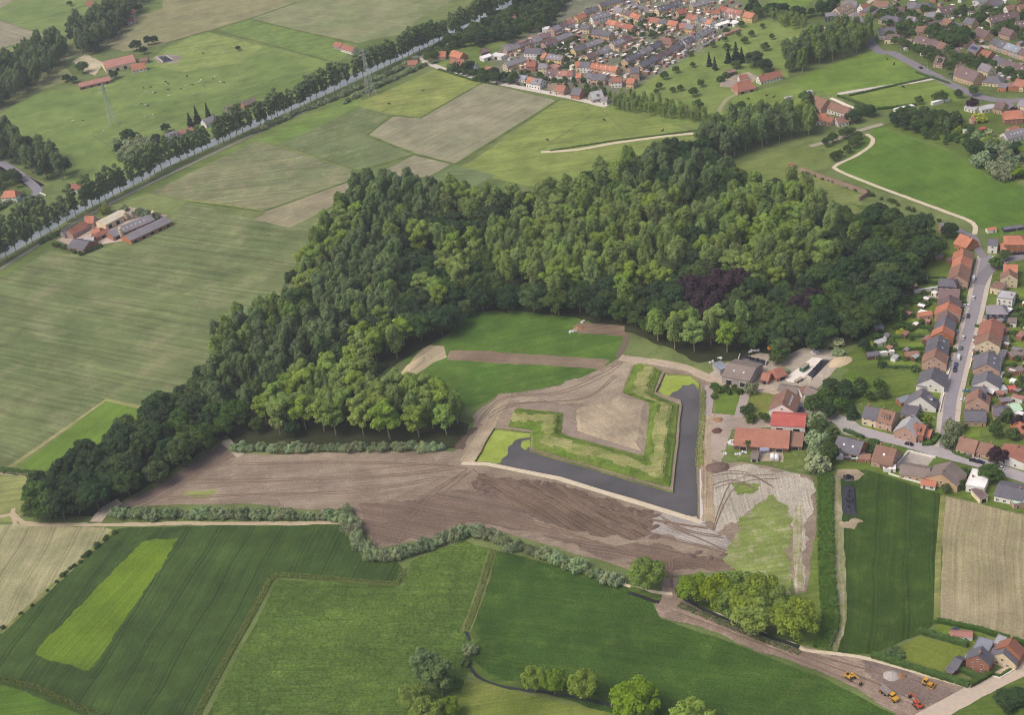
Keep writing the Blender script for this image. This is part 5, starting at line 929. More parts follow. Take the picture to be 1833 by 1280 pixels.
def shed(p, rz, l, w, h, wall, roof, label, name='garden_shed', cat='shed', flat=False):
    """small outbuilding: walls, pitched or flat roof, door"""
    root = obj(name, None, None, (p.x, p.y, .02), rz); tag(root, label, cat); key = (round(l, 1), round(w, 1), round(h, 1), wall, roof, flat); l, w, h = key[:3]
    def mw():
        m = MB(); t = 0 if flat else w * .22
        pr = [(-w / 2, -.2), (w / 2, -.2), (w / 2, h), (0, h + t + .001), (-w / 2, h)]; n = 5
        v = [(-l / 2, q[0], q[1]) for q in pr] + [(l / 2, q[0], q[1]) for q in pr]
        return m.add(v, [(i, n + i, n + (i + 1) % n, (i + 1) % n) for i in range(n)] + [tuple(range(n)), tuple(range(2 * n - 1, n - 1, -1))]).mesh('wall', wallm(wall))
    def mr():
        m = MB()
        if flat: m.box((0, 0, h + .09), (l + .3, w + .3, .16))
        else:
            a = math.atan(.44); t = w * .22
            for s in (-1, 1):
                o = MB().box((0, 0, 0), (l + .3, w / 2 / math.cos(a) + .2, .1)); M3 = Matrix.Rotation(-s * a, 3, 'X')
                m.add([M3 @ Vector(v) + Vector((0, s * (w / 4 + .06), h + t / 2 + .06)) for v in o.v], o.f)
        return m.mesh('roof', roofm(roof))
    obj('wall', cached(('shw',) + key, mw), root); obj('roof', cached(('shr',) + key, mr), root)
    toc = Matrix.Rotation(-rz, 3, 'Z') @ (CAMP - p); sy = 1 if toc.y > 0 else -1
    obj('door', win_mesh(1.0, min(1.9, h * .9), 'door'), root, (l * .2, sy * w / 2, min(1.9, h * .9) / 2), 0 if sy > 0 else math.pi); return root
def terrace(r, w, hw, hr, units, walls, roofs, phrase, yard_=.6, **kw):
    a, b = hp(r[:2], hr), hp(r[2:], hr)
    for i in range(units):
        p, q = a.lerp(b, i / units), a.lerp(b, (i + 1) / units); dh = [0, .12, -.1, .05][i % 4]
        wl, rf = walls[i % len(walls)] if len(walls) < 4 else hrn.choice(walls), roofs[i * len(roofs) // units] if len(roofs) < 4 else hrn.choice(roofs)
        lab = '%s house from left in the %s' % (ordinal(i), phrase)
        an = (2.6, round(hrn.choice((2.5, 3.5, 4.5)), 1), 2.6, hrn.choice(('grey', 'white', 'light', 'rose'))) if hrn.random() < yard_ else None
        house(p, q, w, hw, hr + dh, wl, rf, lab, 'house', 'terraced_house', phrase, ends=(i == 0, i == units - 1), sky_=(1 if hrn.random() < .3 else 0), chim=1 if hrn.random() < .7 else 0, annex=an, **kw)
        if hrn.random() < yard_:
            d = (q - p).normalized(); nn = Vector((-d.y, d.x, 0)); nn = nn if nn.y < 0 else -nn; c = (p + q) / 2 + nn * (w / 2 + hrn.uniform(8, 12))
            shed(c, math.atan2(d.y, d.x), hrn.choice((3, 4, 3.6)), 2.6, 2.1, hrn.choice(('wood', 'white', 'pink', 'grey')), hrn.choice(('grey', 'rose', 'white', 'light')), 'shed of the %s house in the %s' % (ordinal(i), phrase), flat=hrn.random() < .5)
def cluster(items, phrase, **kw):
    items = sorted(items, key=lambda t: t[0][0])
    for i, t in enumerate(items):
        r, w, hw, hr, wl, rf = t[:6]; o = t[6] if len(t) > 6 else {}
        o = {**kw, **o}; nm = o.pop('what', 'house')
        single(r, w, hw, hr, wl, rf, '%s %s with %s roof, %s from left %s' % (WALL[wl][0], nm, ROOF[rf][0], ordinal(i), phrase), cat=o.pop('cat', 'house'), name=o.pop('name', 'house'), **o)
CW = ['cream', 'tan', 'white', 'yellow', 'pink', 'cream']
# --- the town
terrace((903, 84, 967, 64), 8, 5, 8, 8, CW, ['grey', 'purple', 'grey'], 'grey-roofed terrace nearest the canal')
terrace((903, 112, 937, 100), 8, 5, 8, 4, ['cream', 'yellow'], ['grey'], 'short grey terrace beside the white garages')
terrace((986, 49, 1026, 31.6), 8, 5, 8, 6, CW, ['grey', 'purple', 'rose'], 'cream terrace at the leafy upper edge of town')
terrace((1044, 17, 1070, 10), 8, 5, 8, 4, CW, ['dark'], 'dark-roofed terrace at the top left of town')
terrace((1072, 5, 1110, -6), 8, 5, 8, 4, ['yellow', 'cream'], ['dark'], 'yellow-walled terrace cut by the top edge')
terrace((972, 75, 1021, 55), 8, 5, 8, 7, CW, ['purple', 'grey', 'grey'], 'second terrace from the canal')
terrace((1025, 85, 1075, 67.5), 8, 5, 8, 7, ['yellow', 'cream', 'yellow'], ['dark', 'grey', 'grey'], 'yellow-walled terrace in mid town')
terrace((1048, 98, 1089, 81), 8, 5, 8, 6, CW, ['purple', 'grey'], 'terrace just below the yellow-walled one')
terrace((1094, 75, 1127, 62), 8, 5, 8, 5, CW, ['grey', 'purple'], 'small grey terrace left of the green square')
terrace((1117, 104, 1181, 71), 8, 5, 8, 10, ['tan', 'pink', 'white'], ['dark', 'grey', 'dark'], 'long dark terrace in mid town')
terrace((1143, 114, 1219, 73), 8, 5, 8, 11, ['tan', 'pink', 'white'], ['dark', 'purple', 'dark'], 'long dark terrace beside the orchard', yard_=.8)
terrace((1222, 71, 1271, 48), 8, 5, 8, 7, ['white', 'pink', 'tan'], ['dark', 'grey'], 'dark terrace behind the orchard pylon', yard_=.8)
terrace((1175, 13, 1217, 0), 8, 5, 8, 6, CW, ['dark'], 'dark terrace at the top of town')
terrace((1237, 5, 1268, -3), 8, 5, 8, 4, CW, ['grey'], 'grey terrace cut by the top edge')
terrace((1058, 112, 1106, 119), 8, 5, 8, 6, ['pink', 'tan'], ['orange'], 'long orange terrace at the lower edge of town')
terrace((1289, 10, 1330, 19), 8, 5, 8, 6, ['pink', 'white'], ['red', 'rose', 'rust'], 'red-roofed terrace at the right end of town')
terrace((1089, 34, 1135, 45), 8, 5, 8, 6, ['pink', 'white', 'tan'], ['orange', 'rust', 'red'], 'orange-red terrace in the upper middle of town')
terrace((1101, 10, 1148, 27), 8, 5, 8, 6, CW, ['grey', 'purple', 'orange'], 'grey and orange terrace at the top')
terrace((1165, 30, 1214, 38), 8, 5, 8, 6, CW, ['rust', 'dark', 'orange'], 'mixed red terrace above the green square')
terrace((1232, 24, 1276, 35), 8, 5, 8, 5, ['white', 'tan'], ['rust', 'grey', 'orange'], 'orange terrace near the right garages')
terrace((980, 125, 1026, 127), 8, 5, 8, 5, ['white', 'pink'], ['purple', 'rose', 'rust'], 'mixed terrace above the pale road')
single((862, 103, 880, 97), 8, 3.2, 3.3, 'white', 'white', 'left wing of the white flat-roofed garages at the edge of town', cat='garage', name='garage_block', openings='barn', chim=0)
single((882, 96, 902, 99), 8, 3.2, 3.3, 'white', 'white', 'right wing of the white flat-roofed garages at the edge of town', cat='garage', name='garage_block', openings='barn', chim=0)
single((1281, 45, 1307, 37), 7, 3, 3.1, 'white', 'white', 'left wing of the white garages beside the orchard', cat='garage', name='garage_block', openings='barn', chim=0)
single((1309, 37, 1320, 41), 7, 3, 3.1, 'white', 'white', 'right wing of the white garages beside the orchard', cat='garage', name='garage_block', openings='barn', chim=0)
cluster([((941, 85, 969, 86), 10, 5.5, 9, 'white', 'dark'), ((972, 94, 979, 95), 9, 5, 8, 'pink', 'orange'), ((981, 96, 1008, 99), 9, 5, 8, 'yellow', 'grey', dict(sky_=3)), ((943, 110, 960, 110), 9, 5, 8, 'brick', 'red'), ((965, 113, 980, 113), 9, 5, 8, 'cream', 'grey'), ((984, 117, 1002, 118), 9, 3, 3.2, 'pink', 'rose'), ((1032, 130, 1041, 130), 8, 5, 8, 'pink', 'orange'), ((1049, 130, 1057, 129), 8, 5, 8, 'white', 'grey'), ((1060, 131, 1086, 133), 10, 5, 8.5, 'pink', 'dark'), ((1029, 110, 1039, 109), 8, 5, 8, 'cream', 'orange'), ((1039, 110, 1057, 110), 9, 5.5, 9, 'white', 'dark'), ((1094, 138, 1113, 137), 9, 5, 8, 'white', 'rust'), ((1124, 139, 1137, 140), 9, 5, 8, 'tan', 'orange'), ((1128, 120, 1144, 119), 11, 7.5, 11, 'pink', 'dark')], 'in lower town')
cluster([((1182, 66, 1200, 67), 12, 5, 9, 'tan', 'brown', dict(hip=4)), ((1211, 18, 1226, 14), 8, 5, 8, 'tan', 'red'), ((1229, 42, 1243, 44), 8, 5, 8, 'yellow', 'grey'), ((1216, 42, 1228, 41), 8, 5, 8, 'tan', 'rose'), ((1273, 17, 1289, 16), 8, 5, 8, 'white', 'rust'), ((1334, 20, 1351, 23), 9, 5, 8.5, 'yellow', 'orange'), ((971, 50, 983, 49), 8, 4, 4.2, 'white', 'white'), ((966, 60, 985, 57), 9, 5, 8, 'pink', 'purple'), ((1029, 28, 1045, 22), 9, 5, 8, 'yellow', 'orange'), ((1058, 28, 1090, 20), 8, 5, 8, 'white', 'grey', dict(sky_=3)), ((1041, 43, 1057, 44), 8, 5, 8, 'cream', 'dark'), ((1062, 51, 1095, 56), 9, 5, 8.5, 'tan', 'dark')], 'in upper town')
cluster([((924, 133, 944, 136), 9, 3, 4.6, 'white', 'bluegrey'), ((945, 137, 955, 138), 9, 4.5, 8, 'white', 'orange'), ((955, 139, 971, 141), 10, 4.5, 8, 'white', 'grey', dict(dorm=1)), ((980, 150, 996, 148), 9, 3.5, 7.5, 'white', 'tan'), ((998, 151, 1013, 153), 9, 3.5, 7.5, 'pink', 'rust'), ((1026, 156, 1042, 158), 10, 4, 8.5, 'orangeb', 'dark'), ((1056, 165, 1076, 160), 10, 3, 8, 'grey', 'light', dict(dorm=1)), ((1077, 173, 1088, 173), 8, 3, 5.5, 'white', 'grey')], 'along the pale road')
cluster([((807, 105, 831, 106), 10, 3.5, 8, 'white', 'rust', dict(dorm=2)), ((839, 112, 852, 112), 9, 3, 7, 'white', 'bluegrey'), ((870, 118, 888, 120), 9, 4, 8, 'pink', 'rust'), ((780, 92, 798, 91), 9, 3, 7, 'pink', 'orange'), ((810, 89, 829, 94), 10, 3, 7, 'orangeb', 'orange'), ((880, 47, 902, 38), 9, 3.4, 7, 'white', 'rust'), ((860, 58, 875, 55), 7, 3, 5.5, 'white', 'dark'), ((909, 30, 923, 27), 10, 4, 8.5, 'orangeb', 'brown'), ((940, 18, 948, 16), 7, 4, 8, 'white', 'white'), ((860, 88, 872, 85), 7, 2.5, 5, 'wood', 'purple'), ((730, 108, 748, 107), 8, 3, 6, 'pink', 'rust')], 'among the canal gardens')
# --- upper right
cluster([((1496, 14, 1521, 3), 10, 5, 9, 'cream', 'tan', dict(sky_=2)), ((1477, 23, 1498, 21), 11, 5.5, 7, 'navy', 'grey'), ((1506, 2, 1534, 2), 10, 4, 8, 'white', 'grey'), ((1565, 0, 1592, 2), 10, 4, 8, 'white', 'brown'), ((1553, 11, 1570, 13), 12, 4, 7.5, 'brick', 'dark', dict(hip=5)), ((1584, 26, 1608, 29), 12, 4, 7, 'cream', 'dark', dict(hip=3)), ((1573, 50, 1602, 47), 10, 4.5, 9, 'white', 'dark', dict(dorm=1)), ((1591, 60, 1608, 60), 9, 4.5, 7.5, 'cream', 'purple', dict(hip=3)), ((1616, 68, 1634, 70), 8, 3, 5, 'grey', 'asb'), ((1624, 4, 1640, 3), 10, 4, 8, 'tan', 'grey')], 'beside the poplar grove')
cluster([((1645, 4, 1661, 4), 12, 4, 7.5, 'tan', 'dark', dict(hip=4)), ((1681, 14, 1708, 8), 11, 3.5, 8, 'white', 'purple', dict(sky_=2)), ((1657, 38, 1685, 34), 12, 5.5, 5.7, 'white', 'purple'), ((1641, 47, 1660, 45), 11, 3, 6.5, 'pink', 'brown'), ((1707, 40, 1724, 42), 9, 5, 9, 'tan', 'dark', dict(sky_=3)), ((1750, 48, 1771, 56), 11, 4, 9, 'tan', 'purple'), ((1757, 7, 1772, 4), 9, 3, 6.5, 'cream', 'purple'), ((1770, 0, 1794, -1), 10, 4, 7.5, 'white', 'dark'), ((1818, 37, 1838, 35), 10, 4, 8.5, 'tan', 'purple', dict(sky_=2)), ((1822, 8, 1838, 5), 10, 4, 8.5, 'tan', 'brown')], 'round the upper pylon')
terrace((1642, 62, 1694, 77), 10, 4.5, 8.5, 5, ['cream', 'pink'], ['purple', 'purple', 'brown'], 'purple-roofed terrace below the tree clump', yard_=.2)
terrace((1769, 30, 1821, 18), 9, 4.5, 8.5, 7, ['cream', 'pink'], ['purple'], 'purple-roofed terrace right of the upper pylon', yard_=.1)
terrace((1780, 67, 1842, 89), 10, 5, 8.5, 5, ['pink', 'grey'], ['dark', 'bluegrey', 'purple'], 'grey terrace at the right edge', yard_=.1)
terrace((1782, 99, 1838, 119), 9, 4.5, 8, 6, ['pink', 'white'], ['dark', 'purple', 'purple'], 'purple-roofed terrace at the right edge', yard_=.5)
cluster([((1741, 77, 1757, 83), 11, 4, 8.5, 'brick', 'dark', dict(solar=4)), ((1759, 88, 1776, 92), 11, 3.5, 7, 'brick', 'rust'), ((1676, 100, 1692, 102), 10, 3.5, 8, 'pink', 'purple', dict(sky_=2)), ((1718, 117, 1754, 129), 13, 4.5, 10.5, 'tan', 'purple', dict(sky_=1)), ((1708, 88, 1719, 87), 7, 2.6, 5, 'tan', 'purple'), ((1774, 135, 1786, 136), 13, 3, 6.5, 'cream', 'dark', dict(hip=5)), ((1788, 152, 1804, 153), 10, 3.2, 3.3, 'orangeb', 'grey'), ((1805, 151, 1825, 151), 9, 3.8, 3.9, 'orangeb', 'rose'), ((1712, 115, 1722, 113), 8, 4, 8, 'pink', 'purple')], 'above the upper road')
cluster([((1732, 186, 1751, 191), 8, 3, 4.2, 'white', 'light'), ((1753, 191, 1779, 186), 8, 3, 4.2, 'white', 'light'), ((1785, 181, 1800, 184), 9, 4, 8, 'tan', 'purple'), ((1799, 198, 1828, 196), 12, 4.5, 9, 'brick', 'orange', dict(hip=1)), ((1797, 237, 1840, 226), 10, 3.5, 7, 'white', 'grey', dict(sky_=5)), ((1738, 210, 1747, 208), 6, 3, 5, 'pink', 'rose'), ((1805, 228, 1822, 224), 7, 3, 5, 'pink', 'rust'), ((1785, 246, 1795, 244), 7, 2.8, 4.6, 'wood', 'grey'), ((1827, 178, 1845, 182), 9, 3, 6, 'cream', 'grey')], 'below the upper road')
cluster([((1540, 8, 1552, 4), 9, 4, 8, 'white', 'rust'), ((1600, 12, 1618, 10), 10, 4, 8, 'tan', 'purple'), ((1655, 22, 1674, 20), 9, 4, 7.5, 'cream', 'grey'), ((1690, 32, 1704, 34), 9, 4, 8, 'pink', 'brown'), ((1730, 30, 1746, 34), 9, 4, 8, 'tan', 'dark'), ((1795, 48, 1815, 54), 9, 4, 8, 'pink', 'purple'), ((1758, 112, 1776, 118), 9, 4, 8, 'cream', 'grey'), ((1800, 10, 1818, 6), 9, 4, 8, 'white', 'brown'), ((1724, 62, 1738, 68), 9, 4, 8, 'pink', 'purple'), ((1625, 28, 1640, 30), 9, 4, 8, 'white', 'grey'), ((1820, 140, 1838, 144), 9, 4, 8, 'cream', 'rust'), ((1690, 50, 1700, 52), 8, 4, 8, 'tan', 'dark')], 'of the hidden upper right houses')
# --- white farm and brick barn farm
cluster([((1320, 146, 1341, 141), 13, 2.6, 9, 'pink', 'rust', dict(hip=3, what='barn', cat='barn', name='barn', openings='barn', chim=0)), ((1357, 135, 1396, 125), 8, 3, 7, 'white', 'rust', dict(what='farmhouse', name='farmhouse', chim=2)), ((1322, 135, 1337, 132), 6, 3, 5.5, 'white', 'rust'), ((1299, 129, 1316, 125), 6, 3, 3.2, 'wood', 'brown', dict(what='shed', cat='shed', name='farm_shed', openings='barn', chim=0))], 'at the orchard farm')
cluster([((1456, 170, 1481, 178), 14, 4, 10, 'pink', 'brown', dict(what='barn', cat='barn', name='barn', openings='barn', chim=0)), ((1484, 181, 1522, 192), 9, 3.4, 7.5, 'white', 'brown', dict(what='farmhouse', name='farmhouse')), ((1464, 203, 1477, 202), 10, 3.5, 7.5, 'white', 'orange', dict(hip=2)), ((1480, 207, 1493, 210), 8, 3, 6, 'pink', 'rust'), ((1496, 210, 1515, 206), 9, 3, 6.5, 'white', 'brown'), ((1521, 200, 1532, 199), 8, 3, 6, 'pink', 'rust'), ((1441, 164, 1455, 162), 5, 2.6, 2.8, 'white', 'light', dict(what='shed', cat='shed', name='farm_shed', openings='barn', chim=0)), ((1446, 178, 1458, 174), 6, 3, 5, 'white', 'rust')], 'at the white farm')
# --- far left farms
BK = dict(what='barn', cat='barn', name='barn', openings='barn', chim=0)
cluster([((183, 110, 237, 97), 27, 5, 9, 'cream', 'rose', BK), ((234, 115, 259, 110), 9, 3, 8, 'white', 'orange', dict(what='farmhouse', name='farmhouse')), ((140, 149, 196, 136), 10, 3, 5.5, 'brick', 'rose', BK), ((250, 104, 264, 102), 8, 3, 5, 'grey', 'brown', BK)], 'at the far left farm')
cluster([((226, 18, 241, 15), 9, 3.5, 8, 'white', 'rust'), ((227, 31, 240, 29), 8, 3, 7, 'white', 'rust'), ((154, 2, 167, 0), 9, 3.5, 8, 'white', 'rust'), ((600, 74, 613, 77), 8, 3, 6, 'grey', 'rust'), ((614, 78, 635, 84), 8, 3, 6.5, 'white', 'rust')], 'of the lone houses beyond the canal')
cluster([((296, 238, 315, 233), 8, 4, 7.5, 'white', 'grey', dict(dorm=2)), ((317, 235, 343, 227), 7, 3, 5.5, 'white', 'rose'), ((362, 214, 387, 204), 9, 3.5, 7, 'white', 'grey'), ((402, 190, 428, 184), 15, 4, 11, 'grey', 'asb', BK), ((432, 182, 455, 174), 8, 3, 6, 'brick', 'asb', BK), ((8, 341, 26, 340), 10, 5, 9, 'white', 'orange', dict(hip=2, chim=2)), ((126, 329, 147, 327), 9, 3.5, 7, 'white', 'rust', dict(hip=1))], 'on the far canal bank')
cluster([((121, 412, 150, 395), 8, 3.4, 7, 'pink', 'rust', dict(what='farmhouse', name='farmhouse')), ((152, 387, 168, 386), 9, 3.4, 7.5, 'pink', 'orange'), ((179, 397, 220, 376), 12, 4.5, 6, 'cream', 'cream', BK), ((193, 415, 268, 384), 14, 3, 5.6, 'brick', 'grey', dict(sky_=7, **BK)), ((224, 422, 297, 388), 13, 3, 5.6, 'orangeb', 'grey', BK), ((167, 408, 178, 407), 8, 3, 6, 'brick', 'orange', dict(hip=1)), ((166, 420, 192, 408), 6, 3, 5, 'brick', 'rust', BK), ((131, 428, 160, 433), 15, 3.4, 6.5, 'brick', 'dark', BK), ((150, 427, 168, 424), 8, 3.4, 5, 'brick', 'light', BK), ((110, 415, 117, 412), 7, 3, 5, 'grey', 'dark'), ((160, 396, 174, 389), 6, 2.8, 3, 'brick', 'light', BK)], 'at the brick farm')
# --- farm by the moat
cluster([((1304, 650, 1353, 659), 19, 5, 8, 'grey', 'asb', dict(sky_=2, **BK)), ((1282, 657, 1297, 652), 9, 3.6, 3.8, 'grey', 'bluegrey', BK), ((1365, 667, 1379, 669), 8, 2.6, 5, 'brick', 'rust', BK), ((1385, 661, 1398, 656), 9, 2.6, 6, 'brick', 'rust', dict(hip=1, **BK)), ((1395, 689, 1429, 694), 7, 2.8, 4.4, 'white', 'asb', BK), ((1430, 695, 1443, 691), 7, 2.8, 5, 'white', 'brown', BK), ((1445, 692, 1464, 700), 8, 3, 5.4, 'white', 'asb', BK), ((1409, 697, 1399, 724), 14, 5, 9.5, 'white', 'brown', dict(what='farmhouse', name='farmhouse', sky_=5)), ((1382, 741, 1443, 744), 13, 4.6, 7.5, 'white', 'vermil', BK), ((1317, 766, 1414, 771), 16, 2.8, 8.5, 'wood', 'rust', BK), ((1415, 774, 1439, 776), 13, 2.6, 6.5, 'wood', 'brown', BK), ((1345, 811, 1358, 812), 7, 2.4, 3.4, 'grey', 'asb', dict(what='hut', cat='shed', name='farm_shed', openings='barn', chim=0))], 'at the moat farm')
# --- street, left side
single((1719, 418, 1741, 427), 11, 3.2, 8, 'orangeb', 'orange', 'orange-roofed brick house at the head of the street')
single((1682, 400, 1694, 398), 6, 5, 6.5, 'tan', 'grey', 'small tan tower house at the wood edge', chim=0)
for r, w_, hw_, hr_, wl, rf, l, o in [
    ((1726, 444, 1723, 456), 12, 5, 8.5, 'pink', 'orange', 'first orange-roofed house in the row left of the street', dict(ends=(1, 0), roof2='brown')), ((1723.5, 456, 1720.5, 471), 11, 5.2, 9, 'pink', 'orange', 'second orange-roofed house in the row left of the street', dict(ends=(0, 0))), ((1720.5, 471, 1714, 493), 12, 5, 9, 'pink', 'brown', 'brown-roofed end house with pink gable left of the street', dict(ends=(0, 1))),
    ((1687, 499, 1707, 500), 10, 5.8, 8.2, 'navy', 'dark', 'dark clad house with hipped roof left of the street', dict(hip=2)), ((1681, 516, 1718, 518), 13, 3.2, 8, 'brick', 'purple', 'house with wide dark slab roof left of the street', {}),
    ((1700, 528, 1699, 540), 13, 4.6, 8.2, 'pink', 'purple', 'first dark-roofed house below the slab roof', dict(ends=(1, 0))), ((1699, 540, 1696, 553), 14, 4.8, 9, 'pink', 'orange', 'wide orange-roofed house in the middle of the street row', dict(ends=(0, 0))), ((1695.5, 554, 1694, 567), 10, 4.6, 8, 'brick', 'purple', 'dark-roofed house below the wide orange roof', dict(ends=(0, 0))), ((1694, 567, 1689.5, 582), 11, 4.8, 8.6, 'brick', 'dark', 'dark grey house above the orange gable house', dict(ends=(0, 0))), ((1689.5, 582, 1687, 593), 12, 5, 9, 'orangeb', 'orange', 'orange-roofed house with orange brick gable', dict(ends=(0, 1))),
    ((1681, 600, 1678.6, 611), 12, 4.6, 8.4, 'brick', 'dark', 'upper dark house of the lower street row', dict(ends=(1, 0), sky_=1)), ((1678.6, 611, 1676, 623), 12, 4.8, 8.8, 'pink', 'dark', 'lower dark house of the lower street row', dict(ends=(0, 0), sky_=1)), ((1676, 624, 1672.5, 639), 13, 4.4, 8.6, 'pink', 'brown', 'brown-roofed end house of the lower street row', dict(ends=(0, 1))),
    ((1673, 657, 1666, 678), 14, 4, 8.4, 'white', 'dark', 'upper white house with dark roof left of the street', {}), ((1652, 695, 1647.5, 710), 16, 2.8, 9.2, 'white', 'dark', 'lower white house with steep dark roof and two dormers', dict(dorm=1)),
    ((1643, 685, 1660, 688), 7, 3, 3.2, 'white', 'dark', 'white flat annex of the upper white house', dict(chim=0))]:
    single(r, w_, hw_, hr_, wl, rf, l, **o)
for r, w_, hw_, hr_, wl, rf, l, o in [
    ((1770, 428, 1787, 429), 9, 5.4, 7.4, 'white', 'dark', 'white house with dark roof at the street fork', {}), ((1791, 435, 1801, 435), 8, 2.6, 5, 'white', 'orange', 'orange-roofed garage beside the white fork house', dict(openings='barn', chim=0)), ((1810, 421, 1826, 421), 12, 5.5, 9, 'orangeb', 'orange', 'brick house with orange hipped roof at the right edge', dict(hip=4)),
    ((1797, 473, 1822, 474), 9, 5, 8, 'cream', 'orange', 'orange-roofed house below the street fork', {}), ((1807, 482, 1807, 491), 9.5, 6, 9.2, 'cream', 'brown', 'cream gable house in front of the orange roof', dict(ends=(1, 1))), ((1777, 509, 1798, 513), 8, 4, 4.2, 'cream', 'brown', 'flat brown-roofed house right of the street', {}), ((1788, 526, 1816, 530), 9, 6, 6.2, 'white', 'light', 'white modern block right of the street', {}),
    ((1778, 546, 1792, 546), 10, 5.4, 8.6, 'navy', 'grey', 'house with grey hipped roof right of the street', dict(hip=3.5)), ((1777, 570, 1771.6, 595), 13, 5.4, 9, 'cream', 'rust', 'rust-roofed house with solar panels right of the street', dict(ends=(1, 0), solar=-4)), ((1771.4, 595, 1768, 609), 13, 5.2, 8.8, 'cream', 'brown', 'cream gabled end house below the rust roof', dict(ends=(0, 1))),
    ((1770, 628, 1766, 652), 14, 4.4, 8.4, 'pink', 'dark', 'dark-roofed house with pink gable right of the street', dict(sky_=2)), ((1769, 664, 1764.5, 681), 14, 4, 8, 'white', 'dark', 'white house with dark roof right of the street', {}), ((1740, 692, 1766, 693), 9, 4, 7, 'pink', 'dark', 'dark roof behind the solar panel gable house', {}), ((1752, 696, 1750, 711), 12, 4.2, 8.8, 'pink', 'brown', 'pink gable house with solar panels right of the street', dict(solar=3)),
    ((1727, 737, 1765, 738), 11, 3, 5.4, 'tan', 'dark', 'long low bungalow with dark roof right of the street', {}), ((1777, 729, 1802, 729), 10, 3, 5.2, 'tan', 'dark', 'second low dark-roofed bungalow behind the long one', {}), ((1719, 782, 1751, 790), 10, 3, 7, 'tan', 'brown', 'brown-roofed bungalow at the junction', {}), ((1753, 791, 1779, 797), 9, 3, 6.2, 'tan', 'brown', 'brown-roofed wing right of the junction bungalow', {}),
    ((1824, 797, 1808, 818), 14, 4.2, 5.8, 'white', 'rust', 'white house with low red-brown roof at the right edge', {}), ((1735, 854, 1768, 860), 14, 4, 4.1, 'white', 'white', 'white flat-roofed house below the road', {}), ((1746, 885, 1761, 881), 8, 3, 3.1, 'cream', 'purple', 'small dark flat-roofed garage below the white flat roof', dict(openings='barn', chim=0)), ((1786, 868, 1836, 878), 13, 3.4, 5.4, 'white', 'dark', 'white bungalow with dark roof at the right edge below the road', {}), ((1808, 893, 1838, 888), 9, 3, 3.2, 'pink', 'green', 'pale green flat roof at the right edge', dict(chim=0)), ((1818, 757, 1838, 752), 9, 3, 7, 'orangeb', 'orange', 'orange roof beside the large purple tree', {}),
    ((1804, 573, 1820, 574), 6, 2.8, 3, 'white', 'asb', 'white flat annex behind the rust roof', dict(chim=0)), ((1788, 632, 1800, 634), 8, 2.8, 3, 'grey', 'dark', 'dark flat annex behind the pink gable', dict(chim=0)),
    ((1550, 726, 1576, 732), 11, 4.8, 8.8, 'cream', 'dark', 'grey-roofed half of the semi-detached pair on the cul-de-sac', dict(ends=(1, 0))), ((1576, 732, 1603, 738), 11, 4.8, 9, 'pink', 'brown', 'brown-roofed half of the semi-detached pair on the cul-de-sac', dict(ends=(0, 1), dorm=2, chim=2)), ((1617, 729, 1644, 734), 10, 2.8, 3.6, 'grey', 'dark', 'low dark garage behind the pale gable house', dict(chim=0)),
    ((1635, 743, 1620, 763), 12, 4, 9, 'pink', 'light', 'house with pale grey steep gable facing the cul-de-sac', {}), ((1638, 758, 1658, 762), 10, 4.6, 7.8, 'brick', 'rust', 'rust-roofed wing right of the pale gable', dict(dorm=1)), ((1659, 768, 1668, 770), 7, 2.6, 5, 'brick', 'orange', 'small orange-roofed extension at the corner', dict(chim=0)),
    ((1501, 781, 1546, 792), 13, 3.2, 7.4, 'orangeb', 'dark', 'orange brick bungalow with dark roof below the cul-de-sac', dict(sky_=2)), ((1569, 796, 1605, 805), 13, 3.4, 9, 'pink', 'brown', 'house with steep brown roof below the cul-de-sac', dict(chim=2, sky_=1)), ((1703, 827, 1685, 849), 16, 4, 8.6, 'tan', 'asb', 'tan house with broad grey-brown roof at the field edge', {}), ((1614, 832, 1665, 840), 10, 2.8, 5, 'tan', 'asb', 'low grey wing of the tan house at the field edge', {}), ((1650, 859, 1676, 863), 5, 2.4, 3.6, 'white', 'orange', 'little white shed with orange roof at the field edge', dict(chim=0)),
    ((1758, 1158, 1750.5, 1174), 9.5, 5.4, 9.2, 'brick', 'dark', 'brick house with dark roof at the bottom right', {}), ((1813, 1142, 1805, 1156), 10, 5, 9.4, 'orangeb', 'rust', 'house with red-orange roof at the bottom right edge', {}), ((1803, 1156, 1795, 1170), 11, 3.4, 7.4, 'cream', 'dark', 'cream gable wing with dark roof at the bottom right', dict(chim=0)), ((1747, 1151, 1774, 1159), 8, 3, 3.2, 'cream', 'bluegrey', 'flat grey annex behind the bottom right houses', dict(chim=0)), ((1782, 1143, 1798, 1149), 6, 3, 3.4, 'grey', 'light', 'glass-roofed annex behind the bottom right houses', dict(chim=0)), ((1709, 1178, 1722, 1184), 8, 2.6, 4.6, 'wood', 'dark', 'dark garden house beside the striped lawn', dict(chim=0)), ((1698, 1192, 1712, 1198), 6, 2.2, 2.5, 'wood', 'dark', 'dark green lean-to below the garden house', dict(chim=0, openings='barn')), ((1736, 1170, 1741, 1180), 4, 2.6, 3, 'white', 'bluegrey', 'pale conservatory beside the brick house', dict(chim=0))]:
    single(r, w_, hw_, hr_, wl, rf, l, **o)
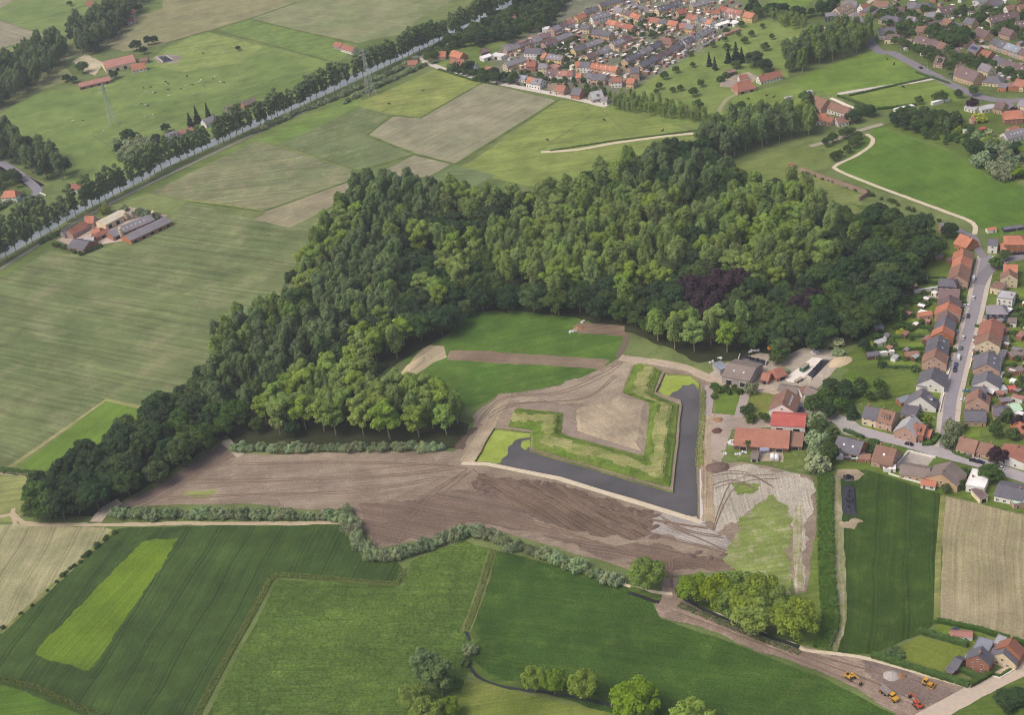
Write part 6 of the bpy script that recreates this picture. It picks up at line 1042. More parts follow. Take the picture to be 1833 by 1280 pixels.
# sheds
for p, l_, w_, h_, wl, rf, lab, fl, al in [
    ((1652, 500), 5, 4, 2.3, 'white', 'grey', 'white garden shed with grey roof at the wood edge', False, 0), ((1629, 517), 7, 6, 2.6, 'wood', 'tan', 'tan-roofed garden house in the long back gardens', False, .1), ((1618, 530), 6, 5, 2.3, 'wood', 'dark', 'dark shed below the tan-roofed garden house', True, .1), ((1680, 463), 5, 4, 2.2, 'brick', 'grey', 'grey-roofed shed left of the orange row', True, 0), ((1703, 470), 5, 4, 2.4, 'brick', 'purple', 'brick shed behind the orange row', True, 0), ((1655, 568), 8, 5, 2.4, 'pink', 'orange', 'orange-roofed garden shed behind the street row', False, 0), ((1573, 590), 5, 5, 2.3, 'grey', 'light', 'grey shed at the far end of the trampoline garden', True, 0), ((1562, 640), 7, 5, 2.3, 'wood', 'dark', 'dark-roofed shed beside the long white canopy', False, 0), ((1583, 636), 11, 2, 2.2, 'white', 'white', 'long white canopy in the back gardens', True, 0), ((1632, 640), 7, 5, 2.6, 'brick', 'brown', 'brown-roofed garage behind the lower street row', False, 0), ((1575, 617), 5, 4, 2.4, 'white', 'light', 'pale glasshouse dome in the back gardens', False, .3), ((1618, 722), 7, 5, 2.6, 'brick', 'bluegrey', 'grey-roofed shed behind the lower white house', False, .3), ((1660, 522), 16, .7, 2.3, 'white', 'white', 'long white garden wall below the navy house', True, .02),
    ((1720, 1142), 9, 4, 2.3, 'white', 'rose', 'garden shed with pink roof behind the tall hedge', False, -.28), ((1508, 820), 6, 4, 2.2, 'white', 'white', 'white-roofed shed behind the orange brick bungalow', True, -.3), ((1521, 822), 6, 4, 2.2, 'wood', 'grey', 'grey-roofed shed behind the orange brick bungalow', True, -.3), ((1532, 824), 4, 4, 2.2, 'wood', 'green', 'green-roofed shed behind the orange brick bungalow', True, -.3), ((1540, 820), 4, 3.5, 2.3, 'navy', 'bluegrey', 'blue-roofed shed behind the orange brick bungalow', True, -.3), ((1547, 824), 6, 5, 2.3, 'brick', 'brown', 'brown-roofed shed behind the orange brick bungalow', False, -.3), ((1592, 842), 6, 4, 2.2, 'white', 'white', 'little white hut at the field corner', True, -.3), ((1588, 836), 7, 6, 2.3, 'wood', 'purple', 'dark shed at the field corner', True, .5),
    ((1822, 640), 9, 6, 2.6, 'brick', 'asb', 'grey-brown garden shed at the right edge, upper one', True, 0), ((1818, 668), 8, 5, 2.5, 'brick', 'asb', 'brick garden shed at the right edge, lower one', True, 0), ((1790, 702), 6, 5, 2.5, 'white', 'light', 'white annex behind the solar gable house', True, 0), ((1812, 700), 5, 4, 2.3, 'brick', 'vermil', 'little red-roofed hut at the right edge', False, 0), ((1800, 722), 6, 4, 2.3, 'brick', 'grey', 'grey-roofed hut right of the solar gable house', True, 0), ((1815, 736), 5, 8, 2.3, 'grey', 'green', 'pale green glasshouse at the right edge', False, .2), ((1774, 415), 6, 4, 2.2, 'white', 'orange', 'orange-roofed shed beside the green meadow', False, 0), ((1812, 412), 12, 4, 2.2, 'navy', 'dark', 'long dark shed beside the green meadow', False, 0), ((1730, 236), 6, 3.6, 2.2, 'white', 'green', 'pale green glasshouse on the hedged lawn', False, .3), ((1758, 234), 5, 4, 2.2, 'brick', 'vermil', 'red-roofed hut on the hedged lawn', False, .3), ((1683, 184), 15, 3, 2.4, 'white', 'white', 'long white-roofed stable behind the roadside trees', True, .25), ((1618, 197), 16, 4, 2.6, 'white', 'white', 'long white-roofed barn above the scrubby copse', True, .25), ((1418, 300), 4, 4, 2.6, 'brick', 'rust', 'little brick hut in the meadow above the old wall', False, .4), ((1411, 178), 6, 3, 2.3, 'white', 'light', 'white caravan in the meadow left of the white farm', True, .3), ((1310, 60), 20, 3, 2.4, 'pink', 'rose', 'row of pink sheds beside the orchard wall', True, .55)]:
    q = W(*p); shed(q, al, l_, w_, h_, wl, rf, lab, flat=fl)
for i in range(26):
    px_ = [(990, 140), (1110, 128), (1180, 108), (1215, 90), (1150, 60), (1080, 62), (1010, 72), (1120, 95), (1060, 110), (1240, 62), (1250, 72), (1160, 48), (1190, 50), (1030, 95), (1135, 72), (1155, 130), (1030, 142), (1045, 145), (1095, 152), (1110, 148), (970, 102), (1000, 62), (1105, 65), (1225, 58), (1205, 100), (1195, 58)][i]
    shed(W(*px_), .5 + hrn.uniform(-.2, .2), hrn.choice((4, 5, 6)), hrn.choice((2.6, 3.2)), 2.3, hrn.choice(('white', 'pink', 'wood', 'brick')), hrn.choice(('white', 'rose', 'grey', 'light', 'orange')), '%s stray shed in the town backyards' % ordinal(i), flat=hrn.random() < .6)
# packed backyards: more sheds and extensions wherever the town still has room
def filler(poly_px, n, phrase, seed, walls, roofs, big=.25, gap=7.0):
    poly = [(q.x, q.y) for q in WL(poly_px)]; rn = random.Random(seed); xs = [q[0] for q in poly]; ys = [q[1] for q in poly]; pts = [(o.location.x, o.location.y) for o in ALLH] + OUT; k = 0
    for _ in range(n * 30):
        x, y = rn.uniform(min(xs), max(xs)), rn.uniform(min(ys), max(ys))
        if k >= n: break
        if not inside(x, y, poly) or any((x - a) ** 2 + (y - b) ** 2 < gap * gap for a, b in pts): continue
        pts.append((x, y)); OUT.append((x, y)); k += 1
        l_, w_ = rn.choice(((4, 3), (5, 3), (6, 3.5), (3, 2.6))); rz = TOWN_A + rn.choice((0, math.pi / 2)) + rn.uniform(-.06, .06)
        shed(Vector((x, y, 0)), rz, l_, w_, rn.choice((2.2, 2.6)), rn.choice(walls), rn.choice(roofs), '%s outbuilding %s' % (ordinal(k - 1), phrase), 'outbuilding', 'outbuilding', rn.random() < .6)
OUT = []; TOWN_A = dirang((1143, 114), (1271, 48))
filler([(905, 90), (985, 55), (1040, 25), (1120, 0), (1300, -5), (1335, 20), (1300, 45), (1260, 75), (1150, 140), (1090, 160), (960, 135), (915, 118)], 190, 'in the packed town backyards, back to front', 3, ('white', 'pink', 'tan', 'cream', 'brick'), ('white', 'light', 'rose', 'grey', 'orange', 'dark', 'cream'))
filler([(1500, 20), (1600, 0), (1833, 0), (1833, 130), (1740, 110), (1640, 70), (1560, 40)], 75, 'in the upper right gardens', 4, ('white', 'pink', 'wood', 'brick'), ('light', 'grey', 'purple', 'white'), gap=11)
filler([(1790, 520), (1840, 520), (1840, 760), (1790, 720)], 16, 'in the gardens at the right edge', 5, ('white', 'brick', 'wood'), ('light', 'grey', 'rose', 'white'), gap=8)
filler([(1590, 560), (1680, 515), (1690, 560), (1665, 620), (1640, 650), (1575, 645)], 16, 'in the long gardens left of the street', 6, ('white', 'wood', 'brick'), ('light', 'grey', 'rose', 'white'), gap=8)
filler([(1740, 620), (1760, 560), (1790, 560), (1800, 700), (1760, 720)], 14, 'behind the right street row', 7, ('white', 'pink', 'brick'), ('light', 'grey', 'dark', 'white'), gap=6)
print('HOUSES', len(ALLH))
# ------------------------------------------------------------------ walls, pylons, vehicles, animals, machines
def wall_run(px, t, h, mat, label, name='garden_wall', cat='wall', cap=None):
    pts = WL(px); m = MB(); cp = MB()
    for a, b in zip(pts, pts[1:]):
        c = (a + b) / 2; d = b - a
        m.box((c.x, c.y, h / 2 - .1), (d.length + t * .9, t, h + .2), 0, math.atan2(d.y, d.x)); cp.box((c.x, c.y, h + .05), (d.length + t, t + .12, .1), 0, math.atan2(d.y, d.x))
    root = obj(name, None, None, (0, 0, 0)); tag(root, label, cat)
    m.build('masonry', [mat], root); cp.build('coping', [cap or mat], root)
whitew = plain('white_render', C(228, 226, 220), .85, .05); oldbrick = plain('old_brick', C(160, 140, 128), .95, .22, .8); conc_m = plain('concrete', C(196, 190, 180), .9, .1, .5); rust_m = plain('rust_coping', C(150, 120, 104), .9, .2, 1)
wall_run([(1431, 306), (1476, 322), (1540, 344), (1553, 350), (1538, 360)], .9, 3.2, oldbrick, 'long old brick wall with a bend in the meadow beside the wood', cap=rust_m)
wall_run([(1266, 80), (1290, 66), (1308, 58)], .4, 2.2, whitew, 'pale wall between the town gardens and the orchard')
wall_run([(1599, 841), (1627, 810), (1674, 821)], .35, 1.2, whitew, 'white garden wall cornering at the junction road')
wall_run([(1591, 850), (1620, 859), (1649, 867)], .35, 1.0, whitew, 'white garden wall along the dark crop field')
wall_run([(1690, 700), (1698, 668), (1701, 660)], .35, 1.0, whitew, 'white front wall of the upper white house')
wall_run([(1682, 738), (1687, 715), (1690, 706)], .35, 1.0, whitew, 'white front wall of the lower white house')
wall_run([(1736, 660), (1740, 640), (1744, 622)], .3, .9, whitew, 'white front wall right of the street')
wall_run([(1777, 1213), (1790, 1216), (1816, 1200)], .25, .6, whitew, 'low white kerb wall round the bottom right front garden')
# silage clamps
blackp = plain('silage_plastic', C(52, 52, 60), .35, .35, 1.2, spec=.5)
def clamp(px, h, label, walls=True, cover=blackp):
    pts = WL(px); c = sum(pts, Vector()) / 4; root = obj('silage_clamp', None); tag(root, label, 'silage clamp')
    n = 6; v, f = [], []; rn = random.Random(int(px[0][0]))
    for i in range(n + 1):
        for j in range(n + 1):
            a = pts[0].lerp(pts[1], i / n); b = pts[3].lerp(pts[2], i / n); p = a.lerp(b, j / n); e = min(i, j, n - i, n - j)
            v.append((p.x, p.y, .1 + h * min(1, e * .75) + (rn.uniform(-.12, .12) if e else 0)))
    for i in range(n):
        for j in range(n): f.append((i * (n + 1) + j, (i + 1) * (n + 1) + j, (i + 1) * (n + 1) + j + 1, i * (n + 1) + j + 1))
    obj('cover', mesh('cover', v, f, cover), root)
    tyre = cached(('tyre',), lambda: MB().tube((0, 0, 0), (0, 0, .25), .55, .55, 8).mesh('tyre', plain('tyre_rubber', C(38, 38, 40))))
    for _ in range(14):
        p = pts[0].lerp(pts[1], rn.uniform(.2, .8)).lerp(pts[3].lerp(pts[2], rn.uniform(.2, .8)), rn.uniform(.2, .8)); obj('tyre', tyre, root, (p.x, p.y, h + .1))
    if walls:
        m = MB()
        for a, b in ((pts[1], pts[2]), (pts[3], pts[0])):
            q = (a + b) / 2; d = b - a; m.box((q.x, q.y, .8), (d.length, .4, 1.9), 0, math.atan2(d.y, d.x))
        m.build('side_wall', [conc_m], root)
    return root
sheet('concrete_slab', [(1404, 678), (1455, 640), (1473, 642), (1441, 674), (1432, 686), (1410, 684)], plain('slab_white', C(222, 216, 206), .9, .08, .3), .2)
clamp([(1442, 675), (1472, 643), (1487, 645), (1453, 681)], 1.6, 'black-covered silage clamp with white walls at the farm by the moat')
clamp([(1509, 851), (1530, 853), (1529, 863), (1508, 862)], 1.2, 'small black silage heap above the dark crop field', False)
clamp([(1506, 869), (1532, 869), (1535, 925), (1507, 923)], 1.5, 'long black silage heap in the dark crop field', False)
clamp([(1325, 637), (1375, 648), (1370, 655), (1322, 646)], 1.6, 'black silage heap behind the grey-brown barn')
clamp([(280, 102), (298, 100), (310, 108), (292, 112)], 1.6, 'black silage heap beside the far left farm')
sheet('riding_strip', [(1484, 176), (1490, 174), (1538, 195), (1532, 199)], plain('riding_sand', C(222, 212, 196), .95, .06), .2)
# pylons
steel = plain('galvanised_steel', C(188, 194, 190), .5, .08, .3, .3)
def pylon_mesh(h, b):
    m = MB(); N = 9
    def hw_(t): return b / 2 * (1 - t) ** 1.5 * .82 + .55
    lv = [i / N for i in range(N + 1)]; cs = [(-1, -1), (1, -1), (1, 1), (-1, 1)]
    P = lambda t, c: Vector((c[0] * hw_(t), c[1] * hw_(t), h * t))
    for i in range(N):
        for k in range(4):
            c, e = cs[k], cs[(k + 1) % 4]; m.tube(P(lv[i], c), P(lv[i + 1], c), .17, .14, 4)
            m.tube(P(lv[i], c), P(lv[i + 1], e), .075, .075, 4); m.tube(P(lv[i], e), P(lv[i + 1], c), .075, .075, 4); m.tube(P(lv[i + 1], c), P(lv[i + 1], e), .075, .075, 4)
    return m.mesh('lattice_tower', steel)
def arm_mesh(l):
    m = MB()
    for s in (-1, 1):
        m.tube((0, -.5, 0), (s * l, 0, .2), .16, .1, 4); m.tube((0, .5, 0), (s * l, 0, .2), .16, .1, 4); m.tube((0, 0, 1.3), (s * l, 0, .3), .14, .1, 4); m.tube((s * l, 0, .2), (s * l, 0, -1.6), .12, .12, 5)
    return m.mesh('cross_arm', steel)
for p, hh, rz, l in [((203, 223), 40, .5, 'tall lattice pylon in the cow meadow'), ((664, 170), 44, .5, 'tall lattice pylon beside the canal pasture'), ((1254, 94), 36, .5, 'lattice pylon at the orchard edge of town'), ((1753, 20), 36, .5, 'lattice pylon among the upper right houses')]:
    q = W(*p); root = obj('pylon', None, None, q, rz); tag(root, l, 'pylon', 'lattice pylons')
    obj('lattice_tower', cached(('pyl', hh), lambda: pylon_mesh(hh, 8.5)), root)
    for k, (fz, al) in enumerate(((.78, 4.5), (.87, 5.5), (.95, 3.8))): obj('cross_arm', cached(('arm', al), lambda: arm_mesh(al)), root, (0, 0, hh * fz))
# lamp posts
def lamp(p, rz, label, hh=8.0):
    root = obj('street_lamp', None, None, W(*p), rz); tag(root, label, 'street lamp', 'street lamps')
    obj('pole', cached(('pole', hh), lambda: MB().tube((0, 0, -.2), (0, 0, hh), .11, .07, 6).tube((0, 0, hh - .05), (1.4, 0, hh + .25), .05, .05, 5).mesh('pole', steel)), root)
    obj('lamp_head', cached(('lh',), lambda: MB().box((0, 0, 0), (.8, .3, .16)).mesh('lamp_head', conc_m)), root, (1.6, 0, hh + .25))
for i, p in enumerate([(1536, 748), (1628, 808), (1676, 772), (1709, 1248), (1692, 770), (1722, 660), (1738, 590), (1775, 478), (1660, 128), (1612, 98), (1700, 152), (1482, 44), (125, 400), (134, 396), (65, 344), (1747, 172)]):
    lamp(p, (i * 1.3) % 6.28, ['slim lamp post at the head of the cul-de-sac', 'slim lamp post at the corner of the white garden wall', 'lamp post in the corner garden hedge', 'lamp post on the verge beside the yellow bulldozer', 'lamp post at the lower end of the street', 'lamp post beside the white front wall', 'lamp post at the middle of the street', 'lamp post on the grass island', 'lamp post at the upper road bend', 'lamp post at the top of the upper road', 'lamp post by the brown gable house', 'lamp post at the dark modern villa', 'left lamp post in front of the brick farm', 'right lamp post in front of the brick farm', 'lamp post beside the side canal bridge', 'lamp post where the upper roads meet'][i])
# cars
wheel_m = plain('tyre_black', C(30, 30, 32), .8); rim_m = plain('alloy_rim', C(150, 152, 156), .4, .05, 1, .6); carglass = plain('car_glass', C(36, 40, 48), .08, .1, 1, spec=.6); lampm = plain('car_lamp', C(226, 220, 210), .2); tailm = plain('tail_lamp', C(150, 30, 26), .3)
def car_body(van=False):
    m = MB(); L, Wd = (5.2, 2.0) if van else (4.3, 1.76)
    pr = [(-L / 2, .35), (-L / 2, .9), (-L * .42, 1.0), (-L * .2, 1.02), (L * .28, 1.02), (L * .46, .88), (L / 2, .7), (L / 2, .32)] if not van else [(-L / 2, .35), (-L / 2, 1.2), (L * .3, 1.2), (L * .46, 1.0), (L / 2, .8), (L / 2, .35)]
    m.prism(pr, -Wd / 2, Wd / 2); return m.mesh('body', None)
def car_cabin(van=False):
    m = MB(); L, Wd = (5.2, 2.0) if van else (4.3, 1.76)
    if van: lo = [(-L * .497, 1.19), (L * .34, 1.19)]; hi = [(-L * .49, 2.2), (L * .2, 2.2)]
    else: lo = [(-L * .42, 1.0), (L * .24, 1.0)]; hi = [(-L * .3, 1.45), (L * .08, 1.45)]
    y0, y1 = Wd / 2 * .97, Wd / 2 * .8
    v = [(lo[0][0], -y0, lo[0][1]), (lo[1][0], -y0, lo[1][1]), (lo[1][0], y0, lo[1][1]), (lo[0][0], y0, lo[0][1]), (hi[0][0], -y1, hi[0][1]), (hi[1][0], -y1, hi[1][1]), (hi[1][0], y1, hi[1][1]), (hi[0][0], y1, hi[0][1])]
    m.add(v, [(0, 1, 5, 4), (1, 2, 6, 5), (2, 3, 7, 6), (3, 0, 4, 7), (4, 5, 6, 7)], 0); return m.mesh('cabin', [carglass])
def car_roof(van=False):
    m = MB(); L, Wd = (5.2, 2.0) if van else (4.3, 1.76)
    if van: m.box((-L * .145, 0, 2.22), (L * .69, Wd * .8, .08)); m.box((-L * .25, 0, 1.7), (L * .5, Wd * .93, 1.02))
    else: m.box((-L * .11, 0, 1.47), (L * .38, Wd * .8, .06))
    return m.mesh('roof', None)
CARM = {}
def paint(nm, col): CARM[nm] = plain('car_paint_' + nm, col, .25, .03, 1, .2, .6)
for nm, col in dict(white=C(228, 228, 228), black=C(40, 40, 46), blue=C(52, 72, 128), grey=C(110, 112, 118), silver=C(176, 180, 186), navy=C(48, 54, 78), red=C(140, 40, 40), teal=C(110, 150, 160)).items(): paint(nm, col)
wheel = cached(('wheel',), lambda: MB().tube((0, -.11, 0), (0, .11, 0), .32, .32, 12).mesh('tyre', wheel_m)); rim = cached(('rim',), lambda: MB().tube((0, -.125, 0), (0, .125, 0), .19, .19, 8).mesh('rim', rim_m))
CB_ = {v: (car_body(v), car_cabin(v), car_roof(v)) for v in (False, True)}
def car(p, toward, col, label, van=False):
    a, b = W(*p), W(*toward); d = b - a; z = .19
    root = obj('delivery_van' if van else 'parked_car', None, None, (a.x, a.y, z), math.atan2(d.y, d.x)); tag(root, label, 'van' if van else 'car', 'vehicles on the streets')
    for nm, me in zip(('body', 'cabin', 'roof'), CB_[van]):
        key = ('car', nm, van, col)
        if nm != 'cabin':
            if key not in _unit: q = me.copy(); q.materials.clear(); q.materials.append(CARM[col]); _unit[key] = q
            me = _unit[key]
        obj(nm, me, root)
    L, Wd = (5.2, 2.0) if van else (4.3, 1.76)
    for sx in (-.3, .3):
        for s in (-1, 1): w_ = obj('wheel', wheel, root, (sx * L, s * (Wd / 2 - .06), .32)); obj('rim', rim, w_)
    for s in (-1, 1):
        obj('headlight', cached(('hl',), lambda: MB().box((0, 0, 0), (.08, .34, .16)).mesh('headlight', lampm)), root, (L / 2 - .01, s * Wd * .34, .66 if not van else .75))
        obj('tail_light', cached(('tl',), lambda: MB().box((0, 0, 0), (.08, .3, .16)).mesh('tail_light', tailm)), root, (-L / 2 - .01, s * Wd * .36, .8))
UPS = lambda p: (p[0] + 4, p[1] - 18)
for p, col, l, van, tw in [((1742, 535), 'white', 'white car driving on the street beside the slab roof', False, None), ((1733, 567), 'navy', 'dark car parked on the street beside the wide orange roof', False, None), ((1724, 606), 'white', 'white car driving above the white van', False, None), ((1720, 625), 'grey', 'dark grey car parked above the white van', False, None), ((1716, 642), 'white', 'white van parked on the street', True, None), ((1711, 655), 'blue', 'blue car parked below the white van', False, None), ((1709, 664), 'navy', 'dark blue car parked below the blue one', False, None),
    ((1726, 517), 'grey', 'grey car in the drive beside the navy house', False, (1726, 500)), ((1713, 596), 'silver', 'silver car in the drive beside the orange gable', False, (1712, 580)), ((1699, 645), 'silver', 'silver car in front of the brown end house', False, (1712, 648)), ((1720, 570), 'silver', 'silver car half hidden in a front garden', False, (1735, 568)), ((1728, 549), 'white', 'white car in a front garden above the dark parked car', False, (1740, 547)), ((1752, 600), 'navy', 'dark car in the drive of the rust-roofed house', False, (1740, 598)), ((1747, 613), 'white', 'white car in the drive below the rust-roofed house', False, (1735, 611)), ((1730, 702), 'teal', 'grey-blue car in the drive of the solar gable house', False, (1715, 700)), ((1726, 718), 'white', 'white car in the drive below the grey-blue car', False, (1712, 717)), ((1742, 500), 'white', 'white caravan-like van in the front yard', True, (1742, 480)),
    ((1627, 797), 'black', 'black car on the junction road', False, (1600, 790)), ((1524, 775), 'teal', 'small grey-blue car in the cul-de-sac', False, (1540, 782)), ((1604, 770), 'silver', 'silver car beside the pale gable house', False, (1606, 780)), ((1735, 815), 'teal', 'light blue car in front of the brown bungalow', False, (1738, 802)), ((1743, 827), 'black', 'first black car parked along the road below the bungalow', False, (1765, 832)), ((1755, 830), 'navy', 'second dark car parked along the road below the bungalow', False, (1775, 835)), ((1790, 840), 'white', 'white car on the road beside the purple tree', False, (1770, 834)), ((1651, 790), 'black', 'black car behind the corner hedge', False, (1660, 786)), ((1818, 456), 'black', 'black car parked at the right edge fork', False, (1833, 455)), ((1830, 455), 'navy', 'dark car at the very right edge of the fork', False, (1850, 453)),
    ((1648, 122), 'black', 'black car driving on the upper road', False, (1630, 112)), ((1703, 134), 'black', 'black car by the big brown gable house', False, (1690, 130)), ((1704, 139), 'grey', 'grey car by the big brown gable house', False, (1690, 135)), ((1718, 142), 'navy', 'dark car below the big brown gable house', False, (1730, 146)), ((1735, 148), 'black', 'black car by the hedge of the hipped bungalow', False, (1750, 152)), ((1497, 36), 'navy', 'dark car in front of the dark modern villa', False, (1510, 28)), ((1522, 17), 'black', 'black car in front of the cream villa', False, (1535, 12)), ((1545, 25), 'silver', 'silver car beside the red brick villa', False, (1550, 15)), ((1734, 17), 'grey', 'grey car in the car park beside the upper pylon', False, (1740, 10)), ((1739, 15), 'silver', 'silver car in the car park beside the upper pylon', False, (1745, 8)), ((1729, 20), 'navy', 'dark car in the car park beside the upper pylon', False, (1735, 13)), ((1708, 85), 'navy', 'dark car below the tree clump', False, (1720, 83)), ((1436, 735), 'blue', 'blue car in the farm courtyard', False, (1440, 745)), ((1336, 140), 'grey', 'grey car at the farm below the orchard', False, (1345, 138)),
    ((928, 152), 'black', 'black car at the white villa on the pale road', False, (940, 154)), ((942, 153), 'navy', 'dark car beside the orange villa on the pale road', False, (950, 157)), ((1052, 103), 'grey', 'grey car in a town street', False, (1060, 99)), ((1100, 88), 'white', 'white car in a town street', False, (1110, 84)), ((1160, 106), 'silver', 'silver car in the long town street', False, (1170, 101)), ((1200, 84), 'black', 'black car in the long town street', False, (1210, 79)), ((168, 436), 'black', 'black car in the brick farm yard', False, (180, 432))]:
    car(p, tw or UPS(p), col, l, van)
# trampoline, tanks, heaps
def trampoline(p, r, label, col):
    root = obj('trampoline', None, None, W(*p)); tag(root, label, 'trampoline')
    ring = MB(); n = 16
    for i in range(n):
        a, b = i * 2 * math.pi / n, (i + 1) * 2 * math.pi / n; ring.add([(math.cos(t) * q, math.sin(t) * q, .8) for q in (r - .35, r) for t in (a, b)] + [(math.cos(t) * q, math.sin(t) * q, .9) for q in (r - .35, r) for t in (a, b)], [(4, 5, 7, 6), (0, 2, 3, 1), (2, 6, 7, 3), (0, 1, 5, 4)])
    ring.build('pad', [plain('pad_' + label[:5], col, .5)], root)
    obj('mat', mesh('mat', [(math.cos(i * .3927) * (r - .3), math.sin(i * .3927) * (r - .3), .82) for i in range(16)], [tuple(range(16))], plain('jump_mat', C(36, 38, 46))), root)
    for i in range(4): MB().tube((math.cos(i * 1.57) * (r - .1), math.sin(i * 1.57) * (r - .1), 0), (math.cos(i * 1.57) * (r - .1), math.sin(i * 1.57) * (r - .1), .85), .05, .05, 5).build('leg', [steel], root)
trampoline((1711, 1133), 2.2, 'blue round trampoline behind the tall hedge', C(60, 84, 160)); trampoline((1623, 588), 2.1, 'dark round trampoline in the long back gardens', C(52, 52, 70))
def tank(p, l, r, rz, mat, label, z=.9):
    root = obj('storage_tank', None, None, W(*p), rz); tag(root, label, 'tank')
    MB().tube((-l / 2, 0, r + .3), (l / 2, 0, r + .3), r, r, 14).tube((-l / 2 - .3, 0, r + .3), (-l / 2, 0, r + .3), r * .7, r, 14).tube((l / 2, 0, r + .3), (l / 2 + .3, 0, r + .3), r, r * .7, 14).build('drum', [mat], root)
    for s in (-1, 1): MB().box((s * l * .3, 0, .3), (.3, r * 1.4, .7)).build('cradle', [conc_m], root)
bluegm = plain('tank_bluegrey', C(150, 154, 178), .4, .06); tank((1369, 810), 4.5, 1.3, -.1, bluegm, 'blue-grey tank in the yard below the rusty barn')
tank((1383, 822), 3.4, 1.2, 1.35, plain('tank_white', C(220, 220, 224), .4), 'left white tank in the yard below the rusty barn'); tank((1391, 823), 3.4, 1.2, 1.35, MATS['tank_white'], 'right white tank in the yard below the rusty barn')
def silo(p, r, h, mat, label):
    root = obj('feed_silo', None, None, W(*p)); tag(root, label, 'silo')
    MB().tube((0, 0, 1.6), (0, 0, h), r, r, 12).tube((0, 0, h), (0, 0, h + r * .7), r, .2, 12).tube((0, 0, .6), (0, 0, 1.6), .25, r, 12).build('hopper', [mat], root)
    for i in range(4): MB().tube((math.cos(i * 1.57 + .8) * r * .9, math.sin(i * 1.57 + .8) * r * .9, 0), (math.cos(i * 1.57 + .8) * r * .9, math.sin(i * 1.57 + .8) * r * .9, 2), .08, .08, 5).build('leg', [steel], root)
silo_m = plain('silo_cream', C(208, 194, 160), .5); silo((227, 394), 1.5, 7, silo_m, 'left cream silo behind the long dark barn'); silo((239, 391), 1.3, 6, plain('silo_grey', C(160, 156, 150)), 'grey silo behind the long dark barn'); silo((277, 391), 1.5, 6, silo_m, 'cream silo between the far ends of the dark barns'); silo((219, 425), 1.4, 8, silo_m, 'cream silo at the near end of the dark barns')
def heap(p, rx, ry, h, mat, label, rz=0.0, name='soil_heap', cat='heap'):
    n, m_ = 14, 6; v, f = [], []; rn = random.Random(int(p[0] * 3 + p[1]))
    for j in range(m_):
        t = j / m_
        for i in range(n):
            a = i * 2 * math.pi / n; k = (1 - t) * rn.uniform(.85, 1.12); v.append((math.cos(a) * rx * k, math.sin(a) * ry * k, h * (1 - (1 - t) ** 1.7) * rn.uniform(.9, 1.1) - (.15 if j == 0 else 0)))
    v.append((0, 0, h))
    for j in range(m_ - 1):
        for i in range(n): f.append((j * n + i, j * n + (i + 1) % n, (j + 1) * n + (i + 1) % n, (j + 1) * n + i))
    f += [((m_ - 1) * n + i, (m_ - 1) * n + (i + 1) % n, m_ * n) for i in range(n)]
    q = W(*p); q.z = .14; tag(obj(name, mesh(name, v, f, mat, smooth=True), None, q, rz), label, cat)
grav = plain('gravel_grey', C(168, 162, 158), .95, .2, 1.2); soilh = plain('heap_soil', C(112, 94, 86), .95, .25, .8); soilo = plain('heap_rust', C(150, 116, 88), .95, .25, .8); sandh = plain('heap_sand', C(196, 178, 146), .95, .15, .8)
heap((1597, 1211), 4.2, 3.4, 1.8, grav, 'grey gravel heap beside the hedge at the haul road'); heap((1611, 1212), 3, 2, 1.4, soilo, 'rusty heap right of the grey gravel heap'); heap((1284, 838), 7, 5, 1.8, soilh, 'dark soil heap at the corner of the moat track')
for i, (x, y) in enumerate([(848, 864), (860, 870), (872, 876), (930, 870), (958, 864), (975, 866), (1085, 905), (1110, 912), (1140, 918), (1168, 925), (1170, 945), (1172, 962), (862, 882), (880, 884), (1295, 995), (1250, 990), (1270, 1000), (1100, 942), (1235, 998)]):
    heap((x, y), random.uniform(2, 5), random.uniform(1.2, 2.4), random.uniform(.5, 1.1), soilh, '%s dark soil heap below the moat' % ordinal(i), random.uniform(-.4, .4))
heap((740, 655), 12, 4, 1.6, sandh, 'long pale sand heap at the left end of the clearing', .9); heap((1504, 648), 8, 5, 1.8, sandh, 'pale sand heap above the farm clamp', .5); heap((1285, 752), 3, 3, .8, soilo, 'upper rusty heap beside the moat track'); heap((1284, 772), 3, 3, 1, plain('heap_dark', C(96, 70, 62), .95, .25, .8), 'lower dark rusty heap beside the moat track'); heap((1036, 588), 4, 2.6, 1.4, soilo, 'rusty heap at the left end of the dark patch in the clearing')
tag(MB().box((0, 0, 1.4), (6, 2.6, 2.6)).box((0, 0, 2.75), (6.2, 2.8, .12), 1).box((3.02, 0, 1.4), (.08, 2.2, 2.2), 1).build('container', [plain('container_green', C(70, 104, 84), .6), plain('container_lid', C(150, 142, 124), .7)], None, loc=W(1440, 662), rz=.75), 'green container with grey lid on the white concrete slab', 'container')
tag(MB().box((0, 0, .9), (5.2, 2.0, 1.2)).box((0, 0, 1.6), (5.4, 2.2, .2), 1).box((-1.6, 1.02, .35), (.7, .2, .7), 2).box((1.6, 1.02, .35), (.7, .2, .7), 2).box((-1.6, -1.02, .35), (.7, .2, .7), 2).box((1.6, -1.02, .35), (.7, .2, .7), 2).build('farm_trailer', [plain('trailer_grey', C(150, 134, 124)), plain('trailer_load', C(176, 160, 140)), wheel_m], None, loc=W(1430, 683), rz=.6), 'grey farm trailer at the lower end of the concrete slab', 'trailer')
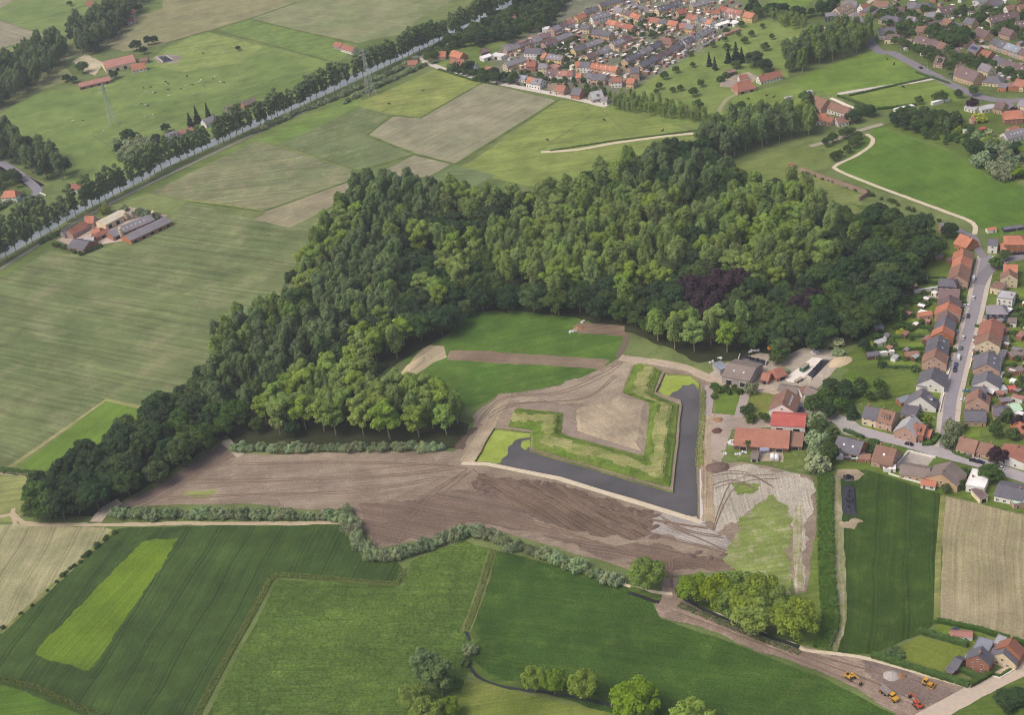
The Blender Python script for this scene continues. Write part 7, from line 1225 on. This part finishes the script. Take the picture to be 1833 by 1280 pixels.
# ---- big machines
yel = plain('machine_yellow', C(196, 152, 60), .6, .2, 1.4); org = plain('machine_orange', C(188, 86, 54), .6, .2, 1.4); dkm = plain('machine_dark', C(54, 52, 52), .6, .1); trk = plain('track_steel', C(78, 68, 62), .8, .15, 2); tipm = plain('tipper_steel', C(140, 132, 128), .6, .15, 1)
def bar(m, a, b, w, h, mi=0):
    a, b = Vector(a), Vector(b); d = b - a; c = (a + b) / 2; ang = math.atan2(d.z, d.x); o = MB().box((0, 0, 0), (d.length, w, h)); M3 = Matrix.Rotation(-ang, 3, 'Y')
    return m.add([M3 @ Vector(v) + c for v in o.v], o.f, mi)
def excavator(p, aim, col, label, name='excavator'):
    a, b = W(*p), W(*aim); d = b - a; root = obj(name, None, None, (a.x, a.y, .12), math.atan2(d.y, d.x), .88); tag(root, label, 'excavator', 'excavators')
    for s in (-1, 1):
        m = MB(); m.prism([(-2.1, .25), (-1.7, 0), (1.7, 0), (2.1, .25), (2.1, .65), (1.7, .9), (-1.7, .9), (-2.1, .65)], s * 1.35 - .3, s * 1.35 + .3); m.build('track', [trk], root)
    MB().box((0, 0, .95), (1.6, 2.2, .3)).tube((0, 0, 1.0), (0, 0, 1.25), .9, .9, 12).build('undercarriage', [dkm], root)
    MB().box((-.7, -.2, 1.85), (3.2, 2.4, 1.1)).box((-2.2, -.1, 1.75), (.7, 2.5, 1.0)).box((-1.2, -.3, 2.48), (1.4, 1.6, .2), 1).build('house_body', [col, dkm], root)
    cb = MB().box((.55, .85, 2.2), (1.5, 1.0, 1.8), taper=.9).build('cab', [col], root)
    MB().box((.62, .85, 2.35), (1.52, 1.02, 1.1), taper=.92).build('window', [carglass], cb); MB().box((.55, .85, 3.13), (1.5, 1.05, .1)).build('cab_roof', [col], cb)
    bm_ = MB(); bar(bm_, (.7, -.25, 1.8), (2.8, -.25, 4.4), .45, .6); bar(bm_, (2.7, -.25, 4.35), (5.4, -.25, 3.9), .42, .5); boom = bm_.build('boom', [col], root)
    s_ = MB(); bar(s_, (1.3, -.25, 1.9), (2.9, -.25, 3.9), .18, .18); s_.build('ram', [steel], boom)
    st = MB(); bar(st, (5.2, -.25, 4.3), (6.2, -.25, 1.6), .38, .42); st.build('stick', [col], root)
    MB().prism([(5.7, 1.5), (6.5, 1.6), (6.9, .9), (6.4, .15), (5.6, .2), (6.0, .9)], -.95, .45).build('bucket', [dkm], root)
excavator((1522, 1216), (1555, 1236), yel, 'yellow excavator with lowered boom on the haul road'); excavator((1642, 1266), (1622, 1244), org, 'orange excavator at the bottom of the haul road')
def dumper(p, aim):
    a, b = W(*p), W(*aim); d = b - a; root = obj('dump_truck', None, None, (a.x, a.y, .12), math.atan2(d.y, d.x), .9); tag(root, 'yellow dump truck with grey tipper on the haul road', 'dump truck')
    m = MB(); m.add([(-4.9, -1.4, 2.2), (.4, -1.4, 1.5), (.4, 1.4, 1.5), (-4.9, 1.4, 2.2), (-5.2, -1.5, 2.6), (.8, -1.5, 3.0), (.8, 1.5, 3.0), (-5.2, 1.5, 2.6), (-4.8, -1.25, 2.3), (.3, -1.25, 1.7), (.3, 1.25, 1.7), (-4.8, 1.25, 2.3)], [(0, 3, 2, 1), (0, 1, 5, 4), (1, 2, 6, 5), (2, 3, 7, 6), (3, 0, 4, 7), (4, 5, 9, 8), (5, 6, 10, 9), (6, 7, 11, 10), (7, 4, 8, 11), (8, 9, 10, 11)]); m.build('tipper', [tipm], root)
    MB().box((-2, 0, 1.2), (6, 1.2, .4)).box((2.9, 0, 1.3), (4.2, 2.2, .4)).build('chassis', [dkm], root)
    MB().prism([(3.1, 1.4), (5.3, 1.4), (5.3, 1.9), (4.9, 2.3), (3.1, 2.4)], -1.25, 1.25).build('bonnet', [yel], root)
    cb = MB().box((2.2, 0, 2.4), (1.9, 2.3, 2.0), taper=.9).build('cab', [yel], root); MB().box((2.25, 0, 2.6), (1.93, 2.33, .9), taper=.93).build('window', [carglass], cb); MB().box((2.2, 0, 3.45), (1.8, 2.15, .12)).build('cab_roof', [yel], cb)
    for x in (-3.6, -1.7, 3.9):
        for s in (-1, 1): w_ = MB().tube((x, s * 1.15 - .35, .85), (x, s * 1.15 + .35, .85), .85, .85, 14).build('wheel', [wheel_m], root); MB().tube((x, s * 1.15 - .37, .85), (x, s * 1.15 + .37, .85), .42, .42, 8).build('rim', [yel], w_)
dumper((1591, 1248), (1606, 1259))
def dozer(p, aim):
    a, b = W(*p), W(*aim); d = b - a; root = obj('bulldozer', None, None, (a.x, a.y, .12), math.atan2(d.y, d.x)); tag(root, 'yellow bulldozer beside the hedge end on the haul road', 'bulldozer')
    for s in (-1, 1): MB().prism([(-2.0, .3), (-1.6, 0), (1.8, 0), (2.1, .3), (1.8, .9), (-1.2, 1.2), (-1.8, .9)], s * 1.05 - .28, s * 1.05 + .28).build('track', [trk], root)
    MB().box((.6, 0, 1.3), (2.6, 1.4, 1.0)).box((-1.1, 0, 1.2), (1.2, 1.9, .9)).tube((1.0, .3, 1.8), (1.0, .3, 2.7), .09, .09, 6).build('engine', [yel], root)
    cb = MB().box((-.9, 0, 2.3), (1.5, 1.7, 1.5), taper=.9).build('cab', [carglass], root); MB().box((-.9, 0, 3.1), (1.6, 1.8, .14)).build('cab_roof', [yel], cb)
    MB().prism([(2.6, .05), (2.8, .1), (2.6, .6), (2.75, 1.2), (2.55, 1.2), (2.4, .6)], -1.7, 1.7).build('blade', [yel], root); 
    for s in (-1, 1): m = MB(); bar(m, (0, s * 1.4, .55), (2.5, s * 1.4, .4), .18, .26); m.build('push_arm', [yel], root)
    MB().box((-2.2, 0, .8), (.6, 1.2, .8)).tube((-2.5, 0, 1.0), (-2.7, 0, .1), .14, .08, 6).build('ripper', [yel], root)
dozer((1661, 1228), (1676, 1234))
def tanker(p, aim):
    a, b = W(*p), W(*aim); d = b - a; root = obj('farm_wagon', None, None, (a.x, a.y, .1), math.atan2(d.y, d.x)); tag(root, 'bright orange farm wagon at the wood edge', 'wagon')
    oy = plain('wagon_orange', C(230, 146, 40), .5, .06)
    MB().prism([(-.9, 1.0), (.9, 1.0), (1.25, 2.6), (1.1, 2.6), (.8, 1.15), (-.8, 1.15), (-1.1, 2.6), (-1.25, 2.6)], -3.0, 3.0).box((0, 3.0, 1.8), (2.3, .12, 1.6)).box((0, -3.0, 1.8), (2.3, .12, 1.6)).build('hopper', [oy], root, rz=-math.pi / 2)
    MB().box((0, 0, .85), (6.6, 1.1, .3)).box((4.0, 0, .8), (1.8, .25, .2)).build('chassis', [plain('wagon_red', C(176, 80, 40))], root)
    for x in (-1.6, -.2):
        for s in (-1, 1): MB().tube((x, s * 1.1 - .25, .6), (x, s * 1.1 + .25, .6), .6, .6, 12).build('wheel', [wheel_m], root)
tanker((1383, 625), (1400, 616))
# bales, bags and rubbish in white
whb = plain('white_wrap', C(224, 224, 226), .5, .05)
for i, p in enumerate([(1342, 630), (1350, 629), (1354, 628), (1290, 642), (1273, 648), (1460, 632), (1456, 631), (1464, 633), (1027, 592), (1022, 594), (1042, 577), (1308, 792), (1310, 796), (1328, 812), (1332, 810), (1322, 815), (1300, 813)]):
    rn = random.Random(i); m = MB(); r = rn.uniform(.7, 1.2)
    for k in range(4): m.box((rn.uniform(-1.4, 1.4), rn.uniform(-1, 1), r * .4), (rn.uniform(.8, 2), rn.uniform(.6, 1.4), r * .8), 0, rn.uniform(0, 3), .75)
    tag(m.build('wrapped_bales', [whb], None, loc=W(*p)), '%s white bale pile near the farm and clearing' % ordinal(i), 'bale pile')
# ---- fences, posts
def fence(px, spacing, h, label, mat, rails=2):
    c = WL(px); root = obj('post_fence', None); tag(root, label, 'fence'); post = cached(('post', h), lambda: MB().box((0, 0, h / 2), (.14, .14, h)).mesh('post', mat)); m = MB()
    for a, b in zip(c, c[1:]):
        L = (b - a).length; n = max(1, int(L / spacing)); d = b - a
        for i in range(n + 1): p = a.lerp(b, i / n); obj('post', post, root, (p.x, p.y, 0))
        for k in range(rails): q = (a + b) / 2; m.box((q.x, q.y, h * (.45 + .45 * k)), (L, .05, .09), 0, math.atan2(d.y, d.x))
    m.build('rail', [mat], root)
postm = plain('fence_wood', C(150, 138, 120), .9)
for px, l in [([(1590, 232), (1620, 245), (1690, 268), (1740, 300), (1800, 335)], 'long post fence along the top of the big green meadow'), ([(1296, 172), (1280, 205), (1283, 225)], 'fence beside the track below the brick barn'), ([(963, 272), (1080, 192)], 'fence across the yellow-green pasture, left one'), ([(1075, 196), (1130, 246)], 'fence across the yellow-green pasture, right one'), ([(1412, 140), (1480, 120), (1562, 88)], 'fence below the poplar grove'), ([(165, 242), (206, 268)], 'short fence with ditch in the cow meadow'), ([(1320, 295), (1400, 272), (1455, 256)], 'fence beside the double poplar row')]:
    fence(px, 4.5, 1.3, l, postm)
for i, p in enumerate([(1111, 1034), (1127, 1038), (1105, 1042), (1120, 1046)]):
    tag(MB().box((0, 0, .75), (.22, .22, 1.5)).box((0, 0, 1.56), (.3, .3, .1)).build('marker_post', [whitew], None, loc=W(*p)), '%s white marker post from left by the path' % ordinal([1, 3, 0, 2][i]), 'post')
# bridge parapets at the side canal
wall_run([(72, 346), (82, 350)], .5, 1.1, whitew, 'upper white bridge parapet at the side canal', 'bridge_parapet', 'parapet'); wall_run([(60, 362), (72, 354)], .5, 1.1, whitew, 'lower white bridge parapet at the side canal', 'bridge_parapet', 'parapet')
# ---- animals
def beast(mats, horse=False):
    s = 1.1 if horse else 1.0
    V = [(0, 0, 1.1), (.45, 0, 1.12), (.85, 0, 1.15), (1.15, 0, 1.35 if horse else 1.2), (1.5, 0, 1.7 if horse else 1.25), (1.85, 0, 1.55 if horse else 1.05), (-.5, 0, 1.12), (-.9, 0, 1.15)]
    R_ = [.42, .42, .38, .22, .17, .11, .42, .34]; E = [(0, 1), (1, 2), (2, 3), (3, 4), (4, 5), (0, 6), (6, 7)]
    for (bx, root_) in ((.8, 2), (-.85, 7)):
        for sd_ in (-1, 1):
            k = len(V); V += [(bx, sd_ * .22, .85), (bx + (.05 if bx > 0 else -.08), sd_ * .24, .45), (bx, sd_ * .24, .05)]; R_ += [.17, .09, .08]; E += [(root_, k), (k, k + 1), (k + 1, k + 2)]
    k = len(V); V += [(-1.2, 0, 1.15), (-1.3, 0, .6)]; R_ += [.06, .05]; E += [(7, k), (k, k + 1)]
    k = len(V); V += [(1.52, .2, 1.42 if not horse else 1.85), (1.52, -.2, 1.42 if not horse else 1.85)]; R_ += [.05, .05]; E += [(4, k), (4, k + 1)]
    me = bpy.data.meshes.new('beast'); me.from_pydata([(x * s, y * s, z * s) for x, y, z in V], E, [])
    o = bpy.data.objects.new('beast', me); COL.objects.link(o); md = o.modifiers.new('skin', 'SKIN')
    for i, r in enumerate(R_): me.skin_vertices[0].data[i].radius = (r * s, r * s)
    me.skin_vertices[0].data[0].use_root = True
    o.modifiers.new('sub', 'SUBSURF').levels = 1
    dg = bpy.context.evaluated_depsgraph_get(); out = bpy.data.meshes.new_from_object(o.evaluated_get(dg)); bpy.data.objects.remove(o)
    out.materials.clear(); out.materials.append(mats); return out
def hide(name, c1, c2, t):
    k = NT(name); tc = k.n('TexCoord'); f = k.rng(k.noise(tc.outputs['Object'], 1.6, 1), t - .03, t + .03); return k.out(k.mix(f, c1, c2))
cowA = beast(hide('cow_black', C(34, 32, 32), C(222, 218, 210), .6)); cowB = beast(hide('cow_white', C(34, 32, 32), C(228, 224, 216), .36)); horseA = beast(hide('horse_dark', C(52, 38, 32), C(58, 44, 36), .5), True); horseB = beast(hide('horse_brown', C(92, 62, 44), C(86, 56, 40), .5), True)
COWS = [(250, 121, 0), (256, 123, 0), (257, 158, 0), (262, 166, 1), (270, 157, 0), (274, 167, 1), (278, 167, 0), (297, 147, 0), (302, 151, 0), (302, 161, 0), (302, 173, 1), (324, 160, 0), (334, 154, 1), (345, 152, 0), (347, 170, 1), (357, 147, 1), (360, 144, 1), (365, 154, 0), (382, 142, 0), (385, 138, 1), (394, 147, 1), (402, 149, 0), (428, 140, 1), (335, 137, 0), (253, 187, 0), (260, 189, 1), (266, 190, 0), (260, 210, 1), (274, 207, 1), (130, 218, 1), (149, 217, 0), (185, 236, 1), (345, 92, 1), (364, 96, 0)]
for i, (x, y, k) in enumerate(COWS):
    tag(obj('cow', [cowA, cowB][k], None, W(x, y) + Vector((0, 0, .1)), random.uniform(0, 6.28)), ('mostly black cow' if k == 0 else 'mostly white cow') + ' in the canal meadow, %s from the left' % ordinal(sorted(range(len(COWS)), key=lambda j: COWS[j][0]).index(i)), 'cow', 'cows grazing in the meadow')
for x, y, k, l in [(1385, 175, 1, 'left brown horse in the meadow below the brick barn'), (1372, 172, 0, 'right dark horse in the meadow below the brick barn'), (1340, 178, 1, 'brown horse near the lone round tree'), (1600, 116, 0, 'dark horse in the upper meadow'), (1588, 107, 1, 'small brown horse in the upper meadow'), (1617, 157, 0, 'dark horse in the lower right meadow'), (1082, 216, 0, 'dark horse in the yellow-green pasture below the plantation'), (1186, 235, 0, 'dark horse at the right end of the yellow-green pasture'), (980, 252, 0, 'dark horse at the left end of the yellow-green pasture'), (757, 163, 1, 'brown horse in the pasture beside the pylon'), (697, 187, 1, 'pale brown horse at the lower edge of the pylon pasture')]:
    tag(obj('horse', [horseA, horseB][k], None, W(x, y) + Vector((0, 0, .1)), random.uniform(0, 6.28)), l, 'horse', 'horses at grass')
# ------------------------------------------------------------------ haze: the air over the whole place
hz = bpy.data.materials.new('haze_air'); hz.use_nodes = True; nt = hz.node_tree; nt.nodes.remove(nt.nodes['Principled BSDF'])
pv = nt.nodes.new('ShaderNodeVolumePrincipled'); pv.inputs['Color'].default_value = (.86, .92, 1, 1); pv.inputs['Density'].default_value = HAZE; pv.inputs['Anisotropy'].default_value = .2
nt.links.new(pv.outputs[0], nt.nodes['Material Output'].inputs['Volume'])
MB().box((0, 2400, 216), (6200, 5400, 436)).build('haze', [hz])['kind'] = 'stuff'
tag(bpy.data.objects['haze'], 'thin pale haze over the whole plain', 'haze')
